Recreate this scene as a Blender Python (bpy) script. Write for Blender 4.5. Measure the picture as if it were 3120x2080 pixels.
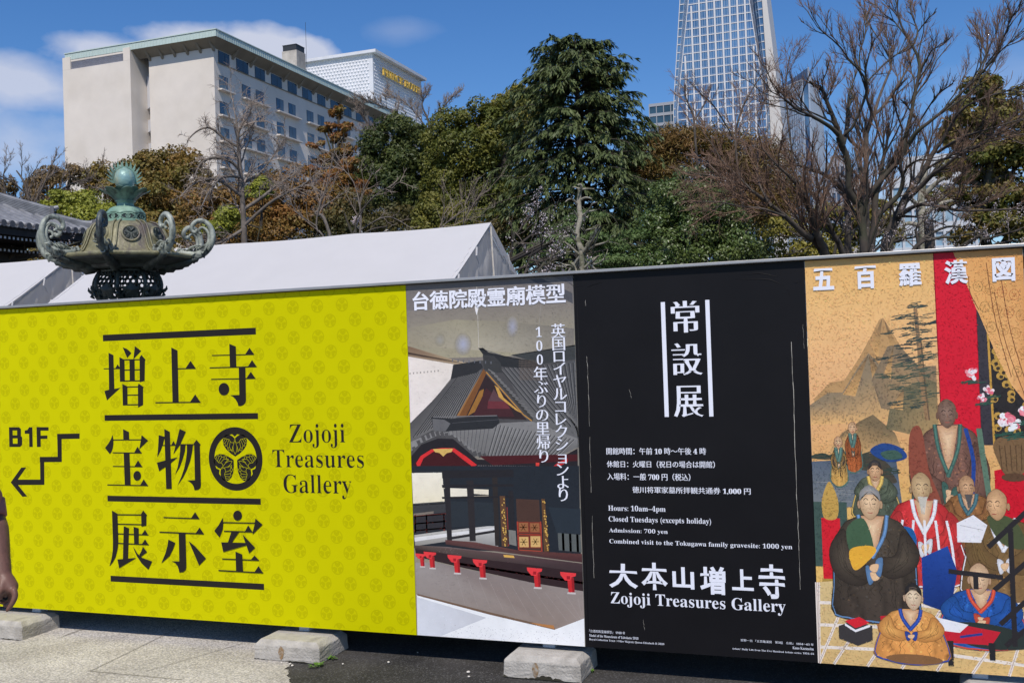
import bpy, bmesh, math, random
import numpy as np
from mathutils import Vector, Matrix
from math import sin, cos, pi, radians, sqrt, atan, atan2, exp

for _o in list(bpy.data.objects):
    bpy.data.objects.remove(_o, do_unlink=True)
SC = bpy.context.scene
COL = SC.collection

# ---------------------------------------------------------------- camera
FPX = 3120.0                      # focal length in photo pixels (photo is 3120 x 2080)
YAW, PITCH, ROLL, CAMH = radians(20.03), atan(41 / 3120), 0.033, 1.555
_r0 = Vector((cos(YAW), sin(YAW), 0)); _f0 = Vector((-sin(YAW), cos(YAW), 0)); _u0 = Vector((0, 0, 1))
FW = _f0 * cos(PITCH) + _u0 * sin(PITCH)
_u1 = _u0 * cos(PITCH) - _f0 * sin(PITCH)
XC = _r0 * cos(ROLL) - _u1 * sin(ROLL)
YC = _r0 * sin(ROLL) + _u1 * cos(ROLL)
CAMP = Vector((0, 0, CAMH))
_cd = bpy.data.cameras.new('camera')
_cd.sensor_fit = 'HORIZONTAL'; _cd.sensor_width = 36.0; _cd.lens = 36.0
_cd.clip_start = 0.05; _cd.clip_end = 5000
CAM = bpy.data.objects.new('camera', _cd); COL.objects.link(CAM)
CAM.matrix_world = Matrix(((XC.x, YC.x, -FW.x, 0), (XC.y, YC.y, -FW.y, 0), (XC.z, YC.z, -FW.z, CAMH), (0, 0, 0, 1)))
SC.camera = CAM

# ---------------------------------------------------------------- light
SUN_TO = Vector((0.16, -0.58, 0.80)).normalized()      # towards the sun: high, behind the photographer
_sl = bpy.data.lights.new('sun', 'SUN'); _sl.energy = 3.8; _sl.angle = radians(0.53); _sl.color = (1.0, 0.935, 0.85)
SUN = bpy.data.objects.new('sun', _sl); COL.objects.link(SUN)
SUN.rotation_euler = SUN_TO.to_track_quat('Z', 'Y').to_euler(); SUN.location = (0, -10, 30)

WORLD = bpy.data.worlds.new('World'); SC.world = WORLD; WORLD.use_nodes = True
def _world():
    nt = WORLD.node_tree; N = nt.nodes; L = nt.links; N.clear()
    out = N.new('ShaderNodeOutputWorld'); bg = N.new('ShaderNodeBackground'); bg.inputs['Strength'].default_value = 0.085
    sky = N.new('ShaderNodeTexSky'); sky.sky_type = 'NISHITA'; sky.sun_disc = False
    sky.sun_elevation = math.asin(SUN_TO.z); sky.sun_rotation = atan2(SUN_TO.x, SUN_TO.y)
    sky.altitude = 30; sky.air_density = 1.0; sky.dust_density = 0.25; sky.ozone_density = 4.6
    tc = N.new('ShaderNodeTexCoord')
    hs = N.new('ShaderNodeHueSaturation'); hs.inputs['Saturation'].default_value = 1.25; hs.inputs['Value'].default_value = 1.40; hs.inputs['Hue'].default_value = 0.508
    L.new(sky.outputs[0], hs.inputs['Color'])
    # clouds live in sky directions: azimuth / elevation, broken by noise
    sep = N.new('ShaderNodeSeparateXYZ'); L.new(tc.outputs['Generated'], sep.inputs[0])
    def m(op, a, b=None, c=None):
        n = N.new('ShaderNodeMath'); n.operation = op
        for i, v in enumerate((a, b, c)):
            if v is None: continue
            if isinstance(v, (int, float)): n.inputs[i].default_value = v
            else: L.new(v, n.inputs[i])
        return n.outputs[0]
    az = m('ARCTAN2', sep.outputs[0], sep.outputs[1]); el = m('ARCSINE', sep.outputs[2])
    nz = N.new('ShaderNodeTexNoise'); nz.inputs['Scale'].default_value = 6.0; nz.inputs['Detail'].default_value = 7; nz.inputs['Roughness'].default_value = 0.52
    mp = N.new('ShaderNodeMapping'); mp.inputs['Scale'].default_value = (1, 1, 1.7); L.new(tc.outputs['Generated'], mp.inputs[0]); L.new(mp.outputs[0], nz.inputs['Vector'])
    nz2 = N.new('ShaderNodeTexNoise'); nz2.inputs['Scale'].default_value = 22.0; nz2.inputs['Detail'].default_value = 8; L.new(mp.outputs[0], nz2.inputs['Vector'])
    n1 = m('MULTIPLY', m('SUBTRACT', nz.outputs[0], 0.5), 1.9); n2 = m('MULTIPLY', m('SUBTRACT', nz2.outputs[0], 0.5), 0.85)
    wob = m('ADD', n1, n2)
    total = None
    for (a0, e0, ra, re, amp, soft) in CLOUDS:
        da = m('DIVIDE', m('SUBTRACT', az, a0), ra); de = m('DIVIDE', m('SUBTRACT', el, e0), re)
        d = m('SQRT', m('ADD', m('MULTIPLY', da, da), m('MULTIPLY', de, de)))
        v = m('MULTIPLY', m('SUBTRACT', m('ADD', 1.0, wob), d), 1.0 / soft)
        n = N.new('ShaderNodeClamp'); L.new(v, n.inputs[0])
        v = m('MULTIPLY', n.outputs[0], amp)
        total = v if total is None else m('MAXIMUM', total, v)
    mx = N.new('ShaderNodeMix'); mx.data_type = 'RGBA'
    L.new(total, mx.inputs['Factor']); L.new(hs.outputs[0], mx.inputs[6]); mx.inputs[7].default_value = (8.3, 8.5, 9.6, 1)
    L.new(mx.outputs[2], bg.inputs['Color']); L.new(bg.outputs[0], out.inputs[0])
def _azel(px, py):
    d = (FW + XC * ((px - 1560) / FPX) - YC * ((py - 1040) / FPX)).normalized()
    return atan2(d.x, d.y), math.asin(d.z)
CLOUDS = []
for (px, py, rx, ry, amp, soft) in [(120, 270, 250, 90, .70, .75), (340, 165, 190, 66, .74, .55), (560, 118, 190, 66, .76, .5), (790, 150, 190, 76, .8, .5),
                                    (60, 430, 260, 120, .55, .8), (900, 165, 120, 60, .75, .4), (1220, 95, 120, 40, .16, .9), (2700, 640, 420, 160, .55, 1.0), (3200, 330, 260, 190, .3, 1.0),
                                    (-300, 350, 300, 150, .7, .5)]:
    _a, _e = _azel(px, py)
    CLOUDS.append((_a, _e, rx / FPX * 1.06, ry / FPX * 1.06, amp, soft))
_world()
SC.view_settings.view_transform = 'Standard'; SC.view_settings.look = 'None'
SC.view_settings.exposure = 0.0; SC.view_settings.gamma = 1.0; SC.view_settings.use_curve_mapping = False
try:
    SC.cycles.max_bounces = 6; SC.cycles.diffuse_bounces = 2; SC.cycles.glossy_bounces = 3; SC.cycles.transmission_bounces = 4
    SC.cycles.use_denoising = True
except Exception: pass

# ---------------------------------------------------------------- helpers
RND = random.Random(11)
def ray(x, y): return FW + XC * ((x - 1560) / FPX) - YC * ((y - 1040) / FPX)
def onY(x, y, Y): d = ray(x, y); return CAMP + d * (Y / d.y)
def onX(x, y, X): d = ray(x, y); return CAMP + d * (X / d.x)
def onZ(x, y, Z): d = ray(x, y); return CAMP + d * ((Z - CAMH) / d.z)
def at(x, y, D): return CAMP + ray(x, y) * D
def lin(c):
    c /= 255.0
    return c / 12.92 if c <= 0.04045 else ((c + 0.055) / 1.055) ** 2.4
def rgb(r, g, b): return (lin(r), lin(g), lin(b), 1)

class MB:
    """collects vertices and faces, then links them as ONE mesh object"""
    def __init__(s): s.v = []; s.f = []; s.m = []; s.c = []; s.usec = False
    def add(s, vs, fs, mat=0, col=None):
        o = len(s.v); s.v.extend([tuple(v) for v in vs])
        for f in fs:
            s.f.append(tuple(i + o for i in f)); s.m.append(mat); s.c.append(col)
        if col is not None: s.usec = True
    def box(s, c, d, mat=0, rot=None, bev=0.0):
        hx, hy, hz = d[0] / 2, d[1] / 2, d[2] / 2
        if bev <= 0:
            P = [Vector((x * hx, y * hy, z * hz)) for z in (-1, 1) for (x, y) in ((-1, -1), (1, -1), (1, 1), (-1, 1))]
            Fs = [(3, 2, 1, 0), (4, 5, 6, 7), (0, 1, 5, 4), (1, 2, 6, 5), (2, 3, 7, 6), (3, 0, 4, 7)]
        else:
            bm = bmesh.new(); bmesh.ops.create_cube(bm, size=1)
            for v in bm.verts: v.co = Vector((v.co.x * d[0], v.co.y * d[1], v.co.z * d[2]))
            bmesh.ops.bevel(bm, geom=bm.edges[:], offset=bev, segments=2, affect='EDGES', profile=0.5)
            bm.verts.index_update(); P = [v.co.copy() for v in bm.verts]; Fs = [[v.index for v in f.verts] for f in bm.faces]; bm.free()
        if rot is not None: P = [rot @ p for p in P]
        s.add([p + Vector(c) for p in P], Fs, mat)
    def hexa(s, P, mat=0):        # 8 corners: bottom 4 ccw, top 4 ccw
        s.add(P, [(3, 2, 1, 0), (4, 5, 6, 7), (0, 1, 5, 4), (1, 2, 6, 5), (2, 3, 7, 6), (3, 0, 4, 7)], mat)
    def tube(s, path, rad, n=6, mat=0, cap=True, flat=None):
        path = [Vector(p) for p in path]; k = len(path)
        if isinstance(rad, (int, float)): rad = [rad] * k
        up = None; rings = []
        for i, p in enumerate(path):
            t = (path[min(i + 1, k - 1)] - path[max(i - 1, 0)])
            if t.length < 1e-9: t = Vector((0, 0, 1))
            t.normalize()
            if up is None:
                a = Vector((0, 0, 1)) if abs(t.z) < 0.9 else Vector((1, 0, 0)); up = (a - t * a.dot(t)).normalized()
            else:
                up = up - t * up.dot(t)
                if up.length < 1e-6: up = Vector((1, 0, 0)) - t * t.x
                up.normalize()
            b = t.cross(up)
            rings.append([p + (up * cos(2 * pi * j / n) + b * sin(2 * pi * j / n)) * rad[i] for j in range(n)])
        vs = [v for r in rings for v in r]; fs = []
        for i in range(k - 1):
            for j in range(n):
                a = i * n + j; b2 = i * n + (j + 1) % n
                fs.append((a, b2, b2 + n, a + n))
        if cap: fs.append(tuple(range(n - 1, -1, -1))); fs.append(tuple((k - 1) * n + j for j in range(n)))
        s.add(vs, fs, mat)
    def lathe(s, prof, n=24, c=(0, 0, 0), mat=0, rmod=None):
        vs = []; fs = []; k = len(prof); c = Vector(c)
        for i, (r, z) in enumerate(prof):
            for j in range(n):
                a = 2 * pi * j / n; rr = r if rmod is None else r * rmod(a, i)
                vs.append(c + Vector((rr * cos(a), rr * sin(a), z)))
        for i in range(k - 1):
            for j in range(n):
                fs.append((i * n + j, i * n + (j + 1) % n, (i + 1) * n + (j + 1) % n, (i + 1) * n + j))
        fs.append(tuple(range(n - 1, -1, -1))); fs.append(tuple((k - 1) * n + j for j in range(n)))
        s.add(vs, fs, mat)
    def prism(s, poly, fn, d0, d1, mat=0):
        """poly: 2d points; fn(u, v, d) -> point"""
        n = len(poly); vs = [fn(u, v, d0) for u, v in poly] + [fn(u, v, d1) for u, v in poly]
        fs = [tuple(range(n - 1, -1, -1)), tuple(range(n, 2 * n))] + [(i, (i + 1) % n, n + (i + 1) % n, n + i) for i in range(n)]
        s.add(vs, fs, mat)
    def build(s, name, mats, parent=None, smooth=False, origin=None):
        me = bpy.data.meshes.new(name)
        vs = s.v
        if origin is not None:
            ox, oy, oz = origin; vs = [(x - ox, y - oy, z - oz) for x, y, z in vs]
        me.from_pydata(vs, [], s.f)
        if not isinstance(mats, (list, tuple)): mats = [mats]
        for mm in mats: me.materials.append(mm)
        if any(s.m): me.polygons.foreach_set('material_index', s.m)
        if smooth: me.polygons.foreach_set('use_smooth', [True] * len(s.f))
        if s.usec:
            at_ = me.color_attributes.new('Col', 'FLOAT_COLOR', 'CORNER'); data = []
            for f, c in zip(s.f, s.c):
                c = c or (1, 1, 1, 1)
                if isinstance(c[0], (tuple, list)):
                    for cc in c: data.extend(cc)
                else: data.extend(tuple(c) * len(f))
            at_.data.foreach_set('color', data)
        me.update()
        o = bpy.data.objects.new(name, me); COL.objects.link(o)
        if parent is not None:
            o.parent = parent; o.matrix_parent_inverse = Matrix.Translation(parent.location).inverted() if origin is None else Matrix()
        elif origin is not None: o.location = origin
        return o

def np_mesh(name, V, Fq, mat, parent=None, tint=None, smooth=False, tri=False):
    """V (n,3) array; Fq (m,4) or (m,3) array; tint: per-face scalar stored as colour attribute"""
    me = bpy.data.meshes.new(name); k = Fq.shape[1]
    me.vertices.add(len(V)); me.vertices.foreach_set('co', np.ascontiguousarray(V, dtype=np.float32).ravel())
    m = len(Fq); me.loops.add(m * k); me.polygons.add(m)
    me.loops.foreach_set('vertex_index', np.ascontiguousarray(Fq, dtype=np.int32).ravel())
    me.polygons.foreach_set('loop_start', np.arange(0, m * k, k, dtype=np.int32))
    if smooth: me.polygons.foreach_set('use_smooth', np.ones(m, dtype=bool))
    me.materials.append(mat)
    if tint is not None:
        a = me.attributes.new('tint', 'FLOAT', 'FACE'); a.data.foreach_set('value', np.ascontiguousarray(tint, dtype=np.float32))
    me.update(calc_edges=True); me.validate()
    o = bpy.data.objects.new(name, me); COL.objects.link(o)
    if parent is not None:
        o.parent = parent; o.matrix_parent_inverse = Matrix.Translation(parent.location).inverted()
    return o

def thing(name, loc, label, cat, group=None):
    o = bpy.data.objects.new(name, None); COL.objects.link(o); o.location = loc; o.empty_display_size = 0.2
    return tag(o, label, cat, group)
def tag(o, label, cat, group=None):
    o['label'] = label; o['category'] = cat
    if group: o['group'] = group
    return o
def struct(o): o['kind'] = 'structure'; return o

# ---------------------------------------------------------------- materials
def mat(name, col, rough=0.6, var=0.12, scale=6.0, bump=0.0, bscale=None, metal=0.0, spec=0.5, col2=None, c2scale=2.0, c2lo=0.45, c2hi=0.65, attr=False, tint=None, detail=6, coord='Object'):
    m = bpy.data.materials.new(name); m.use_nodes = True; nt = m.node_tree; N = nt.nodes; L = nt.links
    b = N['Principled BSDF']; b.inputs['Roughness'].default_value = rough; b.inputs['Metallic'].default_value = metal
    b.inputs['Specular IOR Level'].default_value = spec
    tc = N.new('ShaderNodeTexCoord')
    def noise(sc, det=6, w=0.5):
        n = N.new('ShaderNodeTexNoise'); n.inputs['Scale'].default_value = sc; n.inputs['Detail'].default_value = det; n.inputs['Roughness'].default_value = w
        L.new(tc.outputs[coord], n.inputs['Vector']); return n.outputs[0]
    def mixc(f, a, bb, mode='MIX'):
        n = N.new('ShaderNodeMix'); n.data_type = 'RGBA'; n.blend_type = mode
        for s_, v in ((n.inputs['Factor'], f), (n.inputs[6], a), (n.inputs[7], bb)):
            if isinstance(v, (tuple, list)): s_.default_value = v if len(v) == 4 else (*v, 1)
            elif isinstance(v, (int, float)): s_.default_value = v
            else: L.new(v, s_)
        return n.outputs[2]
    def mr(v, a, bb, c, d):
        n = N.new('ShaderNodeMapRange'); n.inputs[1].default_value = a; n.inputs[2].default_value = bb; n.inputs[3].default_value = c; n.inputs[4].default_value = d
        L.new(v, n.inputs[0]); return n.outputs[0]
    base = tuple(col) if len(col) == 4 else (*col, 1)
    if attr:
        a = N.new('ShaderNodeAttribute'); a.attribute_name = 'Col'; base = a.outputs['Color']
    if col2 is not None:
        base = mixc(mr(noise(c2scale, 8, 0.6), c2lo, c2hi, 0, 1), base, col2)
    if tint is not None:      # per-face natural variation between leaves: tint 0..1 blends to another leaf colour
        a = N.new('ShaderNodeAttribute'); a.attribute_name = 'tint'
        base = mixc(a.outputs['Fac'], base, tint)
    if var > 0:
        v = mr(noise(scale, detail), 0.25, 0.75, 1 - var, 1 + var)
        n = N.new('ShaderNodeMix'); n.data_type = 'RGBA'; n.blend_type = 'MULTIPLY'; n.inputs['Factor'].default_value = 1
        if isinstance(base, tuple): n.inputs[6].default_value = base
        else: L.new(base, n.inputs[6])
        cb = N.new('ShaderNodeCombineColor'); [L.new(v, cb.inputs[i]) for i in range(3)]
        L.new(cb.outputs[0], n.inputs[7]); base = n.outputs[2]
    if isinstance(base, tuple): b.inputs['Base Color'].default_value = base
    else: L.new(base, b.inputs['Base Color'])
    if bump > 0:
        bp = N.new('ShaderNodeBump'); bp.inputs['Strength'].default_value = bump; bp.inputs['Distance'].default_value = 0.02
        L.new(noise(bscale or scale * 6, 5), bp.inputs['Height']); L.new(bp.outputs[0], b.inputs['Normal'])
    return m
def simple_glass(name, col, rough=0.08):
    m = mat(name, col, rough=rough, var=0.06, scale=0.3, spec=0.9); return m
# ---------------------------------------------------------------- exhibition hoarding
YB = 4.765                         # front plane of the boards
ZB0, ZB1 = 0.138, 1.933
XP = [-6.05, -2.309, -1.412, -0.329, 0.553]
class Flat:
    """flat printed shapes on the board; every shape is laid a hair in front of the one before"""
    def __init__(s, lay0=0.0006, step=0.00007): s.mb = MB(); s.k = lay0; s.step = step
    def xz(s, pts, col=None, mat=0, cols=None, hold=False):
        if not hold: s.k += s.step
        a = sum(pts[i][0] * pts[(i + 1) % len(pts)][1] - pts[(i + 1) % len(pts)][0] * pts[i][1] for i in range(len(pts)))
        if a < 0:
            pts = pts[::-1]
            if cols: cols = cols[::-1]
        s.mb.add([(x, YB - s.k, z) for x, z in pts], [tuple(range(len(pts)))], mat, cols if cols else col)
    def px(s, pts, col=None, mat=0, cols=None, hold=False):
        P = [onY(x, y, YB) for x, y in pts]; s.xz([(p.x, p.z) for p in P], col, mat, cols, hold)
    def rect(s, tl, br, col=None, mat=0, hold=False):
        a = onY(*tl, YB); b = onY(*br, YB); s.xz([(a.x, b.z), (b.x, b.z), (b.x, a.z), (a.x, a.z)], col, mat, hold=hold)
    def line(s, pts, w, col=None, mat=0, w2=None, hold=True):
        """pts in (X, Z) metres"""
        for i in range(len(pts) - 1):
            (x0, z0), (x1, z1) = pts[i], pts[i + 1]; dx, dz = x1 - x0, z1 - z0; l = sqrt(dx * dx + dz * dz) or 1
            nx, nz = -dz / l * w / 2, dx / l * w / 2
            s.xz([(x0 - nx, z0 - nz), (x1 - nx, z1 - nz), (x1 + nx, z1 + nz), (x0 + nx, z0 + nz)], col, mat, hold=hold or i > 0)
    def pline(s, pts, w, col=None, mat=0, hold=True):
        P = [onY(x, y, YB) for x, y in pts]; s.line([(p.x, p.z) for p in P], w, col, mat, hold=hold)

_textcache = {}
def text2d(string, dx=0.0, dy=0.0, res=3):
    """outline text as triangles; dx / dy fatten or thin the upright and level strokes"""
    key = (string, dx, dy)
    if key in _textcache: return _textcache[key]
    c = bpy.data.curves.new('tmp_text', 'FONT'); c.body = string; c.size = 1.0; c.resolution_u = res; c.fill_mode = 'FRONT'
    o = bpy.data.objects.new('tmp_text', c); COL.objects.link(o)
    dg = bpy.context.evaluated_depsgraph_get(); dg.update()
    me = o.evaluated_get(dg).to_mesh()
    V = np.array([(v.co.x, v.co.y) for v in me.vertices]); Fc = [tuple(p.vertices) for p in me.polygons]
    o.evaluated_get(dg).to_mesh_clear(); bpy.data.objects.remove(o); bpy.data.curves.remove(c)
    # weld identical points, orient faces, move the outline
    q = {}; idx = []
    U = []
    for p in V:
        k = (round(p[0], 5), round(p[1], 5))
        if k not in q: q[k] = len(U); U.append(p)
        idx.append(q[k])
    U = np.array(U); F2 = []
    for f in Fc:
        f = tuple(idx[i] for i in f)
        if len(set(f)) < 3: continue
        a = sum(U[f[i]][0] * U[f[(i + 1) % len(f)]][1] - U[f[(i + 1) % len(f)]][0] * U[f[i]][1] for i in range(len(f)))
        F2.append(f if a > 0 else f[::-1])
    if dx or dy:
        cnt = {}
        for f in F2:
            for i in range(len(f)): cnt[(f[i], f[(i + 1) % len(f)])] = 1
        Nn = np.zeros_like(U); K = np.zeros(len(U))
        for (a, b) in cnt:
            if (b, a) in cnt: continue
            d = U[b] - U[a]; l = np.hypot(*d)
            if l < 1e-9: continue
            n = np.array([d[1], -d[0]]) / l
            Nn[a] += n; Nn[b] += n; K[a] += 1; K[b] += 1
        L_ = np.hypot(Nn[:, 0], Nn[:, 1]); ok = L_ > 1e-6
        Nn[ok] /= L_[ok][:, None]
        mit = np.ones(len(U)); mit[ok] = np.minimum(2.0 / np.maximum(L_[ok], 0.9), 1.5)
        U = U + Nn * mit[:, None] * np.array([dx, dy])
    _textcache[key] = (U, F2); return U, F2
def mathbold(s):
    r = ''
    for ch in s:
        if 'A' <= ch <= 'Z': r += chr(0x1d400 + ord(ch) - 65)
        elif 'a' <= ch <= 'z': r += chr(0x1d41a + ord(ch) - 97)
        elif '0' <= ch <= '9': r += chr(0x1d7ce + ord(ch) - 48)
        else: r += ch
    return r
def put_text(mb, string, tl, br, dx=0, dy=0, col=None, mat=0, k=0.0012, serif=True):
    U, F2 = text2d(mathbold(string) if serif else string, dx, dy)
    a = onY(*tl, YB); b = onY(*br, YB)
    x0, y0 = U.min(0); x1, y1 = U.max(0)
    sx = (b.x - a.x) / (x1 - x0); sy = (a.z - b.z) / (y1 - y0)
    mb.add([(a.x + (p[0] - x0) * sx, YB - k, b.z + (p[1] - y0) * sy) for p in U], F2, mat, col)
def put_glyph(mb, ch, c, em, dx=0, dy=0, k=0.0012, mat=0, wide=1.0):
    U, F2 = text2d(mathbold(ch), dx, dy); p = onY(*c, YB)
    x0, y0 = U.min(0); x1, y1 = U.max(0)
    ox = (x0 + x1) / 2; oy = 0.38 if ord(ch) > 0x2000 else (y0 + y1) / 2
    mb.add([(p.x + (q[0] - ox) * em * wide, YB - k, p.z + (q[1] - oy) * em) for q in U], F2, mat)

M_yellow = mat('yellow_vinyl', (0.585, 0.555, 0.0003), rough=0.6, var=0.03, scale=2.2, spec=0.05, bump=0.02, bscale=2.5)
M_yellow_print = mat('yellow_print', (0.497, 0.467, 0.0003), rough=0.6, var=0.03, scale=2.2, spec=0.05)
M_ink = mat('dark_ink', (0.021, 0.018, 0.016), rough=0.55, var=0.1, scale=5, spec=0.1)
M_blackv = mat('black_vinyl', (0.0092, 0.0085, 0.0098), rough=0.42, var=0.15, scale=4, spec=0.16, bump=0.02, bscale=3)
M_white_ink = mat('white_ink', (0.84, 0.85, 0.93), rough=0.5, var=0.02, scale=5, spec=0.3)
M_print = mat('printed_picture', (1, 1, 1), rough=0.5, var=0.05, scale=18, spec=0.3, attr=True)
M_alu = mat('brushed_aluminium', (0.42, 0.41, 0.40), rough=0.42, var=0.1, scale=14, metal=0.6)
M_darkrail = mat('black_rubber_edge', (0.012, 0.012, 0.013), rough=0.6, var=0.1)
M_post = mat('pale_painted_steel', (0.62, 0.66, 0.74), rough=0.45, var=0.08, scale=20)
M_scratch = mat('bare_crack', (0.45, 0.42, 0.36), rough=0.7, var=0.2, scale=30)
M_back = mat('board_core', (0.5, 0.5, 0.48), rough=0.7, var=0.08)

SIGN = thing('exhibition_sign', (-2.7, YB, 0), 'long hoarding of yellow, photo, black and painted panels standing on low concrete blocks', 'sign')
def panel(name, i, m, inset=0.0012):
    mb = MB(); x0, x1 = XP[i] + inset, XP[i + 1] - inset
    mb.box(((x0 + x1) / 2, YB + 0.006, (ZB0 + ZB1) / 2), (x1 - x0, 0.012, ZB1 - ZB0), 0)
    o = mb.build(name, [m], SIGN); return o
P_yellow = panel('yellow_panel', 0, M_yellow)
P_photo = panel('photo_panel', 1, M_back)
P_black = panel('black_panel', 2, M_blackv)
P_paint = panel('painting_panel', 3, M_back)
P_end = None
# frame: top rail with a light cap, back rails, uprights
mb = MB()
mb.box(((XP[0] + 0.62) / 2, YB - 0.002, ZB1 + 0.010), (0.62 - XP[0], 0.048, 0.014), 0, bev=0.002)
mb.build('cap_rail', [M_alu], SIGN)
mb = MB(); mb.box(((XP[0] + 0.62) / 2, YB + 0.004, ZB1 + 0.0005), (0.62 - XP[0], 0.022, 0.004), 0)
mb.build('rubber_strip', [M_darkrail], SIGN)
mb = MB()
for z in (ZB0 + 0.06, 1.0, ZB1 - 0.06): mb.box(((XP[0] + 0.62) / 2, YB + 0.029, z), (0.62 - XP[0] - 0.01, 0.03, 0.05), 0)
mb.build('back_rail', [M_post], SIGN)
mb = MB(); mb.box((0.585, YB + 0.003, (ZB0 + ZB1) / 2), (0.06, 0.02, ZB1 - ZB0 - 0.004), 0); mb.build('end_stile', [M_darkrail], SIGN)
POSTX = [-4.86, -3.005, -1.615, 0.33]
for x in POSTX:
    mb = MB(); mb.box((x, YB + 0.079, (0.03 + ZB1) / 2 - 0.02), (0.064, 0.064, ZB1 - 0.08), 0, bev=0.006); mb.build('post', [M_post], SIGN)

# --- yellow panel: crest pattern, bars, characters, emblem
def heart(n=14):
    """leaf outline in the unit crest, tip towards the centre, lobes outwards (+y)"""
    L_ = [(0, .075), (.17, .17), (.33, .30), (.425, .43), (.455, .56), (.42, .68), (.33, .755), (.21, .765), (.09, .715), (0, .64)]
    return L_ + [(-x, y) for x, y in L_[-2:0:-1]]
def rot2(p, a): return (p[0] * cos(a) - p[1] * sin(a), p[0] * sin(a) + p[1] * cos(a))
def crest(fl, X, Z, R, mat=0, ring=(0.80, 1.0), seg=36, vein_mat=None, vw=0.012):
    fl.k += fl.step
    for i in range(seg):
        a, b = 2 * pi * i / seg, 2 * pi * (i + 1) / seg
        fl.xz([(X + R * r * cos(t), Z + R * r * sin(t)) for r, t in ((ring[0], a), (ring[1], a), (ring[1], b), (ring[0], b))], None, mat, hold=True)
    for k in range(3):
        a = 2 * pi * k / 3
        P = [rot2(p, a) for p in heart()]; fl.xz([(X + R * x, Z + R * y) for x, y in P], None, mat, hold=True)
    if vein_mat is not None:
        fl.k += fl.step
        for k in range(3):
            a = 2 * pi * k / 3
            def ln(pts, w=vw): fl.line([(X + R * q[0], Z + R * q[1]) for q in (rot2(p, a) for p in pts)], R * w, None, vein_mat, hold=True)
            for s_ in (1, -1):
                ln([(0.0, .64), (0.02 * s_, .58), (.02 * s_, .52)])
                ln([(.0 * s_, .56), (.05 * s_, .51), (.12 * s_, .51), (.17 * s_, .55), (.21 * s_, .61), (.30 * s_, .63), (.42 * s_, .655)])
                ln([(.0, .14), (.055 * s_, .24), (.075 * s_, .36), (.05 * s_, .46), (.03 * s_, .52)])
                ln([(.075 * s_, .33), (.14 * s_, .27), (.21 * s_, .37), (.17 * s_, .55)]); ln([(.09 * s_, .40), (.10 * s_, .22), (.19 * s_, .30)])
                ln([(.21 * s_, .37), (.27 * s_, .33), (.30 * s_, .42), (.22 * s_, .60)]); ln([(.15 * s_, .30), (.24 * s_, .25), (.27 * s_, .33)])
                ln([(.30 * s_, .42), (.36 * s_, .40), (.37 * s_, .49), (.28 * s_, .62)]); ln([(.37 * s_, .49), (.43 * s_, .50), (.40 * s_, .58), (.34 * s_, .64)])
fl = Flat(0.0003, 0.0)
_a = onY(39.8, 981.7, YB); _b = onY(98.8, 978.7, YB)
PITCHX, PITCHZ = 0.1498, 0.0815
for r in range(-1, 26):
    z = 1.8495 + PITCHZ - r * PITCHZ
    if z > ZB1 + 0.02 or z < ZB0 - 0.03: continue
    for c in range(-10, 40):
        x = -4.931 + c * PITCHX + (0.5 * PITCHX if r % 2 == 0 else 0)
        R = 0.0365
        if x < -5.9 or x > XP[1] + R * 0.6: continue
        if x + R > XP[1] or z + R > ZB1 or z - R < ZB0: 
            # cut crest at the panel edge: keep only the ring pieces inside
            for i in range(20):
                a, b2 = 2 * pi * i / 20, 2 * pi * (i + 1) / 20
                P = [(x + R * rr * cos(t), z + R * rr * sin(t)) for rr, t in ((.8, a), (1, a), (1, b2), (.8, b2))]
                if all(p[0] < XP[1] - .001 and ZB0 + .001 < p[1] < ZB1 - .001 for p in P): fl.xz(P, None, 0, hold=True)
            for kk in range(3):
                P = [rot2(p, 2 * pi * kk / 3) for p in heart()]; P = [(x + R * p[0], z + R * p[1]) for p in P]
                if all(p[0] < XP[1] - .001 and ZB0 + .001 < p[1] < ZB1 - .001 for p in P): fl.xz(P, None, 0, hold=True)
            continue
        crest(fl, x, z, R, 0, (0.83, 1.0), 20)
fl.mb.build('crest_pattern', [M_yellow_print], P_yellow)

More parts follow.
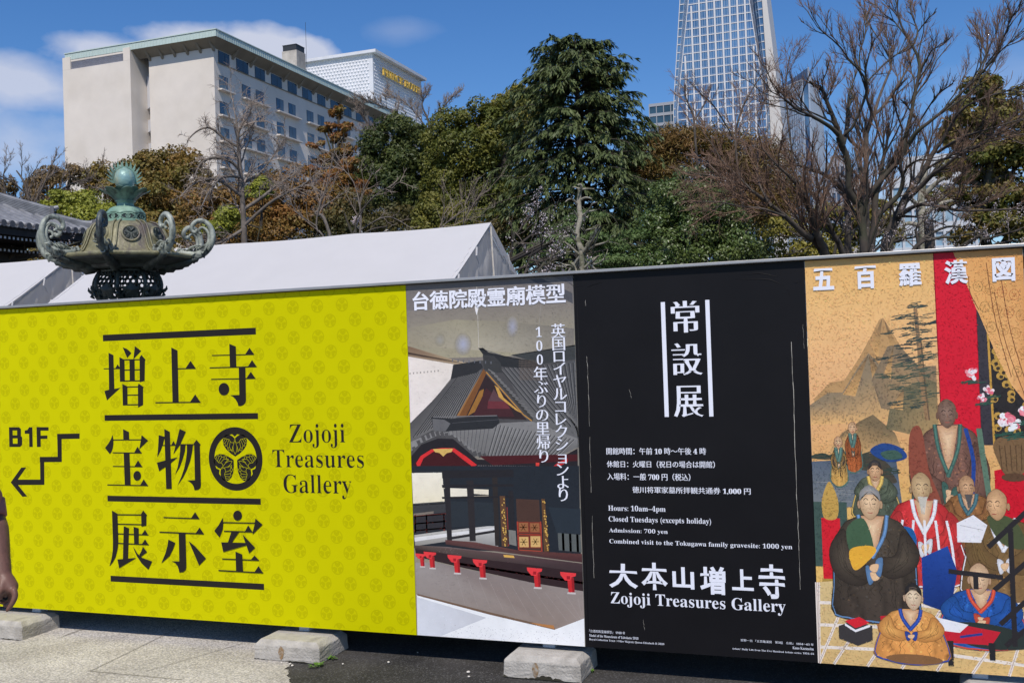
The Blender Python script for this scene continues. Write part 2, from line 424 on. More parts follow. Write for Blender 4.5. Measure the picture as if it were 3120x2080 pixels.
fl = Flat(0.0007, 0.00004)
def zm(ox, oy, s): return lambda p: (ox + p[0] / s, oy + p[1] / s)
def strokes(fl, f, polys):
    for p in polys: fl.px([f(q) for q in p])
def ell(cx, cy, rx, ry, n=28): return [(cx + rx * cos(2 * pi * i / n), cy + ry * sin(2 * pi * i / n)) for i in range(n)]
def hb(x0, y0, x1, y1, t): return [(x0, y0 - t / 2), (x1, y1 - t / 2), (x1, y1 + t / 2), (x0, y0 + t / 2)]
fl.rect((313.5, 1020), (780, 1018.5)); fl.rect((318.7, 1264), (786.5, 1276)); fl.rect((327.6, 1509), (795, 1536.5)); fl.rect((337, 1752.5), (805, 1796))
A = zm(0, 860, 3.0154)
strokes(fl, A, [[(998, 647), (1043, 668), (1052, 980), (1003, 985)], hb(953, 793, 1112, 792, 8), [(1056, 796), (1081, 752), (1110, 794)], [(960, 997), (1003, 985), (1052, 978), (1108, 967), (984, 1083)],
    [(1128, 597), (1165, 610), (1190, 630), (1208, 650), (1170, 695)], [(1240, 585), (1298, 630), (1226, 707)],
    [(1098, 687), (1145, 710), (1148, 908), (1103, 910)], [(1190, 710), (1238, 710), (1240, 905), (1193, 905)], [(1300, 665), (1338, 710), (1333, 722), (1330, 905), (1285, 916), (1283, 690)],
    hb(1142, 711, 1288, 709, 10), hb(1146, 805, 1288, 802, 9), hb(1103, 906, 1330, 902, 10),
    [(1125, 932), (1172, 955), (1173, 1126), (1130, 1127)], [(1275, 928), (1322, 962), (1316, 970), (1316, 1125), (1270, 1148), (1268, 950)], hb(1170, 960, 1272, 958, 9), hb(1170, 1035, 1272, 1033, 9), hb(1130, 1124, 1272, 1122, 10)])
strokes(fl, A, [[(1575, 598), (1632, 625), (1643, 1103), (1587, 1105)], hb(1630, 793, 1800, 790, 9), [(1703, 793), (1752, 720), (1802, 792)], hb(1430, 1104, 1843, 1100, 10), [(1745, 1102), (1795, 1028), (1845, 1103)]])
A = zm(620, 1030, 4.073)
strokes(fl, A, [[(322, 70), (403, 103), (410, 357), (330, 359)], hb(107, 214, 630, 201, 11), [(518, 204), (573, 118), (632, 203)], hb(78, 367, 663, 353, 12), [(550, 357), (605, 270), (664, 356)], hb(98, 509, 648, 498, 11), [(530, 502), (590, 416), (650, 501)],
    [(440, 358), (522, 357), (530, 770), (522, 800), (495, 828), (462, 840), (435, 838), (425, 800), (400, 755), (365, 720), (332, 706), (447, 703)], ell(256, 631, 66, 77)])
A = zm(310, 1290, 4.072)
strokes(fl, A, [[(137, 138), (147, 200), (147, 250), (140, 300), (125, 345), (104, 377), (44, 300), (85, 245), (115, 195)], [(267, 68), (340, 103), (343, 202), (271, 204)], hb(142, 201, 492, 199, 11),
    [(498, 141), (578, 210), (478, 306), (470, 318), (472, 295), (482, 240), (490, 195)], hb(137, 359, 500, 363, 11), [(402, 364), (447, 285), (500, 367)], [(275, 362), (347, 362), (362, 764), (289, 762)], hb(142, 527, 508, 533, 10), [(407, 532), (454, 454), (508, 537)], hb(72, 757, 578, 767, 11), [(477, 767), (524, 688), (580, 771)], ell(443, 645, 47, 60),
    [(710, 142), (785, 162), (760, 260), (735, 330), (692, 415), (700, 330), (706, 240)], [(779, 65), (847, 101), (872, 808), (803, 808)], hb(757, 268, 925, 268, 9), [(862, 272), (893, 213), (925, 272)], [(688, 483), (790, 455), (860, 437), (945, 415), (862, 487), (795, 535), (715, 588)],
    [(970, 65), (1046, 100), (975, 260), (892, 378), (930, 230)], hb(970, 257, 1155, 257, 10), [(978, 258), (1043, 258), (1035, 340), (1010, 430), (970, 540), (915, 628), (945, 540), (965, 440), (976, 340)], [(1060, 258), (1135, 258), (1122, 360), (1100, 460), (1060, 570), (1010, 670), (945, 760), (990, 660), (1025, 560), (1050, 440), (1060, 350)],
    [(1178, 198), (1230, 258), (1220, 272), (1234, 760), (1228, 790), (1205, 815), (1175, 822), (1153, 820), (1145, 780), (1125, 745), (1095, 718), (1065, 702), (1160, 700), (1150, 262), (1142, 250)]])
A = zm(0, 1500, 2.7034)
strokes(fl, A, [[(925, 147), (970, 172), (977, 400), (972, 460), (955, 530), (930, 575), (904, 605), (922, 540), (932, 470), (933, 400)], hb(968, 180, 1170, 182, 9), [(1182, 145), (1215, 185), (1208, 192), (1208, 270), (1168, 278), (1165, 175)], hb(970, 257, 1170, 262, 8), [(1022, 275), (1065, 292), (1057, 540), (1015, 548)], [(1103, 280), (1145, 292), (1145, 424), (1108, 422)],
    hb(973, 337, 1225, 347, 8), [(1168, 347), (1197, 303), (1225, 350)], hb(973, 415, 1228, 427, 8), [(1168, 427), (1198, 382), (1228, 431)], [(970, 548), (1015, 545), (1125, 535), (985, 620)], [(1100, 442), (1135, 500), (1175, 535), (1256, 565), (1225, 632), (1170, 580), (1130, 520), (1110, 475)], [(1180, 443), (1215, 488), (1165, 525), (1150, 510), (1168, 480)],
    hb(1350, 203, 1645, 213, 8), [(1575, 212), (1610, 158), (1647, 217)], hb(1317, 323, 1682, 338, 9), [(1612, 337), (1647, 285), (1685, 342)], [(1475, 331), (1530, 333), (1538, 610), (1532, 635), (1512, 652), (1480, 655), (1475, 630), (1465, 600), (1445, 575), (1418, 563), (1480, 565)], [(1390, 385), (1447, 412), (1430, 460), (1400, 520), (1332, 580), (1365, 500), (1382, 440)], [(1557, 397), (1610, 440), (1700, 540), (1643, 598), (1610, 520), (1580, 450)],
    ell(1960, 187, 36, 41), [(1838, 205), (1842, 250), (1838, 300), (1812, 367), (1768, 312), (1805, 265)], hb(1838, 244, 2102, 249, 8), [(2107, 212), (2166, 262), (2083, 343), (2087, 312), (2100, 260)], hb(1848, 315, 2085, 322, 8), [(2018, 322), (2048, 267), (2085, 325)], [(1910, 317), (1975, 320), (1912, 410), (1880, 410)], [(1825, 407), (2040, 412), (2035, 432), (1842, 487)], [(2003, 343), (2105, 452), (2055, 497), (2033, 432), (2015, 385)],
    [(1943, 483), (1998, 507), (2005, 652), (1948, 650)], hb(1833, 543, 2138, 555, 8), [(2065, 555), (2100, 515), (2140, 558)], hb(1803, 638, 2172, 658, 9), [(2097, 655), (2133, 602), (2172, 662)]])
fl.mb.build('title_lettering', [M_ink], P_yellow)
def eng(*a):
    q = MB(); put_text(q, *a); q.build('english_word', [M_ink], P_yellow)
eng('Zojoji', (880, 1291.4), (1052, 1363.7), -0.016, -0.006); eng('Treasures', (829.8, 1369.8), (1109.4, 1424.8), -0.016, -0.006); eng('Gallery', (863.2, 1444), (1072, 1520), -0.016, -0.006)

A = zm(0, 1260, 1.639); fl = Flat(0.0008, 0.00003)
def oct_(x0, y0, x1, y1, c): return [(x0, y0), (x1 - c, y0), (x1, y0 + c), (x1, y1 - c), (x1 - c, y1), (x0, y1)]
strokes(fl, A, [[(45, 67), (63, 67), (65, 165), (47, 165)], hb(55, 75, 96, 75, 16), hb(55, 115, 98, 114, 15), hb(55, 157, 98, 157, 16), oct_(86, 67, 105, 118, 9), oct_(88, 107, 111, 165, 10),
    [(145, 67), (162, 67), (164, 165), (147, 165)], [(124, 84), (138, 80), (146, 67), (150, 67), (148, 99), (124, 99)], [(183, 66), (203, 66), (204, 165), (185, 165)], hb(190, 75, 243, 75, 17), hb(190, 117, 237, 116, 16)])
fl.mb.build('floor_lettering', [M_ink], P_yellow)
fl = Flat(0.0008, 0.00003)
strokes(fl, A, [[(286, 100), (398, 98), (398, 124), (286, 126)], [(286, 100), (308, 100), (309, 240), (289, 240)], [(199, 215), (309, 214), (309, 240), (199, 241)], [(200, 215), (221, 215), (222, 354), (202, 354)], [(80, 328), (222, 328), (222, 354), (80, 355)], [(54, 342), (107, 268), (131, 268), (79, 342)], [(54, 342), (79, 341), (136, 412), (112, 413)]])
fl.mb.build('direction_arrow', [M_ink], P_yellow)
fl = Flat(0.0008, 0.00006)
_t = onY(716.5, 1300.5, YB); _bm = onY(722, 1493.8, YB); _lf = onY(635, 1397, YB); _rt = onY(801.5, 1399, YB)
EX, EZ, ER = (_lf.x + _rt.x) / 2, (_t.z + _bm.z) / 2, (_t.z - _bm.z) / 2
crest(fl, EX, EZ, ER, 0, (0.785, 1.0), 64, 1, 0.0095)
for k in range(3):     # little points of the ring between the leaf lobes
    a = 2 * pi * k / 3
    P = [rot2(p, a) for p in ((-.12, .80), (0, .70), (.12, .80))]; fl.xz([(EX + ER * p[0], EZ + ER * p[1]) for p in P], None, 0)
fl.mb.build('leaf_emblem', [M_ink, M_yellow], P_yellow)

# --- black panel
mb = MB(); W = (0.80, 0.82, 0.92, 1)
Z3 = zm(1560, 800, 2.489); Z7 = zm(1560, 1400, 2.3064)
fl = Flat(0.0008, 0.00003)
fl.rect(Z3((1128, 300)), Z3((1190, 1168))); fl.rect(Z3((1465, 283)), Z3((1528, 1165)))
mb = fl.mb
for ch, a, b in (('常', (1202, 295), (1427, 525)), ('設', (1207, 613), (1450, 848)), ('展', (1222, 935), (1457, 1168))):
    put_text(mb, ch, Z3(a), Z3(b), 0.026, -0.014)
mb.build('title_lettering', [M_white_ink], P_black)
def text_line(name, parent, *a, **kw):
    q = MB(); put_text(q, *a, **kw); return q.build(name, [M_white_ink], parent)
jp = dict(dx=0.014, dy=-0.003)
text_line('information_line', P_black, '開館時間：午前 10 時～午後 4 時', Z3((715, 1402)), Z3((1473, 1455)), **jp)
text_line('information_line', P_black, '休館日：火曜日（祝日の場合は開館）', Z3((718, 1500)), Z3((1540, 1556)), **jp)
text_line('information_line', P_black, '入場料：一般 700 円（税込）', Z7((668, 92)), Z7((1255, 148)), **jp)
text_line('information_line', P_black, '徳川将軍家墓所拝観共通券 1,000 円', Z7((845, 187)), Z7((1678, 246)), **jp)
for s_, a, b in (('Hours: 10am–4pm', (676, 318), (1080, 375)), ('Closed Tuesdays (excepts holiday)', (679, 395), (1400, 462)), ('Admission: 700 yen', (681, 478), (1095, 527)), ('Combined visit to the Tokugawa family gravesite: 1000 yen', (684, 553), (1970, 636))):
    text_line('information_line', P_black, s_, Z7(a), Z7(b), -0.006, 0.0)
for ch, a, b in (('大', (678, 725), (887, 905)), ('本', (905, 718), (1097, 918)), ('山', (1125, 750), (1283, 910)), ('増', (1318, 745), (1505, 950)), ('上', (1543, 765), (1700, 920)), ('寺', (1728, 730), (1925, 980))):
    text_line('calligraphy_character', P_black, ch, Z7(a), Z7(b), 0.032, 0.028)
text_line('english_title', P_black, 'Zojoji Treasures Gallery', Z7((692, 925)), Z7((1925, 1096)), -0.004, 0)
text_line('caption_line', P_black, '「台徳院殿霊廟模型」 1910 年', Z7((543, 1190)), Z7((795, 1226)), 0.0, -0.01); text_line('caption_line', P_black, 'Model of the Mausoleum of Taitokuin 1910', Z7((543, 1222)), Z7((888, 1262)), -0.01, 0)
text_line('caption_line', P_black, 'Royal Collection Trust / ©Her Majesty Queen Elizabeth II 2020', Z7((543, 1251)), Z7((1070, 1303)), -0.01, 0)
text_line('caption_line', P_black, '狩野一信 「五百羅漢図　第3幅　名相」 1854～63 年', Z7((1607, 1256)), Z7((2120, 1306)), 0, -0.01); text_line('caption_line', P_black, 'Kano Kazunobu', Z7((1972, 1309)), Z7((2120, 1337)), -0.01, 0)
text_line('caption_line', P_black, 'Arhats’ Daily Life from The Five Hundred Arhats series, 1854–63', Z7((1547, 1317)), Z7((2122, 1371)), -0.01, 0)
fl = Flat(0.0008, 0.00001); rr = random.Random(4)
def crack(pts, w, mat_=0):
    fl = Flat(0.0008, 0.00001)
    P = [onY(*q, YB) for q in pts]; out = []
    for i in range(len(P) - 1):
        n = 9
        for j in range(n): t = j / n; out.append((P[i].x + (P[i + 1].x - P[i].x) * t + rr.uniform(-.0016, .0016), P[i].z + (P[i + 1].z - P[i].z) * t))
    out.append((P[-1].x, P[-1].z)); 
    for i in range(len(out) - 1): fl.line([out[i], out[i + 1]], w * rr.uniform(.4, 1.3), None, mat_, hold=True)
    fl.mb.build('surface_crack', [M_scratch], P_black)
crack([Z3((2120, 600)), Z3((2140, 1150)), Z7((1998, 200)), Z7((2015, 560))], .0022); crack([Z7((2015, 560)), Z7((2026, 910))], .0016)
crack([Z3((568, 710)), Z3((576, 880)), Z3((588, 1240))], .0016); crack([Z3((590, 1320)), Z7((556, 230))], .0012); crack([Z7((563, 390)), Z7((577, 830))], .0013)
crack([Z3((890, 960)), Z3((906, 1030))], .0008); crack([Z3((555, 283)), Z3((560, 330))], .0012); crack([Z3((2205, 470)), Z3((2215, 650))], .0007)
crack([Z7((922, 1120)), Z7((932, 1196))], .0008)
# raised folds of the vinyl near the top corners and the edge tape
mb = MB()
def fold(pts, r):
    P = [onY(*Z3(q), YB) for q in pts]; Q = []
    for i in range(len(P) - 1):
        for j in range(4): Q.append(P[i].lerp(P[i + 1], j / 4))
    Q.append(P[-1]); n = len(Q)
    mb.tube([q + Vector((0, -0.0002, 0)) for q in Q], [r * (0.25 + sin(pi * i / (n - 1))) for i in range(n)], 6)
fold([(1735, 97), (1800, 88), (1880, 80), (1940, 90), (1985, 102), (2025, 100)], .0014); fold([(1695, 126), (1780, 124), (1900, 124), (1960, 130), (2020, 155), (2060, 178)], .0015); fold([(2135, 158), (2160, 152), (2185, 143)], .001)
fold([(430, 155), (470, 178), (540, 183)], .001); fold([(565, 190), (620, 165), (690, 148)], .0012); fold([(2060, 180), (2095, 215), (2108, 255)], .0008)
for x, r in ((480, .0009), (2205, .0006)):
    pass
a = onY(*Z3((487, 110)), YB); mb.tube([(a.x, YB - .0002, ZB1 - .01), (a.x + .002, YB - .0002, ZB0 + .01)], .0008, 5)
mb.build('vinyl_fold', [M_blackv], P_black, smooth=True)

# --- photo panel: a temple model in a hall
def pc(r, g, b, k=1.12): return (min(lin(r) * k, .9), min(lin(g) * k, .9), min(lin(b) * k, .9), 1)
fl = Flat(0.0004, 0.000003)
x0, x1 = XP[1] + .0012, XP[2] - .0012
def grad(z0, z1, c0, c1, xa=x0, xb=x1): fl.xz([(xa, z0), (xb, z0), (xb, z1), (xa, z1)], cols=[c0, c0, c1, c1])
grad(ZB0, ZB1, pc(150, 140, 122), pc(112, 106, 103))
grad(1.55, 1.80, pc(158, 150, 125), pc(128, 120, 112))
def Q3(*p): return [(1220 + x / 1.493, 960 + y / 1.493) for x, y in p]
def Q4(*p): return [(1240 + x / 1.6, 1400 + y / 1.6) for x, y in p]
def clampx(pts):
    P = [onY(x, y, YB) for x, y in pts]; return [(min(max(p.x, x0), x1), min(max(p.z, ZB0 + .001), ZB1 - .001)) for p in P]
def sh(pts, c): fl.xz(clampx(pts), c)
def shg(pts, cs): fl.xz(clampx(pts), cols=cs)
def stripes(a0, a1, b0, b1, n, w, c, q=Q3):
    fl.k += fl.step
    for i in range(n):
        t = (i + .5) / n
        p0 = (a0[0] + (a1[0] - a0[0]) * t, a0[1] + (a1[1] - a0[1]) * t); p1 = (b0[0] + (b1[0] - b0[0]) * t, b0[1] + (b1[1] - b0[1]) * t)
        fl.line(clampx(q(p0, p1)), w, c, hold=True)
sh([(1612, 850), (1650, 848), (1744, 893), (1745, 925)], pc(78, 78, 82)); sh([(1680, 842), (1744, 838), (1744, 868)], pc(96, 92, 94))
shg(Q3((30, 60), (250, 20), (500, 30), (790, 60), (790, 190), (370, 160), (30, 140)), [pc(140, 132, 115), pc(150, 142, 120), pc(140, 132, 115), pc(118, 112, 105), pc(128, 120, 108), pc(168, 160, 140), pc(150, 140, 118)])
def glow(cx, cy, rx, ry, cc, ce, q=Q3, n=20):
    P = clampx(q(*ell(cx, cy, rx, ry, n))); C_ = clampx(q((cx, cy)))[0]; fl.k += fl.step
    for i in range(n): fl.xz([P[i], P[(i + 1) % n], C_], cols=[ce, ce, cc], hold=True)
glow(285, 132, 40, 52, pc(164, 166, 184), pc(146, 138, 118)); glow(510, 52, 28, 50, pc(156, 156, 170), pc(140, 133, 118)); glow(180, 112, 26, 30, pc(152, 148, 140), pc(146, 138, 118))
shg(Q3((30, 140), (250, 205), (330, 222), (250, 225), (30, 190)), [pc(120, 95, 75), pc(170, 150, 120), pc(190, 175, 150), pc(150, 130, 105), pc(140, 118, 95)])
sh(Q3((30, 168), (250, 210), (300, 222), (30, 178)), pc(70, 55, 45))
shg(Q3((30, 188), (250, 224), (250, 262), (140, 400), (30, 490)), [pc(226, 215, 205), pc(218, 208, 196), pc(220, 210, 200), pc(224, 214, 206), pc(226, 216, 208)])
fl.line(clampx(Q3((347, -130), (357, 150))), .0022, pc(190, 185, 175)); fl.line(clampx(Q3((640, -60), (630, 60))), .0012, pc(150, 145, 140))
sh([(1446, 935), (1452, 925), (1458, 938), (1452, 960)], pc(225, 222, 222))
sh(Q3((240, 225), (370, 205), (640, 215), (795, 195), (815, 600), (700, 640), (50, 640), (45, 490), (140, 395), (235, 290)), pc(74, 72, 72))
# tiled slopes
shg(Q3((465, 240), (640, 235), (795, 205), (806, 585), (600, 480)), [pc(88, 87, 87), pc(84, 83, 84), pc(78, 78, 80), pc(100, 99, 98), pc(98, 96, 94)])
stripes((440, 240), (795, 215), (640, 480), (1080, 560), 18, .005, pc(52, 52, 54)); stripes((447, 240), (802, 215), (647, 480), (1087, 560), 18, .002, pc(122, 120, 118))
sh(Q3((802, 100), (840, 100), (860, 600), (808, 600)), pc(20, 20, 22)) if False else None
shg(Q3((250, 270), (350, 245), (372, 250), (265, 460), (150, 520), (45, 575), (45, 490), (140, 400)), [pc(84, 82, 82), pc(92, 90, 90), pc(90, 88, 88), pc(104, 102, 100), pc(110, 108, 106), pc(98, 96, 94), pc(80, 78, 78), pc(78, 76, 76)])
stripes((262, 275), (362, 255), (50, 560), (262, 455), 13, .0045, pc(48, 47, 48)); stripes((266, 275), (366, 255), (54, 560), (266, 455), 13, .0018, pc(124, 122, 120))
sh(Q3((240, 226), (362, 206), (376, 238), (346, 262), (268, 280), (228, 292), (234, 262)), pc(44, 44, 46))
sh(Q3((355, 150), (376, 148), (400, 168), (470, 185), (640, 215), (640, 245), (470, 235), (430, 222), (395, 205)), pc(42, 43, 45)); fl.line(clampx(Q3((360, 150), (470, 186), (640, 216))), .004, pc(100, 98, 98))
sh(Q3((375, 180), (425, 185), (455, 215), (465, 262), (420, 262), (380, 245)), pc(58, 58, 58))
sh(Q3((505, 182), (795, 135), (798, 200), (640, 222)), pc(58, 60, 60)); fl.line(clampx(Q3((505, 182), (795, 137))), .005, pc(96, 95, 94))
# gable
sh(Q3((383, 262), (575, 475), (440, 470), (270, 462)), pc(48, 34, 36)); sh(Q3((390, 330), (505, 430), (520, 462), (330, 460)), pc(66, 34, 38)); sh(Q3((400, 388), (480, 392), (500, 425), (395, 425)), pc(104, 46, 52)); sh(Q3((425, 335), (440, 360), (470, 392), (400, 390)), pc(90, 62, 66))
sh(Q3((378, 244), (392, 262), (300, 458), (262, 462)), pc(116, 74, 40)); sh(Q3((370, 262), (378, 250), (268, 455), (256, 458)), pc(150, 105, 60)); sh(Q3((360, 345), (380, 335), (374, 368), (338, 440), (305, 458)), pc(150, 104, 48))
sh(Q3((388, 240), (420, 255), (605, 470), (600, 482)), pc(60, 58, 56)); stripes((392, 238), (598, 462), (424, 258), (625, 470), 15, .006, pc(112, 110, 108)); fl.line(clampx(Q3((390, 258), (560, 452), (598, 480))), .006, pc(176, 128, 62))
sh(Q3((430, 320), (446, 330), (470, 375), (552, 445), (525, 432), (448, 372)), pc(196, 150, 74))
# front slope with curved gable
shg(Q3((150, 528), (230, 522), (418, 492), (600, 482), (806, 560), (806, 600), (720, 642), (640, 645), (560, 652), (390, 652), (345, 640), (290, 592), (240, 548), (170, 545), (95, 580), (50, 618), (46, 575)),
    [pc(118, 116, 114)] * 2 + [pc(126, 124, 122)] * 3 + [pc(110, 108, 106)] * 6 + [pc(134, 132, 130)] * 6)
stripes((430, 495), (800, 565), (390, 640), (720, 640), 21, .0042, pc(62, 61, 62)); stripes((436, 495), (806, 565), (396, 640), (726, 640), 21, .0018, pc(150, 148, 146))
stripes((190, 530), (415, 498), (205, 545), (388, 640), 12, .003, pc(80, 79, 80)); 
for i in range(16):
    t = i / 15; ax = 60 + 320 * t; ay = 615 - 70 * sin(pi * min(t * 1.25, 1) ** .8) + 30 * max(0, t - .6) / .4
    sh(Q3((ax - 9, ay - 14), (ax + 6, ay - 20), (ax + 14, ay + 2), (ax, ay + 8)), pc(78, 76, 76))
sh(Q3((140, 462), (162, 465), (230, 470), (442, 455), (452, 490), (420, 515), (230, 526), (205, 530), (150, 525)), pc(40, 41, 44)); sh(Q3((145, 470), (200, 475), (228, 492), (205, 528), (150, 525)), pc(98, 97, 98)); fl.line(clampx(Q3((150, 463), (440, 456))), .004, pc(120, 118, 118)); fl.line(clampx(Q3((235, 490), (445, 474))), .002, pc(80, 80, 84))
sh(Q3((46, 640), (95, 588), (170, 560), (240, 562), (290, 605), (350, 655), (560, 662), (640, 655), (720, 652), (806, 605), (812, 1000), (50, 1000)), pc(34, 30, 34))
sh(Q3((60, 680), (90, 640), (150, 615), (240, 618), (300, 655), (350, 690), (60, 695)), pc(62, 18, 22)); sh(Q3((72, 672), (92, 640), (140, 610), (190, 603), (245, 604), (300, 642), (348, 680), (334, 692), (290, 660), (240, 620), (190, 616), (150, 620), (105, 650), (90, 684), (76, 686)), pc(206, 44, 46))
sh(Q3((148, 608), (240, 606), (232, 622), (212, 626), (195, 642), (178, 626), (158, 622)), pc(206, 168, 92)); sh(Q3((360, 640), (806, 632), (806, 662), (420, 682)), pc(70, 22, 26)); stripes((350, 690), (720, 694), (350, 682), (720, 686), 46, .0035, pc(148, 140, 138)); sh(Q3((616, 670), (632, 670), (632, 698), (616, 698)), pc(210, 62, 52)); sh(Q3((690, 690), (720, 668), (760, 650), (760, 668), (720, 688)), pc(190, 42, 44))
# lower storey
sh(Q4((22, 30), (842, 30), (848, 460), (36, 430)), pc(32, 37, 44)); 
shg(Q4((22, 64), (172, 62), (184, 204), (30, 214)), [pc(232, 224, 206)] * 2 + [pc(226, 216, 188)] * 2)
sh(Q4((180, 137), (292, 140), (296, 186), (210, 180)), pc(228, 220, 200)); sh(Q4((320, 142), (398, 145), (398, 170), (322, 165)), pc(222, 212, 190)); sh(Q4((215, 180), (398, 172), (398, 186), (210, 184)), pc(150, 140, 122))
sh(Q4((30, 213), (186, 202), (190, 255), (32, 272)), pc(58, 58, 60)); fl.line(clampx(Q4((30, 222), (186, 212))), .003, pc(110, 106, 104)); sh(Q4((32, 262), (130, 250), (130, 262), (32, 275)), pc(120, 110, 100)); stripes((36, 270), (180, 256), (36, 262), (180, 248), 9, .006, pc(150, 142, 134)); sh(Q4((34, 275), (186, 262), (190, 335), (40, 360)), pc(46, 44, 48))
for y in (276, 312, 345): fl.line(clampx(Q4((34, y), (190, y - 13))), .007, pc(104, 46, 40))
for x in (40, 95, 180): fl.line(clampx(Q4((x, 268), (x + 2, 355))), .008, pc(104, 46, 40))
shg(Q4((36, 366), (190, 345), (440, 318), (445, 425), (190, 398), (40, 420)), [pc(176, 172, 165), pc(170, 166, 160), pc(196, 194, 190), pc(140, 138, 134), pc(150, 146, 140), pc(140, 136, 128)]); sh(Q4((36, 378), (300, 345), (430, 330), (430, 340), (300, 360), (38, 398)), pc(214, 212, 210))
sh(Q4((190, 380), (440, 340), (440, 352), (215, 388)), pc(40, 38, 40)); sh(Q4((205, 200), (440, 210), (440, 322), (215, 328)), pc(40, 46, 52))
for (a, b, c, d, col) in ((186, 60, 220, 392, (38, 35, 38)), (296, 100, 336, 396, (42, 38, 40)), (420, 60, 452, 418, (44, 38, 36)), (500, 150, 530, 420, (36, 34, 38))): sh(Q4((a - 6, b), (c - 12, b), (c, d), (a + 10, d)), pc(*col))
for y0_, y1_ in ((52, 90), (122, 136), (180, 190)): sh(Q4((170, y0_), (520, y0_ - 4), (520, y1_ - 6), (172, y1_)), pc(34, 32, 36))
stripes((225, 200), (425, 210), (225, 212), (425, 222), 8, .006, pc(96, 98, 104))
sh(Q4((452, 176), (478, 176), (492, 424), (462, 420)), pc(92, 64, 44)); rg = random.Random(3)
for i in range(40): 
    y = rg.uniform(185, 415); x = 456 + (y - 176) * .05 + rg.uniform(0, 16); sh(Q4((x, y), (x + 6, y + 1), (x + 5, y + 8), (x + 1, y + 6)), pc(214, 172, 84))
sh(Q4((490, 340), (530, 345), (535, 420), (495, 410)), pc(120, 118, 112)); fl.line(clampx(Q4((488, 230), (496, 420))), .005, pc(130, 45, 38))
sh(Q4((532, 190), (645, 195), (656, 448), (542, 442)), pc(72, 50, 42)); stripes((540, 200), (640, 203), (544, 295), (645, 298), 16, .0012, pc(110, 96, 86)); stripes((536, 205), (540, 295), (642, 208), (646, 298), 12, .0012, pc(110, 96, 86))
for (a, b, c, d) in ((545, 306, 590, 350), (600, 308, 645, 352), (547, 375, 592, 425), (602, 372, 650, 425)):
    sh(Q4((a - 4, b - 5), (c + 4, b - 5), (c + 6, d + 5), (a - 2, d + 5)), pc(126, 50, 36)); sh(Q4((a, b), (c, b), (c + 2, d), (a + 2, d)), pc(150, 96, 60) if b < 360 else pc(206, 166, 104))
    for i in range(6):
        t = 2 * pi * i / 6; cx_, cy_ = (a + c) / 2, (b + d) / 2; fl.line(clampx(Q4((cx_, cy_), (cx_ + 18 * cos(t), cy_ + 18 * sin(t)))), .003, pc(90, 52, 36) if b < 360 else pc(170, 120, 66))
fl.line(clampx(Q4((538, 300), (545, 445))), .006, pc(168, 62, 42)); fl.line(clampx(Q4((652, 300), (658, 448))), .006, pc(168, 62, 42)); fl.line(clampx(Q4((542, 440), (658, 447))), .007, pc(176, 70, 48)); fl.line(clampx(Q4((540, 362), (655, 365))), .006, pc(150, 52, 38))
sh(Q4((655, 190), (672, 190), (694, 448), (668, 446)), pc(96, 66, 40))
for i in range(34):
    y = rg.uniform(195, 440); x = 658 + (y - 190) * .08 + rg.uniform(0, 12); sh(Q4((x, y), (x + 6, y + 1), (x + 5, y + 8), (x + 1, y + 6)), pc(208, 164, 80))
sh(Q4((735, 355), (846, 365), (852, 450), (740, 440)), pc(88, 92, 90)); 
for xx in (760, 795, 830): fl.line(clampx(Q4((xx, 350), (xx + 4, 455))), .012, pc(34, 34, 38))
sh(Q4((690, 230), (846, 240), (848, 362), (730, 356)), pc(38, 46, 54))
shg(Q4((186, 390), (330, 400), (540, 440), (858, 458), (862, 500), (700, 480), (470, 450), (190, 412)), [pc(92, 58, 56), pc(104, 70, 66), pc(96, 58, 52), pc(90, 52, 50), pc(66, 40, 42), pc(70, 46, 46), pc(84, 60, 58), pc(70, 44, 44)])
shg(Q4((38, 416), (200, 424), (520, 462), (862, 505), (862, 548), (600, 512), (320, 478), (40, 434)), [pc(86, 72, 66), pc(120, 104, 102), pc(92, 70, 70), pc(70, 52, 54), pc(58, 44, 46), pc(66, 52, 52), pc(74, 60, 58), pc(60, 46, 42)])
sh(Q4((470, 462), (520, 466), (525, 478), (474, 474)), pc(214, 168, 84)); sh(Q4((40, 434), (320, 478), (600, 512), (862, 548), (864, 640), (620, 600), (250, 520), (44, 470)), pc(48, 32, 34)); fl.line(clampx(Q4((250, 505), (864, 600))), .012, pc(96, 42, 42))
shg(Q4((42, 500), (150, 500), (240, 522), (620, 600), (864, 640), (866, 772), (722, 826), (50, 656)), [pc(150, 142, 138), pc(140, 130, 126), pc(132, 120, 116), pc(140, 128, 122), pc(148, 136, 130), pc(150, 136, 128), pc(140, 124, 114), pc(146, 136, 130)])
stripes((160, 540), (860, 680), (190, 690), (1000, 820), 13, .0012, pc(160, 150, 144), Q4)
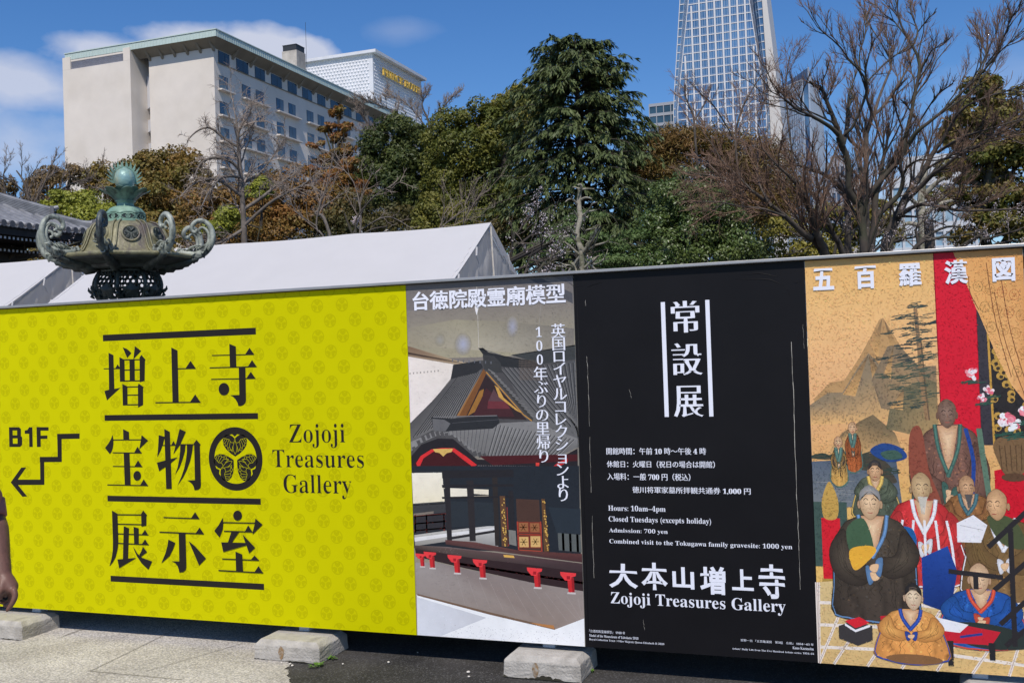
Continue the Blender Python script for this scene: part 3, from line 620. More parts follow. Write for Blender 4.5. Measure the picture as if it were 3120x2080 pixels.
for (x, y) in ((66, 474), (112, 470), (232, 488), (356, 510), (622, 552), (786, 575)):
    k = .72 if x < 80 else (.9 if x < 130 else 1.0 + (x - 200) / 4000)
    sh(Q4((x - 4 * k, y), (x + 24 * k, y), (x + 28 * k, y + 62 * k), (x + 2 * k, y + 62 * k)), pc(196, 40, 44)); sh(Q4((x + 14 * k, y + 4), (x + 24 * k, y), (x + 28 * k, y + 62 * k), (x + 18 * k, y + 62 * k)), pc(150, 28, 34))
    sh(Q4((x - 34 * k, y - 26 * k), (x + 34 * k, y - 20 * k), (x + 32 * k, y - 8 * k), (x + 14 * k, y - 2 * k), (x + 8 * k, y + 12 * k), (x - 14 * k, y + 10 * k), (x - 32 * k, y - 12 * k)), pc(222, 58, 62)); sh(Q4((x - 6 * k, y - 8 * k), (x + 8 * k, y - 8 * k), (x + 8 * k, y + 6 * k), (x - 6 * k, y + 6 * k)), pc(160, 26, 36))
    sh(Q4((x - 2 * k, y + 60 * k), (x + 32 * k, y + 62 * k), (x + 32 * k, y + 70 * k), (x - 4 * k, y + 68 * k)), pc(196, 186, 182))
shg(Q4((48, 656), (405, 766), (160, 866), (52, 866)), [pc(206, 208, 214), pc(196, 196, 200), pc(206, 208, 214), pc(214, 216, 222)])
sh(Q4((400, 764), (722, 826), (866, 772), (868, 930), (52, 905), (52, 856), (160, 862)), pc(232, 234, 244))
sh(Q4((48, 655), (150, 680), (405, 752), (722, 824), (722, 836), (520, 790), (405, 774), (150, 698), (48, 668)), pc(236, 237, 245)); sh(Q4((50, 652), (405, 742), (722, 818), (722, 828), (405, 754), (50, 660)), pc(112, 88, 70)); sh(Q4((600, 792), (716, 806), (720, 824), (640, 806)), pc(176, 120, 70))
for i in range(260):
    x = rg.uniform(180, 860); y = rg.uniform(785, 885)
    if y < 770 + (722 - abs(x - 722)) * .085 + 10: continue
    sh(Q4((x, y), (x + 3, y), (x + 3, y + 2.5), (x, y + 2.5)), pc(184, 182, 186))
FL_PHOTO = fl
mb = MB()
put_text(mb, '台徳院殿霊廟模型', (1256.5, 889.3), (1724.8, 924), 0.03, 0.022, k=.0030)
mb.build('title_lettering', [M_white_ink], P_photo)
mb = MB()
s_ = '英国ロイヤルコレクションより'; n = len(s_)
for i, ch in enumerate(s_):
    t = i / (n - 1); put_glyph(mb, ch, (1701.4 + 15.6 * t, 1007 + 499 * t), 0.0755, 0.018, -0.008, k=.0030)
s_ = '100年ぶりの里帰り'; n = len(s_)
for i, ch in enumerate(s_):
    t = i / (n - 1); put_glyph(mb, ch, (1642 + 15.6 * t, 1011 + 377.6 * t), 0.0755 if ord(ch) > 200 else .068, 0.018 if ord(ch) > 200 else -.012, -0.012 if ord(ch) > 200 else 0, k=.0030)
mb.build('vertical_lettering', [M_white_ink], P_photo)
# --- painting panel: a plain landscape-and-figures picture in the old scroll manner
fl = Flat(0.0004, 0.0000012)
PHX0, PHX1 = x0, x1
PX0, PX1, PZ0, PZ1 = XP[3] + .0012, XP[4], ZB0, ZB1
def UV(u, v): return (PX0 + (PX1 - PX0) * min(max(u, 0), 1), PZ1 - (PZ1 - PZ0) * min(max(v, 0), 1))
def sp(pts, c): fl.xz([UV(*p) for p in pts], c)
def spg(pts, cs): fl.xz([UV(*p) for p in pts], cols=cs)
def sl(pts, w, c, hold=False):
    fl.k += fl.step; fl.line([UV(*p) for p in pts], w, c, hold=True)
def smooth(pts, n=5):
    """closed rounded outline through the given points"""
    out = []; m = len(pts)
    for i in range(m):
        p0, p1, p2, p3 = pts[i - 1], pts[i], pts[(i + 1) % m], pts[(i + 2) % m]
        for j in range(n):
            t = j / n
            out.append(tuple(0.5 * ((2 * p1[k]) + (-p0[k] + p2[k]) * t + (2 * p0[k] - 5 * p1[k] + 4 * p2[k] - p3[k]) * t * t + (-p0[k] + 3 * p1[k] - 3 * p2[k] + p3[k]) * t ** 3) for k in (0, 1)))
    return out
def curve(pts, n=6):
    out = []; m = len(pts)
    for i in range(m - 1):
        p0, p1, p2, p3 = pts[max(i - 1, 0)], pts[i], pts[i + 1], pts[min(i + 2, m - 1)]
        for j in range(n):
            t = j / n
            out.append(tuple(0.5 * ((2 * p1[k]) + (-p0[k] + p2[k]) * t + (2 * p0[k] - 5 * p1[k] + 4 * p2[k] - p3[k]) * t * t + (-p0[k] + 3 * p1[k] - 3 * p2[k] + p3[k]) * t ** 3) for k in (0, 1)))
    out.append(pts[-1]); return out
rp = random.Random(8)
for i in range(12):      # silk ground
    v0, v1 = i / 12, (i + 1) / 12
    f = lambda v: pc(222 + 6 * sin(v * 9), 172 + 8 * sin(v * 9 + .4) + 6 * v, 106 + 14 * sin(v * 7) + 10 * v)
    spg([(0, v0), (1, v0), (1, v1), (0, v1)], [f(v0), f(v0), f(v1), f(v1)])
# far hills
def hill(pts, ct, cb, shade):
    base = max(p[1] for p in pts); spg(pts, [ct if p[1] < base - .02 else cb for p in pts])
    for (a, b, c_) in shade: spg([a, b, c_], [pc(110, 92, 70), pc(196, 152, 98), pc(206, 160, 100)])
og = pc(222, 174, 112)
hill([(0.02, .345), (.10, .305), (.17, .30), (.24, .25), (.31, .19), (.345, .155), (.365, .15), (.42, .20), (.47, .25), (.55, .28), (.56, .36), (.02, .37)], pc(176, 138, 92), og, [((.36, .152), (.30, .215), (.335, .25)), ((.37, .155), (.44, .235), (.40, .24))])
hill([(0.0, .36), (.09, .33), (.16, .33), (.25, .26), (.29, .235), (.35, .27), (.42, .33), (.45, .40), (0, .41)], pc(140, 122, 96), og, [((.29, .237), (.16, .335), (.22, .34)), ((.29, .237), (.36, .31), (.31, .32)), ((.30, .24), (.40, .345), (.355, .345))])
hill([(.30, .30), (.38, .22), (.43, .215), (.52, .27), (.60, .27), (.60, .40), (.34, .37)], pc(130, 112, 88), pc(196, 156, 104), [((.41, .217), (.36, .285), (.39, .30))])
hill([(.05, .50), (.15, .43), (.24, .40), (.30, .385), (.40, .43), (.45, .50)], pc(122, 104, 76), og, [((.24, .402), (.15, .445), (.2, .46))])
hill([(.38, .37), (.45, .32), (.55, .30), (.60, .31), (.60, .45), (.36, .42)], pc(112, 104, 78), pc(180, 146, 96), [((.45, .322), (.38, .37), (.44, .375))])
# pine
def tuft(u, v, w, h, c):
    for i in range(int(26 * w / .1)):
        a = u + rp.uniform(-w, w); b = v + rp.uniform(-h, h) * (1 - abs(a - u) / w * .7); l = rp.uniform(.012, .03)
        sl([(a - l, b + rp.uniform(0, .004)), (a + l, b - rp.uniform(-.003, .004))], .0035, c)
sl(curve([(.515, .13), (.525, .22), (.53, .30), (.55, .40)]), .016, pc(150, 118, 84)); sl(curve([(.535, .20), (.545, .30), (.56, .40)]), .006, pc(110, 88, 66))
for (u, v, w, h) in ((.515, .125, .05, .008), (.50, .15, .08, .01), (.55, .165, .07, .009), (.47, .185, .10, .012), (.56, .205, .08, .01), (.50, .22, .08, .012), (.45, .25, .11, .012), (.56, .245, .06, .012), (.50, .27, .08, .014), (.56, .285, .06, .014), (.42, .29, .09, .012), (.47, .315, .08, .018), (.53, .34, .06, .02), (.46, .36, .07, .016)):
    tuft(u, v, w, h, pc(*rp.choice([(58, 72, 66), (48, 62, 60), (72, 84, 70)])))
# red pillar, hanging screen, gold curtain
sp([(.605, 0), (.70, 0), (.79, .14), (.79, .46), (.615, .46)], pc(206, 24, 46)); sl([(.607, 0), (.615, .46)], .004, pc(150, 14, 34)); sl([(.79, .14), (.79, .46)], .004, pc(120, 14, 30))
sp([(.79, .14), (.83, .18), (.84, .46), (.79, .46)], pc(58, 54, 60)); sp([(.83, .18), (.84, .19), (.85, .46), (.84, .46)], pc(196, 150, 66)); sp([(.84, .19), (1, .36), (1, .46), (.85, .46)], pc(44, 40, 40))
for i in range(34):
    u = rp.uniform(.85, .99); v = rp.uniform(.22, .45)
    if (v - .2) < (u - .84) * 1.05: continue
    sp([UVp for UVp in ell(u, v, .018, .009, 9)], pc(186, 146, 70)); sp(ell(u + .004, v + .002, .009, .0045, 8), pc(60, 50, 40))
spg([(.695, 0), (1, 0), (1, .37), (.93, .32), (.87, .25), (.80, .15)], [pc(218, 160, 96), pc(206, 148, 84), pc(212, 146, 92), pc(226, 172, 110), pc(230, 176, 114), pc(222, 166, 100)])
for i in range(6):
    for j in range(5):
        u = .80 + j * .052 + (i % 2) * .026; v = .085 + i * .045 + (u - .8) * .15
        if u > .985 or (v > .13 + (u - .795) * 1.02): continue
        P = ell(u, v, .022, .013, 8); c = pc(*rp.choice([(170, 120, 66), (176, 104, 62), (150, 116, 66)])); sl(P + [P[0]], .0022, c)
        for k in range(7): sl([(u + rp.uniform(-.013, .013), v + rp.uniform(-.007, .007)) for _ in range(2)], .0016, c)
for a, b in (((.84, .03), (.93, .30)), ((.90, .06), (1, .33)), ((.87, .10), (.985, .345)), ((.76, .06), (.80, .14))): sl(curve([a, ((a[0] + b[0]) / 2 - .015, (a[1] + b[1]) / 2), b]), .003, pc(120, 70, 44))
# pond and banks
spg([(0, .50), (.40, .49), (.42, .60), (0, .62)], [pc(86, 96, 110), pc(74, 88, 104), pc(96, 106, 116), pc(120, 124, 124)])
for i in range(16): v = .50 + rp.random() * .1; u = rp.uniform(0, .25); sl([(u, v), (u + rp.uniform(.05, .14), v + .001)], .002, pc(140, 140, 138))
for (u, v, w, h) in ((.27, .50, .11, .022), (.36, .475, .06, .018), (.33, .53, .07, .02), (.05, .487, .06, .008)): sp(smooth([(u - w, v + h * .6), (u - w * .5, v - h * .5), (u, v - h), (u + w * .6, v - h * .3), (u + w, v + h), (u, v + h)]), pc(74, 68, 56)); tuft(u, v - h * .3, w, h, pc(54, 66, 56))
# terrace: red cloth, tiles
sp([(.84, .52), (1, .50), (1, .68), (.84, .68)], pc(200, 20, 40)); sp([(0, .60), (.16, .60), (.16, .76), (0, .76)], pc(64, 84, 76)); sp([(.035, .64), (.125, .64), (.125, .80), (.035, .80)], pc(206, 30, 44)); sp([(.03, .79), (.14, .79), (.16, .84), (.02, .84)], pc(170, 136, 66)); sp(smooth([(.05, .64), (.04, .60), (.06, .565), (.08, .55), (.10, .565), (.12, .60), (.11, .64)]), pc(190, 152, 76))
spg([(0, .80), (1, .74), (1, 1), (0, 1)], [pc(210, 184, 130), pc(206, 180, 128), pc(214, 178, 116), pc(208, 174, 116)])
wj = pc(226, 214, 202)
for v in (.845, .90, .955): sl([(0, v + .005), (.5, v), (1, v + .02)], .014, wj)
for i in range(-3, 9): sl([(.07 + i * .16, 1.0), (.07 + i * .16 + .26, .80)], .012, wj)
for i in range(-3, 9): sl([(.07 + i * .16, 1.0), (.07 + i * .16 + .26, .80)], .0018, pc(150, 120, 106))
for i in range(13): 
    u = rp.uniform(.05, .95); v = rp.uniform(.84, .985)
    for k in range(16): a = u + rp.gauss(0, .022); b = v + rp.gauss(0, .008); sl([(a, b), (a + .008, b + rp.uniform(-.002, .002))], .0022, pc(176, 148, 92))
# stuffs and figures (plain seated people in robes, drawn in flat colour and line)
def mulc(c, k, t=(1, 1, 1)): return (min(c[0] * k * t[0], .95), min(c[1] * k * t[1], .95), min(c[2] * k * t[2], .95), 1)
def fan(pts, cen, cc, ce):
    fl.k += fl.step; m = len(pts)
    for i in range(m): fl.xz([UV(*pts[i]), UV(*pts[(i + 1) % m]), UV(*cen)], cols=[ce, ce, cc], hold=True)
def robe(u, v, w, h, c, c2, trim, seed, flare=1.0):
    """seated figure's robe: a shaded grid with soft folds, sleeves, collar and small woven motifs"""
    r = random.Random(seed); HWX = [0, .06, .2, .4, .7, .92, 1]; HWY = [.13, .30, .42, .47, .56 * flare, .60 * flare, .54 * flare]; nr, nc = 18, 20; ph = r.uniform(0, 6); sk = r.uniform(-.06, .06)
    def P(s_, t): return (u + sk * w * (1 - t) + s_ * w * float(np.interp(t, HWX, HWY)), v + h * t + .014 * (1 - s_ * s_) * (t > .9))
    def C_(s_, t):
        k = 1.12 - .5 * s_ * s_ - .42 * max(0, sin(s_ * (9 + 5 * t) + ph + 2.2 * sin(t * 5 + s_ * 2))) ** 3 * (.35 + t * .7) + .22 * max(0, sin(s_ * (9 + 5 * t) + ph + 1.3 + 2.2 * sin(t * 5 + s_ * 2))) ** 4
        b_ = tuple(c[i] * (1 - t) + c2[i] * t for i in range(3)); return mulc(b_, max(k, .3))
    fl.k += fl.step
    for i in range(nr):
        for j in range(nc):
            t0, t1, s0, s1 = i / nr, (i + 1) / nr, j / nc * 2 - 1, (j + 1) / nc * 2 - 1
            fl.xz([UV(*P(s0, t1)), UV(*P(s1, t1)), UV(*P(s1, t0)), UV(*P(s0, t0))], cols=[C_(s0, t1), C_(s1, t1), C_(s1, t0), C_(s0, t0)], hold=True)
    for i in range(int(90 * w * h / .06)):      # woven motifs
        s_, t = r.uniform(-.9, .9), r.uniform(.12, .95); p = P(s_, t); k = C_(s_, t); q = r.uniform(.003, .0065); sp(ell(p[0], p[1], q, q * .45, 7), mulc(k, r.choice([1.5, 1.35, .65]), r.choice([(1.1, 1, .8), (.9, 1, 1.1), (1, 1, 1)])))
    dk = mulc(c, .26); edge = [P(-1, i / 14) for i in range(15)] + [P(-1 + 2 * i / 12, 1) for i in range(13)] + [P(1, 1 - i / 14) for i in range(15)]; sl(edge, .0019, dk)
    hem = [P(-1 + 2 * i / 12, .985 + .006 * sin(i * 2.1)) for i in range(13)]; sl(hem, .0065, trim); sl([P(-.97, .3 + .68 * i / 8) for i in range(9)], .004, trim); sl([P(.97, .3 + .68 * i / 8) for i in range(9)], .004, trim)
    for i in range(30):
        s_ = r.uniform(-.9, .9); t0 = r.uniform(.1, .7); t1 = min(t0 + r.uniform(.12, .4), .98); sl([P(s_ + .05 * sin(q * 3 + i), t0 + (t1 - t0) * q / 5) for q in range(6)], r.uniform(.0008, .0019), dk)
    for s_ in (-1, 1):      # sleeves meeting at different heights, with cuffs
        dy = r.uniform(-.05, .06); Q = smooth([(u + s_ * w * .33, v + h * .14), (u + s_ * w * .50, v + h * .34), (u + s_ * w * .44, v + h * (.56 + dy)), (u + s_ * w * .20, v + h * (.66 + dy)), (u + s_ * w * .04, v + h * (.58 + dy)), (u + s_ * w * .08, v + h * (.46 + dy)), (u + s_ * w * .24, v + h * .38)], 4)
        fan(Q, (u + s_ * w * .33, v + h * .42), mulc(c, 1.22), mulc(c2, .62)); sl(Q + [Q[0]], .0017, dk)
        for q in range(6): a0 = (u + s_ * w * r.uniform(.30, .42), v + h * r.uniform(.2, .36)); sl(curve([a0, (u + s_ * w * r.uniform(.24, .4), v + h * (.48 + dy)), (u + s_ * w * r.uniform(.10, .3), v + h * (.60 + dy))], 4), .0011, dk)
        cu_ = smooth([(u + s_ * w * .10, v + h * (.46 + dy)), (u + s_ * w * .02, v + h * (.48 + dy)), (u + s_ * w * .01, v + h * (.60 + dy)), (u + s_ * w * .07, v + h * (.64 + dy))], 3); fan(cu_, (u + s_ * w * .05, v + h * (.55 + dy)), mulc(trim, 1.1), mulc(trim, .7)); sl(cu_ + [cu_[0]], .0012, dk)
        hd_ = smooth([(u + s_ * w * .05, v + h * (.52 + dy)), (u - s_ * w * .04, v + h * (.53 + dy)), (u - s_ * w * .05, v + h * (.58 + dy)), (u + s_ * w * .02, v + h * (.60 + dy))], 3); sp(hd_, pc(224, 184, 142)); sl(hd_ + [hd_[0]], .001, pc(120, 80, 60))
    fan([(u - w * .13, v + h * .01), (u + w * .13, v + h * .01), (u + w * .03, v + h * .36), (u - w * .03, v + h * .36)], (u, v + h * .12), pc(232, 198, 158), pc(190, 144, 108))
    for s_, o in ((-1, 0), (1, .02)):
        for wd_, cc in ((.016, mulc(trim, .55)), (.0125, trim), (.004, mulc(trim, 1.5))): sl(curve([(u + s_ * w * .16, v), (u + s_ * w * .12, v + h * .2), (u - s_ * w * o, v + h * .42)], 4), wd_, cc)
def head(u, v, r_, skin, hair=None, beard=None, turn=0.0):
    r_ = r_ * .86; sh_ = mulc(skin, .58, (1, .92, .86))
    for s_ in (-1, 1): e = ell(u + s_ * r_ * .86 - turn * r_ * .3, v + r_ * .08, r_ * .13, r_ * .17, 10); sp(e, sh_); sl(e + [e[0]], .0011, pc(110, 70, 52))
    P = smooth([(u, v - r_ * .70), (u + r_ * .70, v - r_ * .44), (u + r_ * .82, v - r_ * .02), (u + r_ * .62, v + r_ * .40), (u + r_ * .18, v + r_ * .66), (u - r_ * .18, v + r_ * .66), (u - r_ * .62, v + r_ * .40), (u - r_ * .82, v - r_ * .02), (u - r_ * .70, v - r_ * .44)])
    t = turn * r_; fan(P, (u + t * .6 - r_ * .1, v - r_ * .05), mulc(skin, 1.12), sh_); sl(P + [P[0]], .0014, pc(110, 74, 54)); k = pc(52, 40, 38)
    if hair: fan(smooth([(u, v - r_ * .72), (u + r_ * .72, v - r_ * .45), (u + r_ * .80, v - r_ * .06), (u + r_ * .55, v - r_ * .26), (u, v - r_ * .34), (u - r_ * .55, v - r_ * .26), (u - r_ * .80, v - r_ * .06), (u - r_ * .72, v - r_ * .45)]), (u, v - r_ * .5), mulc(hair, 1.15), mulc(hair, .7))
    for q in range(3): sl(curve([(u + t - r_ * .4, v - r_ * (.26 + .09 * q)), (u + t, v - r_ * (.30 + .09 * q)), (u + t + r_ * .4, v - r_ * (.26 + .09 * q))], 4), .0009, sh_)
    for s_ in (-1, 1):
        sl(curve([(u + t + s_ * r_ * .52, v - r_ * .08), (u + t + s_ * r_ * .32, v - r_ * .18), (u + t + s_ * r_ * .12, v - r_ * .10)], 4), .0028, k); sl(curve([(u + t + s_ * r_ * .44, v + r_ * .02), (u + t + s_ * r_ * .30, v + r_ * .06), (u + t + s_ * r_ * .16, v + r_ * .035)], 4), .0022, k)
        sl(curve([(u + t + s_ * r_ * .2, v + r_ * .20), (u + t + s_ * r_ * .34, v + r_ * .34), (u + t + s_ * r_ * .30, v + r_ * .46)], 4), .0010, sh_)
    sl(curve([(u + t - r_ * .04, v - r_ * .04), (u + t + r_ * .06, v + r_ * .16), (u + t + r_ * .12, v + r_ * .22), (u + t, v + r_ * .26), (u + t - r_ * .1, v + r_ * .22)], 4), .0014, pc(140, 92, 68)); sl(curve([(u + t - r_ * .2, v + r_ * .40), (u + t, v + r_ * .42), (u + t + r_ * .2, v + r_ * .40)], 4), .0032, pc(166, 78, 66))
    if beard:
        for q in range(16): a0 = u + t + r_ * (-.4 + .8 * q / 15); sl(curve([(a0, v + r_ * .40), (a0 * .6 + (u + t) * .4, v + r_ * .75), (u + t + (a0 - u - t) * .3, v + r_ * (1.0 + .2 * sin(q)))], 4), .003, mulc(beard, .8 + .3 * (q % 2)))
def painterly(fl, n, seed, lmin, lmax, wmin, wmax, amp, x0, x1, z0, z1, horiz=.0):
    """brush texture: short strokes that take the colour of the shape they lie on, a little lighter or darker"""
    r = np.random.default_rng(seed); X = r.uniform(x0, x1, n); Z = r.uniform(z0, z1, n); K = np.full((n, 3), -1.0); V = fl.mb.v
    order = np.argsort(X); X = X[order]; Z = Z[order]
    for f, c in zip(fl.mb.f, fl.mb.c):
        px_ = [V[i][0] for i in f]; pz_ = [V[i][2] for i in f]; xa, xb, za, zb_ = min(px_), max(px_), min(pz_), max(pz_)
        lo, hi = np.searchsorted(X, xa), np.searchsorted(X, xb)
        if hi <= lo: continue
        xs, zs = X[lo:hi], Z[lo:hi]; inside = np.zeros(hi - lo, bool); m = len(f)
        if not ((zs >= za) & (zs <= zb_)).any(): continue
        for i in range(m):
            xi, zi, xj, zj = px_[i], pz_[i], px_[i - 1], pz_[i - 1]
            if zi == zj: continue
            inside ^= ((zi > zs) != (zj > zs)) & (xs < (xj - xi) * (zs - zi) / (zj - zi) + xi)
        if not inside.any(): continue
        idx = np.nonzero(inside)[0]
        if isinstance(c[0], (tuple, list)):
            d = (xs[idx][:, None] - np.array(px_)) ** 2 + (zs[idx][:, None] - np.array(pz_)) ** 2; w_ = 1 / (d + 1e-7); w_ /= w_.sum(1, keepdims=True); K[lo + idx] = w_ @ np.array([q[:3] for q in c])
        else: K[lo + idx] = c[:3]
    ok = K[:, 0] >= 0; g = r.normal(0, 1, (n, 1)); K = np.clip(K * np.exp(amp * g + r.normal(0, amp * .35, (n, 3))), .002, .92); fl.k += fl.step
    for i in np.nonzero(ok)[0]:
        l = r.uniform(lmin, lmax) / 2; w_ = r.uniform(wmin, wmax) / 2; a_ = r.normal(0, .5) + (0 if r.random() < .5 + horiz else pi / 2); ca, sa = cos(a_), sin(a_); x, z = X[i], Z[i]
        P = [(x - l * ca, z - l * sa), (x + w_ * sa, z - w_ * ca), (x + l * ca, z + l * sa), (x - w_ * sa, z + w_ * ca)]
        if min(p[0] for p in P) < x0 or max(p[0] for p in P) > x1 or min(p[1] for p in P) < z0 or max(p[1] for p in P) > z1: continue
        kb = fl.k; fl.k += fl.step * (1 + i % 60); fl.xz(P, (*K[i], 1), hold=True); fl.k = kb
painterly(FL_PHOTO, 9000, 5, .003, .010, .0015, .0035, .075, PHX0, PHX1, ZB0 + .001, ZB1 - .001, .3)
FL_PHOTO.mb.build('photo_print', [M_print], P_photo)
wht = pc(226, 224, 226)
# small walkers by the water
for (u, v, c, c2) in ((.20, .43, (150, 84, 46), (176, 96, 50)), (.13, .465, (70, 62, 58), (206, 160, 84))):
    robe(u, v, .075, .085, pc(*c), pc(*c2), pc(80, 110, 100), int(u * 100)); head(u, v - .012, .026, pc(224, 184, 142))
sp(smooth([(.28, .475), (.34, .455), (.42, .465), (.45, .49), (.36, .50)]), pc(38, 70, 128)); sp(smooth([(.33, .478), (.40, .472), (.43, .49), (.36, .495)]), pc(64, 92, 80))
# tall cloth bundle and vase of peonies
robe(.64, .41, .36, .30, pc(124, 88, 74), pc(104, 74, 62), pc(70, 104, 92), 21, .9); sp(smooth([(.47, .43), (.52, .42), (.55, .52), (.60, .60), (.56, .64), (.50, .60), (.46, .52)]), pc(140, 74, 56)); sl(curve([(.72, .42), (.75, .5), (.74, .60), (.79, .68)]), .016, pc(36, 68, 140)); sl(curve([(.78, .42), (.80, .52), (.83, .62), (.90, .67)]), .022, pc(92, 118, 98)); head(.64, .385, .058, pc(140, 112, 96))
sp(smooth([(.86, .50), (.84, .46), (.88, .44), (.97, .44), (1, .46), (.985, .51), (.95, .53), (.89, .53)]), pc(120, 92, 62)); sp(ell(.925, .535, .055, .010, 16), pc(92, 66, 46))
for i in range(6): sl([(.865 + i * .024, .46), (.875 + i * .021, .52)], .004, pc(86, 64, 42))
tuft(.93, .435, .07, .012, pc(44, 84, 70))
for (u, v, r_) in ((.915, .405, .055), (.985, .385, .04), (.83, .33, .03), (.76, .29, .035), (.80, .35, .025)):
    for i in range(20): a = rp.uniform(0, 6.28); d = rp.uniform(0, .8) * r_; sp(ell(u + d * cos(a), v + d * sin(a) * .5, r_ * .26, r_ * .14, 8), pc(*rp.choice([(240, 214, 216), (232, 140, 150), (246, 232, 230), (222, 110, 126)])))
    tuft(u, v + r_ * .55, r_, .006, pc(50, 84, 70))
# middle row
robe(.30, .535, .20, .10, pc(96, 104, 84), pc(80, 88, 72), pc(206, 170, 90), 81); head(.30, .522, .044, pc(214, 172, 130), pc(60, 56, 56))
robe(.72, .575, .24, .12, pc(150, 104, 60), pc(130, 84, 52), pc(70, 104, 110), 82); head(.715, .56, .048, pc(206, 164, 124), None, pc(90, 86, 84), .2)
robe(.52, .59, .34, .20, pc(206, 52, 54), pc(196, 60, 58), wht, 31); 
for i in range(5): sl(curve([(.42 + i * .05, .64), (.40 + i * .06, .70), (.39 + i * .065, .77)], 4), .010, wht)
sp(smooth([(.37, .66), (.46, .66), (.48, .70), (.42, .72), (.36, .70)]), pc(34, 92, 150)); head(.51, .562, .062, pc(206, 176, 132), None, pc(196, 190, 176), .1)
robe(.87, .63, .34, .19, pc(110, 86, 50), pc(128, 98, 62), wht, 41); sp(smooth([(.80, .63), (.88, .625), (.94, .65), (.96, .70), (.86, .69)]), pc(76, 84, 54)); head(.845, .60, .062, pc(222, 178, 132), None, None, -.25); sp([(.665, .645), (.74, .625), (.80, .648), (.77, .69), (.665, .69)], wht); sl([(.68, .65), (.78, .66)], .0018, pc(150, 146, 150))
spg([(.50, .73), (.62, .70), (.66, .76), (.62, .86), (.50, .84)], [pc(30, 64, 140), pc(36, 72, 150), pc(28, 58, 128), pc(22, 46, 104), pc(24, 52, 116)])
sp([(.11, .805), (.17, .79), (.32, .795), (.34, .83), (.33, .91), (.29, .915), (.27, .87), (.20, .875), (.19, .915), (.15, .91), (.13, .86)], pc(178, 112, 64)); sp(ell(.225, .81, .115, .022, 20), pc(196, 130, 78)); sp(ell(.225, .81, .09, .014, 20), pc(40, 62, 120))
robe(.28, .63, .42, .25, pc(78, 68, 56), pc(66, 56, 48), pc(96, 130, 168), 51, .85); sp(smooth([(.16, .66), (.24, .64), (.28, .72), (.20, .74), (.16, .71)]), pc(66, 92, 66)); sp(smooth([(.17, .715), (.26, .705), (.29, .72), (.20, .765), (.17, .75)]), pc(226, 168, 56)); head(.27, .60, .070, pc(226, 192, 152), pc(150, 148, 146))
# front row
robe(.76, .80, .36, .13, pc(36, 82, 156), pc(40, 90, 160), pc(196, 78, 56), 61); sp(smooth([(.62, .885), (.78, .88), (.94, .90), (.97, .93), (.80, .94), (.66, .925)]), pc(44, 52, 48)); head(.755, .775, .062, pc(228, 192, 154))
sp([(.30, .875), (.42, .868), (.84, .898), (.80, .93), (.58, .93), (.30, .89)], pc(190, 32, 48)); sp([(.55, .87), (.70, .885), (.66, .905), (.52, .90)], wht); sl([(.66, .915), (.76, .905)], .01, pc(40, 60, 130))
for (u, v0, v1) in ((.305, .885, .935), (.60, .925, .985), (.785, .925, .965)): sp([(u, v0), (u + .03, v0), (u + .028, v1), (u + .004, v1)], pc(40, 38, 40))
robe(.44, .855, .30, .12, pc(226, 160, 88), pc(222, 150, 80), pc(44, 72, 150), 71); head(.455, .825, .055, pc(232, 204, 172), pc(46, 42, 42)); sp(ell(.45, .975, .13, .012, 24), pc(130, 92, 58))
sp([(.10, .905), (.17, .89), (.26, .90), (.26, .935), (.19, .95), (.10, .935)], pc(58, 54, 54)); sp([(.13, .892), (.20, .88), (.25, .893), (.18, .908)], pc(206, 34, 48)); sp([(.13, .897), (.18, .912), (.25, .897), (.25, .903), (.18, .918), (.13, .903)], wht)
# dark railing
for a, b in (((.80, .70), (1, .60)), ((.82, .80), (1, .715)), ((.62, .76), (.86, .77)), ((.84, .88), (1, .80)), ((.86, .93), (1, .865))): sl([a, b], .020, pc(42, 38, 40))
for u, v0, v1 in ((.90, .655, .93), (.985, .61, .86), (.74, .765, .80)): sl([(u, v0), (u, v1)], .020, pc(42, 38, 40))
painterly(fl, 15000, 3, .004, .016, .0010, .0030, .17, PX0, PX1, PZ0 + .001, PZ1 - .001)
print('PAINT LAYERS', fl.k, FL_PHOTO.k, len(fl.mb.f)); fl.mb.build('picture_print', [M_print], P_paint)
Zt = zm(2340, 430, 3.0154)
for ch, a, b in (('五', (410, 1175), (610, 1363)), ('百', (793, 1152), (1000, 1350)), ('羅', (1197, 1128), (1413, 1325)), ('漢', (1615, 1100), (1840, 1307)), ('図', (2055, 1078), (2273, 1282))):
    q = MB(); put_text(q, ch, Zt(a), Zt(b), .04, .034, k=.0046); q.build('title_character', [M_white_ink], P_paint)

# ---------------------------------------------------------------- ground
def ground_mat():
    m = mat('wet_asphalt', (0.052, 0.047, 0.043), rough=0.85, var=0.25, scale=3, bump=0.5, bscale=160, col2=(0.020, 0.018, 0.015), c2scale=0.9, c2lo=.42, c2hi=.58)
    nt = m.node_tree; N = nt.nodes; L = nt.links; b = N['Principled BSDF']
    vo = N.new('ShaderNodeTexVoronoi'); vo.inputs['Scale'].default_value = 150; tc = N.new('ShaderNodeTexCoord'); L.new(tc.outputs['Object'], vo.inputs['Vector'])
    wn = N.new('ShaderNodeSeparateColor'); L.new(vo.outputs['Color'], wn.inputs[0])
    mr = N.new('ShaderNodeMapRange'); mr.inputs[1].default_value = 0.72; mr.inputs[2].default_value = 1; mr.inputs[3].default_value = 0; mr.inputs[4].default_value = .55; L.new(wn.outputs[0], mr.inputs[0])
    mx = N.new('ShaderNodeMix'); mx.data_type = 'RGBA'; L.new(mr.outputs[0], mx.inputs[0]); L.new(b.inputs['Base Color'].links[0].from_socket, mx.inputs[6]); mx.inputs[7].default_value = (.17, .165, .16, 1)
    L.new(mx.outputs[2], b.inputs['Base Color']); return m
M_asph = ground_mat()
mb = MB(); S = 1500
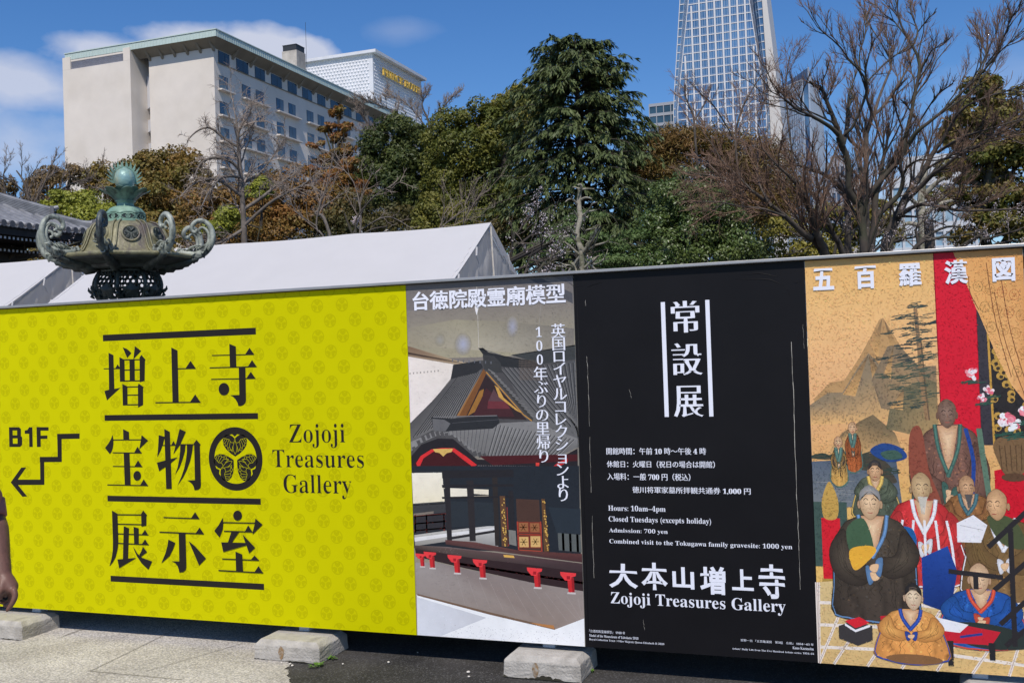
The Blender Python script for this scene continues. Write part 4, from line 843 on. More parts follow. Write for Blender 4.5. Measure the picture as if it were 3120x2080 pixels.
mb.add([(-S, -60, 0), (S, -60, 0), (S, S, 0), (-S, S, 0)], [(0, 1, 2, 3)]); G = mb.build('ground', [M_asph]); struct(G)
def conc_mat():
    m = mat('exposed_aggregate', (0.54, 0.50, 0.445), rough=0.9, var=0.22, scale=1.6, bump=0.55, bscale=120, col2=(0.33, 0.29, 0.25), c2scale=1.1, c2lo=.5, c2hi=.72)
    nt = m.node_tree; N = nt.nodes; L = nt.links; b = N['Principled BSDF']
    no = N.new('ShaderNodeTexNoise'); no.inputs['Scale'].default_value = 95; no.inputs['Detail'].default_value = 3; tc = N.new('ShaderNodeTexCoord'); L.new(tc.outputs['Object'], no.inputs['Vector'])
    mr = N.new('ShaderNodeMapRange'); mr.inputs[1].default_value = .35; mr.inputs[2].default_value = .65; mr.inputs[3].default_value = .62; mr.inputs[4].default_value = 1.3; L.new(no.outputs[0], mr.inputs[0])
    mx = N.new('ShaderNodeMix'); mx.data_type = 'RGBA'; mx.blend_type = 'MULTIPLY'; mx.inputs[0].default_value = 1; L.new(b.inputs['Base Color'].links[0].from_socket, mx.inputs[6])
    cb = N.new('ShaderNodeCombineColor'); [L.new(mr.outputs[0], cb.inputs[i]) for i in range(3)]; L.new(cb.outputs[0], mx.inputs[7]); L.new(mx.outputs[2], b.inputs['Base Color']); return m
M_conc = conc_mat()
# concrete paving on the left, its worn edge breaking into the asphalt
edge = [onZ(x, y, 0) for x, y in [(870, 2200), (885, 2120), (880, 2080), (882, 2050), (872, 2040), (885, 2025), (862, 2010)]]
e2 = [(p.x, p.y) for p in edge] + [(-2.98, 4.8), (-3.05, 5.4), (-3.1, 7.0)]
rg = random.Random(5); poly = []
for i in range(len(e2) - 1):
    for j in range(8):
        t = j / 8; poly.append((e2[i][0] + (e2[i + 1][0] - e2[i][0]) * t + rg.uniform(-.012, .012), e2[i][1] + (e2[i + 1][1] - e2[i][1]) * t + rg.uniform(-.012, .012)))
poly = [(-1.9, -5)] + poly + [(-3.1, 7.0), (-30, 7.0), (-30, -5)]
mb = MB(); mb.add([(x, y, .004) for x, y in poly], [tuple(range(len(poly)))]); o = mb.build('concrete_paving', [M_conc]); struct(o)
M_joint = mat('paving_joint', (0.27, 0.24, 0.205), rough=.95, var=.25, scale=12)
mb = MB()
def joint(a, b, w=.008):
    a = onZ(*a, 0); b = onZ(*b, 0); d = (b - a); d.normalize(); n = Vector((-d.y, d.x, 0)) * w / 2
    a = a - d * .0; mb.add([(a + n).to_tuple()[:2] + (.008,), (a - n).to_tuple()[:2] + (.008,), (b - n).to_tuple()[:2] + (.008,), (b + n).to_tuple()[:2] + (.008,)], [(0, 1, 2, 3)])
Zg = zm(0, 1500, 2.7034)
joint(Zg((520, 1190)), Zg((985, 1020)), .007); joint(Zg((740, 1480)), Zg((1620, 1050)), .005); joint(Zg((1200, 1480)), Zg((2080, 1225)), .004)
joint(Zg((720, 1475)), Zg((1500, 1550)), .005); joint(Zg((300, 1180)), Zg((-400, 1130)), .006)
o = mb.build('paving_joint', [M_joint]); struct(o)
# concrete footings
def block_mat():
    m = mat('cast_concrete', (0.45, 0.42, 0.375), rough=0.9, var=0.2, scale=9, bump=0.35, bscale=90, col2=(0.30, 0.275, 0.24), c2scale=7, c2lo=.48, c2hi=.68); return m
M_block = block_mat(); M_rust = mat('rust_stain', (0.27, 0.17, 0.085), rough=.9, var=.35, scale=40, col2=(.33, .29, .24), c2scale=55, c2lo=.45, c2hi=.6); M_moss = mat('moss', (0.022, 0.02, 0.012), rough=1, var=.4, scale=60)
M_mossg = mat('green_moss', (0.05, 0.065, 0.012), rough=1, var=.4, scale=60)
def footing(x0, x1, yf, yb, h, label, seed, rust=True, moss=False):
    r = random.Random(seed); t = thing('concrete_footing', ((x0 + x1) / 2, (yf + yb) / 2, 0), label, 'concrete block', 'concrete blocks under the hoarding')
    bm = bmesh.new(); c = .026; z = h
    def ring(i, zz): return [(x0 + i, yf + i * .8, zz), (x1 - i, yf + i * .8, zz), (x1 - i, yb - i, zz), (x0 + i, yb - i, zz)]
    vs = [bm.verts.new(p) for rg_ in (ring(-.004, .0), ring(0, z - c), ring(c, z)) for p in rg_]
    for k in range(2):
        for i in range(4): bm.faces.new((vs[k * 4 + i], vs[k * 4 + (i + 1) % 4], vs[k * 4 + 4 + (i + 1) % 4], vs[k * 4 + 4 + i]))
    bm.faces.new(vs[8:12]); bm.faces.new(vs[3::-1])
    bmesh.ops.bevel(bm, geom=bm.edges[:], offset=.0045, segments=2, affect='EDGES', profile=.5)
    bmesh.ops.subdivide_edges(bm, edges=[e for e in bm.edges if e.calc_length() > .05], cuts=6, use_grid_fill=True)
    for v in bm.verts: v.co += Vector((r.gauss(0, .0005), r.gauss(0, .0005), r.gauss(0, .0004)))
    for v in bm.verts: v.co -= t.location
    me = bpy.data.meshes.new('block'); bm.to_mesh(me); bm.free(); me.materials.append(M_block); o = bpy.data.objects.new('block', me); COL.objects.link(o); o.parent = t
    for p in me.polygons: p.use_smooth = False
    mb = MB(); cx = x0 + (x1 - x0) * .42
    if rust:
        P = [(0, 0), (.010, .012), (.017, .03), (.016, .045), (.007, .058), (-.003, .060), (-.012, .05), (-.017, .032), (-.010, .012)]
        mb.add([(cx + px_, yf - .0045, .006 + pz * (h - .026) / .064) for px_, pz in P], [tuple(range(len(P)))]); mb.build('rust_stain', [M_rust], t)
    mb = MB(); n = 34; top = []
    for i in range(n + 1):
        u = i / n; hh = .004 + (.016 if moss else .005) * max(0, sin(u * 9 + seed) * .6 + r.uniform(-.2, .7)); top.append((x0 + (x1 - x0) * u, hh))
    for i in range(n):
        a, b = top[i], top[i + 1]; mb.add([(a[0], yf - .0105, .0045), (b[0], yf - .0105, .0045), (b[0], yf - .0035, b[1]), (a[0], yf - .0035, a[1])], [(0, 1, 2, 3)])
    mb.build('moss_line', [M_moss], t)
    return t
footing(-5.16, -4.74, 4.585, 4.87, .105, 'pale concrete footing block under the left end of the yellow panel, behind the hanging hand', 1, rust=False)
footing(-3.178, -2.79, 4.606, 4.90, .105, 'concrete footing block with a rust streak and weeds, under the right part of yellow panel', 2)
footing(-1.79, -1.405, 4.645, 4.93, .108, 'concrete footing block with dark moss along its foot, below the temple photo panel', 3, moss=True)
footing(.255, .66, 4.67, 4.93, .105, 'concrete footing block peeping out below the lower right corner of the painting panel', 4, rust=False)
# weeds, pebbles
M_weed = mat('weed_leaf', (0.10, 0.21, 0.022), rough=.5, var=.25, scale=40)
def weed(p, n, size, label, seed):
    r = random.Random(seed); mb = MB(); 
    for i in range(n):
        a = r.uniform(0, 2 * pi); l = size * r.uniform(.6, 1.2); tilt = r.uniform(.25, .9); w = l * .22; base = Vector((r.gauss(0, size * .35), r.gauss(0, size * .25), 0)); d = Vector((cos(a), sin(a), 0)); s_ = Vector((-sin(a), cos(a), 0))
        P = [base, base + d * l * .35 * cos(tilt) + Vector((0, 0, l * .35 * sin(tilt))) - s_ * w, base + d * l * .35 * cos(tilt) + Vector((0, 0, l * .35 * sin(tilt))) + s_ * w, base + d * l * .75 * cos(tilt) + Vector((0, 0, l * .6 * sin(tilt))) - s_ * w * .7, base + d * l * .75 * cos(tilt) + Vector((0, 0, l * .6 * sin(tilt))) + s_ * w * .7, base + d * l * cos(tilt * .8) + Vector((0, 0, l * .62 * sin(tilt)))]
        mb.add([p + q + Vector((0, 0, .005)) for q in P], [(0, 1, 2), (1, 3, 4, 2), (3, 5, 4)])
    o = mb.build('weed', [M_weed], origin=(p.x, p.y, 0)); tag(o, label, 'weed', 'weeds by the footings'); return o
weed(onZ(971, 2030, 0), 16, .034, 'small green weed at the front corner of the block with the rust streak', 1)
weed(onZ(1005, 2008, 0), 14, .03, 'upright green weed along the right side of the block with the rust streak', 2)
weed(onZ(950, 2034, 0), 8, .022, 'tiny low weed creeping on the asphalt in front of the rust-streaked block', 3)
weed(onZ(1800, 2047, 0), 14, .024, 'bright weed at the right back corner of the mossy footing block', 4)
M_peb = mat('pale_pebble', (0.62, 0.57, 0.5), rough=.8, var=.15, scale=60)
def pebble(p, r_, label, seed):
    bm = bmesh.new(); bmesh.ops.create_icosphere(bm, subdivisions=2, radius=1); rr_ = random.Random(seed); k = [rr_.uniform(.75, 1.2) for _ in range(3)]
    for v in bm.verts: v.co = Vector((v.co.x * r_ * k[0], v.co.y * r_ * k[1], v.co.z * r_ * .65)) * rr_.uniform(.93, 1.07)
    me = bpy.data.meshes.new('pebble'); bm.to_mesh(me); bm.free(); me.materials.append(M_peb); o = bpy.data.objects.new('pebble', me); COL.objects.link(o); o.location = (p.x, p.y, r_ * .6 + .004); tag(o, label, 'pebble', 'pebbles on the asphalt')
Zp = zm(740, 1860, 7.35); Zq = zm(740, 1500, 2.7034)
for i, (q, r_, lb) in enumerate([(Zp((870, 1190)), .005, 'tiny white pebble lying just in front of the rust streak'), (Zp((1060, 1215)), .007, 'pinkish pebble between two white ones near the rust-streaked block'), (Zp((1107, 1250)), .006, 'white pebble closest to the paving edge near the rust-streaked block'), (Zp((2240, 1215)), .006, 'lone white pebble on dark asphalt right of the weeds'),
                              (Zq((1200, 1408)), .008, 'larger pale pebble midway between the two middle footing blocks'), (Zq((1858, 1490)), .009, 'largest pale pebble left of the mossy footing block'), (Zq((1862, 1525)), .006, 'small pebble just below the largest one left of the mossy block'), (Zq((1440, 1325)), .005, 'tiny pebble at the shadow edge between the middle blocks'), (Zq((405, 1435)), .004, 'tiny stone in front of the rust-streaked block on the paving')]):
    pebble(onZ(*q, 0), r_, lb, i)
# added dark sheet behind the hoarding, blocks sky light to blacken the gap
mb = MB(); mb.add([(-6.0, 5.02, .95), (.6, 5.02, .95), (.6, 5.42, .02), (-6.0, 5.42, .02)], [(0, 1, 2, 3)]); mb.build('sky_blocker_sheet', [M_darkrail], SIGN)
# ---------------------------------------------------------------- bronze lantern
def bronze(name, c1, c2, c3, rough=.55, s1=5, s2=9, metal=.12):
    m = mat(name, c1, rough=rough, var=.22, scale=16, bump=.25, bscale=40, metal=metal, col2=c2, c2scale=s1, c2lo=.42, c2hi=.62)
    nt = m.node_tree; N = nt.nodes; L = nt.links; b = N['Principled BSDF']; tc = N.new('ShaderNodeTexCoord'); mp = N.new('ShaderNodeMapping'); mp.inputs['Scale'].default_value = (1, 1, .22); L.new(tc.outputs['Object'], mp.inputs[0])
    no = N.new('ShaderNodeTexNoise'); no.inputs['Scale'].default_value = s2; no.inputs['Detail'].default_value = 8; no.inputs['Roughness'].default_value = .65; L.new(mp.outputs[0], no.inputs['Vector'])
    mr = N.new('ShaderNodeMapRange'); mr.inputs[1].default_value = .5; mr.inputs[2].default_value = .62; L.new(no.outputs[0], mr.inputs[0])
    mx = N.new('ShaderNodeMix'); mx.data_type = 'RGBA'; L.new(mr.outputs[0], mx.inputs[0]); L.new(b.inputs['Base Color'].links[0].from_socket, mx.inputs[6]); mx.inputs[7].default_value = (*c3, 1); L.new(mx.outputs[2], b.inputs['Base Color']); return m
M_bgreen = bronze('verdigris_bronze', (0.178, 0.310, 0.240), (0.264, 0.403, 0.310), (0.078, 0.132, 0.109), .55, 6, 7)
M_bolive = bronze('olive_bronze', (0.194, 0.178, 0.096), (0.256, 0.240, 0.147), (0.116, 0.096, 0.085), .55, 4, 6)
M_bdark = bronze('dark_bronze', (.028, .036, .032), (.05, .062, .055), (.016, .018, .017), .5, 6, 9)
M_bgrey = bronze('weathered_bronze', (0.264, 0.287, 0.240), (0.388, 0.411, 0.357), (0.054, 0.062, 0.059), .6, 10, 14)
M_byel = bronze('yellowish_bronze', (0.341, 0.326, 0.171), (0.295, 0.326, 0.217), (0.155, 0.155, 0.101), .6, 8, 10)
LC = at(384, 690, 9.0); LX, LY = LC.x, LC.y
LAN = thing('bronze_lantern', (LX, LY, 0), 'weathered bronze lantern with flame jewel, scroll arms and pierced fire box, rising behind yellow panel', 'lantern')
ZS = .000957
def lz(y): return 3.528 - ZS * y
TOCAM = atan2(-LY, -LX)              # direction towards the viewer
def ang(th): return TOCAM + th       # th positive = image right
A0 = radians(-16)
CORN = [ang(A0 + k * pi / 4) for k in range(8)]
def octr(a, i=0, k=.5):              # octagon radius factor, blended with a circle
    d = ((a - CORN[0] + pi / 8) % (pi / 4)) - pi / 8; f = cos(pi / 8) / cos(pi / 8 - abs(d)); return 1 - k + k * f
def L_(mb, prof, n=64, mod=None, mt=0): mb.lathe([(r * ZS, lz(y)) for r, y in prof], n, (LX, LY, 0), mt, mod)
# pedestal down to the ground
mb = MB(); mb.lathe([(.52, 0), (.52, .12), (.46, .16), (.46, .30), (.40, .36), (.30, .42), (.20, .50), (.165, .60), (.15, 1.0), (.175, 1.06), (.175, 1.12), (.15, 1.18), (.16, 1.60), (.22, 1.70), (.36, 1.80), (.44, 1.88), (.44, 1.98), (.36, 2.02), (.22, 2.06), (.21, 2.12)], 48, (LX, LY, 0)); mb.build('pedestal', [M_bdark], LAN, smooth=True)
# fire box: pierced globe
mb = MB()
def boxr(z):
    t = (z - lz(1480)) / (lz(1180) - lz(1480)); return ZS * (222 + (304 - 222) * sin(min(max(t, 0), 1) * pi * .86 + .10))
zlo, zhi = lz(1500), lz(1185)
def hexpt(u, z): a = ang(A0) + u; r = boxr(z) * octr(a, 0, .35); return Vector((LX + r * cos(a), LY + r * sin(a), z))
hs = .0262; mean_r = .27
du = hs * sqrt(3) / mean_r; ncol = int(2 * pi / du); du = 2 * pi / ncol; seen = set()
for row in range(-1, 12):
    for c in range(ncol):
        u0 = (c + (row % 2) * .5) * du; z0 = zlo + .004 + row * hs * 1.5
        for k in range(6):
            a1, a2 = pi / 6 + k * pi / 3, pi / 6 + (k + 1) * pi / 3
            p = (u0 + cos(a1) * du / sqrt(3), z0 + sin(a1) * hs); q = (u0 + cos(a2) * du / sqrt(3), z0 + sin(a2) * hs)
            key = tuple(sorted(((round(p[0] % (2 * pi), 3), round(p[1], 3)), (round(q[0] % (2 * pi), 3), round(q[1], 3)))))
            if key in seen: continue
            seen.add(key)
            if not (zlo < p[1] < zhi and zlo < q[1] < zhi): continue
            mb.tube([hexpt(*p), hexpt(*q)], .0088, 4, cap=False)
mb.build('pierced_lattice', [M_bdark], LAN)
mb = MB()
for k in range(8):
    mb.tube([hexpt(k * pi / 4, zlo + (zhi - zlo) * i / 10) for i in range(11)], .017, 6)
mb.build('corner_rib', [M_bdark], LAN, smooth=True)
mb = MB()
for k in range(8):      # relief plate in every panel
    u0 = k * pi / 4 + pi / 8; z0 = lz(1372); n = 22; ring = []
    rr_ = random.Random(k)
    for j in range(n):
        t = 2 * pi * j / n; w = 1 + .22 * sin(5 * t + k) + rr_.uniform(-.1, .1); ring.append((u0 + cos(t) * .235 * w, z0 + sin(t) * .058 * w))
    c = hexpt(u0, z0); c2 = Vector((LX, LY, z0)); P = [hexpt(*p) for p in ring]; off = lambda p, d: p + (Vector((p.x - LX, p.y - LY, 0)).normalized() * d)
    mb.add([off(p, .004) for p in P] + [off(c, .022)] + [off(p, -.012) for p in P] + [off(c, -.012)], [(j, (j + 1) % n, n) for j in range(n)] + [(n + 1 + (j + 1) % n, n + 1 + j, 2 * n + 1) for j in range(n)] + [(j, n + 1 + j, n + 1 + (j + 1) % n, (j + 1) % n) for j in range(n)])
mb.build('relief_plate', [M_bdark], LAN)
mb = MB()
for k in range(8):      # little hooks standing out of the ribs
    a = CORN[k]; d = Vector((cos(a), sin(a), 0)); b = Vector((LX, LY, lz(1370))) + d * .285
    mb.tube([b, b + d * .03 + Vector((0, 0, .006)), b + d * .048 + Vector((0, 0, .022)), b + d * .05 + Vector((0, 0, .048))], [.015, .016, .012, .003], 6)
    mb.tube([b + d * .0 + Vector((0, 0, -.05)), b + d * .026 + Vector((0, 0, -.03)), b + d * .02 + Vector((0, 0, -.005))], [.006, .016, .005], 6)
mb.build('hook', [M_bdark], LAN, smooth=True)
mb = MB(); L_(mb, [(205, 1520), (232, 1500), (236, 1482), (215, 1474)], 48); L_(mb, [(240, 1205), (262, 1196), (268, 1178), (240, 1170)], 48); mb.build('box_ring', [M_bdark], LAN, smooth=True)
# under-roof
mb = MB()
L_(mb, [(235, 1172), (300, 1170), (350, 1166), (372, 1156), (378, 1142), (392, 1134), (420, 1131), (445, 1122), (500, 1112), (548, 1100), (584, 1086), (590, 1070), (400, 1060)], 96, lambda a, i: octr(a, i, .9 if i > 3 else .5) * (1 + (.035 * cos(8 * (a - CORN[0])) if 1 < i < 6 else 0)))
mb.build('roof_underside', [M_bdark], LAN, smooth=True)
mb = MB(); rr_ = random.Random(2)
for k in range(8):      # carved brackets under each corner
    a = CORN[k]; d = Vector((cos(a), sin(a), 0)); s_ = Vector((-sin(a), cos(a), 0))
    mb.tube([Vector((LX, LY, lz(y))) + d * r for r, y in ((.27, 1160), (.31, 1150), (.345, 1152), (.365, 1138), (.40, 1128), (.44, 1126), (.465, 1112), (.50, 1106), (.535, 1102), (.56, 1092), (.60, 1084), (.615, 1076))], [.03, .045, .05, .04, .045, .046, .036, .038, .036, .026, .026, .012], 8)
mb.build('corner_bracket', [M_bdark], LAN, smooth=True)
# roof body
def roofmod(a, i):
    d = ((a - CORN[0] + pi / 8) % (pi / 4)) - pi / 8
    k = (.25, .45, .6, .7, .75, .8, .9, 1, 1)[min(i, 8)]; return octr(a, i, k)
mb = MB()
L_(mb, [(588, 1080), (600, 1070), (604, 1052), (596, 1044), (520, 1046), (456, 1038), (418, 1010), (390, 958), (366, 895), (342, 832), (314, 785), (272, 755), (215, 738), (180, 734)], 128, lambda a, i: octr(a, i, .85 if i < 6 else .6))
mb.build('roof', [M_bolive], LAN, smooth=True)
mb = MB()
prof = [(520, 1040), (456, 1032), (422, 1007), (394, 956), (370, 894), (346, 830), (318, 780), (276, 750), (218, 732)]
for k in range(8):      # double ribs over the corners
    a = CORN[k]
    for da, w in ((-.055, .008), (.055, .008)):
        P = []
        for r, y in prof: rr2 = r * ZS; aa = a + da * (400 / r); P.append(Vector((LX + rr2 * cos(aa), LY + rr2 * sin(aa), lz(y) + .002)))
        mb.tube(P, w, 6)
mb.build('roof_rib', [M_bolive], LAN, smooth=True)
# crests on the roof panels
def on_roof(u, y): # panel-local: u angle from camera direction
    for i in range(len(prof) - 1):
        (r0, y0), (r1, y1) = prof[i], prof[i + 1]
        if y1 <= y <= y0: t = (y - y0) / (y1 - y0); r = (r0 + (r1 - r0) * t) * ZS; break
    else: r = prof[-1][0] * ZS
    a = ang(u); r *= octr(a, 0, .6); return Vector((LX + r * cos(a), LY + r * sin(a), lz(y)))
for k in range(8):
    u0 = A0 + (k + .5) * pi / 4; c = on_roof(u0, 868); out = Vector((c.x - LX, c.y - LY, .115)).normalized(); sx = Vector((0, 0, 1)).cross(out).normalized(); sy = out.cross(sx)
    R = .080; c = c - out * .008; t = None
    mb = MB(); n = 32
    for (r0, r1, d0, d1) in ((R * .80, R * 1.02, .016, .013),):
        vs = []
        for r, d in ((0, .010), (R * .78, .010), (R * .80, .020), (R * .98, .020), (R * 1.04, -.02)):
            for j in range(n): q = 2 * pi * j / n; vs.append(c + sx * r * cos(q) + sy * r * sin(q) + out * d)
        mb.add(vs, [(i * n + j, i * n + (j + 1) % n, (i + 1) * n + (j + 1) % n, (i + 1) * n + j) for i in range(4) for j in range(n)])
    med = mb.build('crest_medallion', [M_bolive], LAN, smooth=True)
    mb = MB(); mb.add([c + sx * R * .79 * cos(2 * pi * j / n) + sy * R * .79 * sin(2 * pi * j / n) + out * .0115 for j in range(n)], [tuple(range(n))])
    for j in range(3):
        P = [rot2(p, 2 * pi * j / 3) for p in heart()]; P = [(x * R * .98, y * R * .98) for x, y in P]; m_ = len(P); cx = sum(p[0] for p in P) / m_; cy = sum(p[1] for p in P) / m_
        mb.add([c + sx * x + sy * y + out * .012 for x, y in P] + [c + sx * (cx + (x - cx) * .75) + sy * (cy + (y - cy) * .75) + out * .022 for x, y in P], [(i, (i + 1) % m_, m_ + (i + 1) % m_, m_ + i) for i in range(m_)] + [tuple(range(m_, 2 * m_))])
        for f_ in range(-3, 4):
            tip = rot2((f_ * .12, .60 - abs(f_) * .03), 2 * pi * j / 3); bs = rot2((0, .22), 2 * pi * j / 3)
            mb.tube([c + sx * bs[0] * R + sy * bs[1] * R + out * .022, c + sx * tip[0] * R + sy * tip[1] * R + out * .024], .0026, 4)
    mb.build('leaf_crest', [M_bdark], med)
# upper drum with cartouches
mb = MB(); L_(mb, [(182, 742), (186, 734), (186, 718), (176, 712), (176, 668), (182, 660), (176, 648), (160, 630), (140, 606), (112, 592), (84, 588), (78, 584), (74, 560), (80, 540), (70, 536)], 96, lambda a, i: octr(a, i, .95 if i < 6 else .2)); mb.build('upper_drum', [M_bgreen], LAN, smooth=False)
for k in range(8):
    u0 = A0 + (k + .5) * pi / 4; a = ang(u0); out = Vector((cos(a), sin(a), 0)); sx = Vector((-sin(a), cos(a), 0)); c = Vector((LX, LY, lz(690))) + out * (176 * ZS * cos(pi / 8) + .0015); w, h = .054, .023
    P = [(-w, -h * .4), (-w * .75, -h * .55), (-w * .7, -h), (w * .7, -h), (w * .75, -h * .55), (w, -h * .4), (w, h * .4), (w * .75, h * .55), (w * .7, h), (-w * .7, h), (-w * .75, h * .55), (-w, h * .4)]
    mb = MB(); mb.add([c + sx * x + Vector((0, 0, z)) for x, z in P], [tuple(range(12))]); ct = mb.build('cartouche', [M_bdark], LAN)
    mb = MB(); P2 = P + [P[0]]; mb.tube([c + sx * x + Vector((0, 0, z)) + out * .002 for x, z in P2], .0042, 5); mb.build('cartouche_frame', [M_bgreen], ct)
    mb = MB(); mb.tube([c + sx * .018 * cos(2 * pi * j / 20) + Vector((0, 0, .018 * sin(2 * pi * j / 20))) + out * .006 for j in range(21)], .0032, 5)
    for j in range(3): P = [rot2(p, 2 * pi * j / 3) for p in heart()]; mb.add([c + sx * x * .0185 + Vector((0, 0, y * .0185)) + out * .007 for x, y in P], [tuple(range(len(P)))])
    mb.build('small_crest', [M_bgreen], ct)
# lotus
mb = MB(); L_(mb, [(74, 548), (84, 545), (90, 538), (84, 530)], 32); mb.build('neck_ring', [M_bgreen], LAN, smooth=True)
mb = MB(); np_ = 8
for ring, (r1, h1, ph, wd) in enumerate(((.150, 418, 0, .62), (.189, 432, .5, .58))):
    for k in range(np_):
        a0 = ang(A0 + (k + ph) * 2 * pi / np_); nu, nv = 9, 8; vs = []
        for i in range(nv):
            t = i / (nv - 1); y = 545 + (h1 - 545) * (t ** .85); r = .078 + (r1 - .078) * (t ** 1.3) + (.022 * max(0, t - .75) / .25)
            for j in range(nu):
                s_ = (j / (nu - 1) - .5) * 2; w = wd * (.55 + .45 * sin(min(t * 1.25, 1) * pi * .5)) * (1 - .62 * max(0, t - .7) ** 2 / .09 * .55)
                a = a0 + s_ * w * .5 * 1.35; rr2 = r - .022 * s_ * s_ * t + .012 * (1 - s_ * s_) * sin(t * pi); zz = lz(y) - .02 * s_ * s_ * t
                vs.append(Vector((LX + rr2 * cos(a), LY + rr2 * sin(a), zz)))
        fs = [(i * nu + j, i * nu + j + 1, (i + 1) * nu + j + 1, (i + 1) * nu + j) for i in range(nv - 1) for j in range(nu - 1)]; o_ = len(vs)
        vs2 = [v + (Vector((v.x - LX, v.y - LY, 0)).normalized() * -.004) for v in vs]
        mb.add(vs + vs2, fs + [tuple(o_ + i for i in f[::-1]) for f in fs])
        rim = [vs[(nv - 1) * nu + j] for j in range(nu)]; mb.tube(rim, .003, 5)
mb.build('lotus_petals', [bronze('petal_bronze', (0.085, 0.155, 0.132), (0.155, 0.256, 0.209), (0.046, 0.070, 0.062), .5, 9, 10)], LAN, smooth=True)
# jewel and flames
mb = MB(); L_(mb, [(40, 425), (62, 410), (80, 385), (90, 350), (92, 322), (86, 290), (70, 262), (46, 242), (22, 230), (8, 220), (1, 214)], 40); mb.build('jewel', [bronze('jewel_bronze', (0.264, 0.419, 0.364), (0.209, 0.364, 0.388), (0.372, 0.388, 0.256), .42, 6, 7)], LAN, smooth=True)
cz = lz(318)
def flame(side_a):
    d = Vector((cos(side_a), sin(side_a), 0)); mb = MB()
    def P(r, t): return (r * cos(t), r * sin(t))
    tips = 7; th0, th1 = radians(-24), radians(80)
    poly = []
    for i in range(13): t = th1 + radians(4) + (th0 - radians(16) - th1) * i / 12; poly.append(P(.089, t))
    outer = []; dt = (th1 - th0) / (tips - 1)
    for k in range(tips):
        t = th0 + dt * k; R0 = .100; lean = .30 * (1 - .75 * k / (tips - 1)); R1 = .160 - .004 * abs(k - 3)
        outer += [P(R0 - .004, t - dt * .50), P(R0 + .012, t - dt * .34), P(R0 + .026, t - dt * .22 + lean * .35), P(R1 - .006, t + lean * .72), P(R1 + .002, t + lean), P(R1 - .013, t + lean * .78 + dt * .06), P(R0 + .013, t + dt * .22 + lean * .2), P(R0 - .001, t + dt * .36), P(R0 - .004, t + dt * .46)]
    poly = [p for p in poly] + outer
    mb.prism(poly, lambda u, v, w: Vector((LX, LY, cz)) + d * u + Vector((0, 0, v)) + Vector((-d.y, d.x, 0)) * w, -.006, .006)
    # slim rim following the jewel
    mb.tube([Vector((LX, LY, cz)) + d * (.098 * cos(t)) + Vector((0, 0, .098 * sin(t))) for t in [th0 + (th1 - th0) * i / 14 for i in range(15)]], .007, 6)
    o = mb.build('flame', [M_bgreen], LAN); return o
for k in (1, 3): flame(ang(pi / 2 * k + radians(10)))
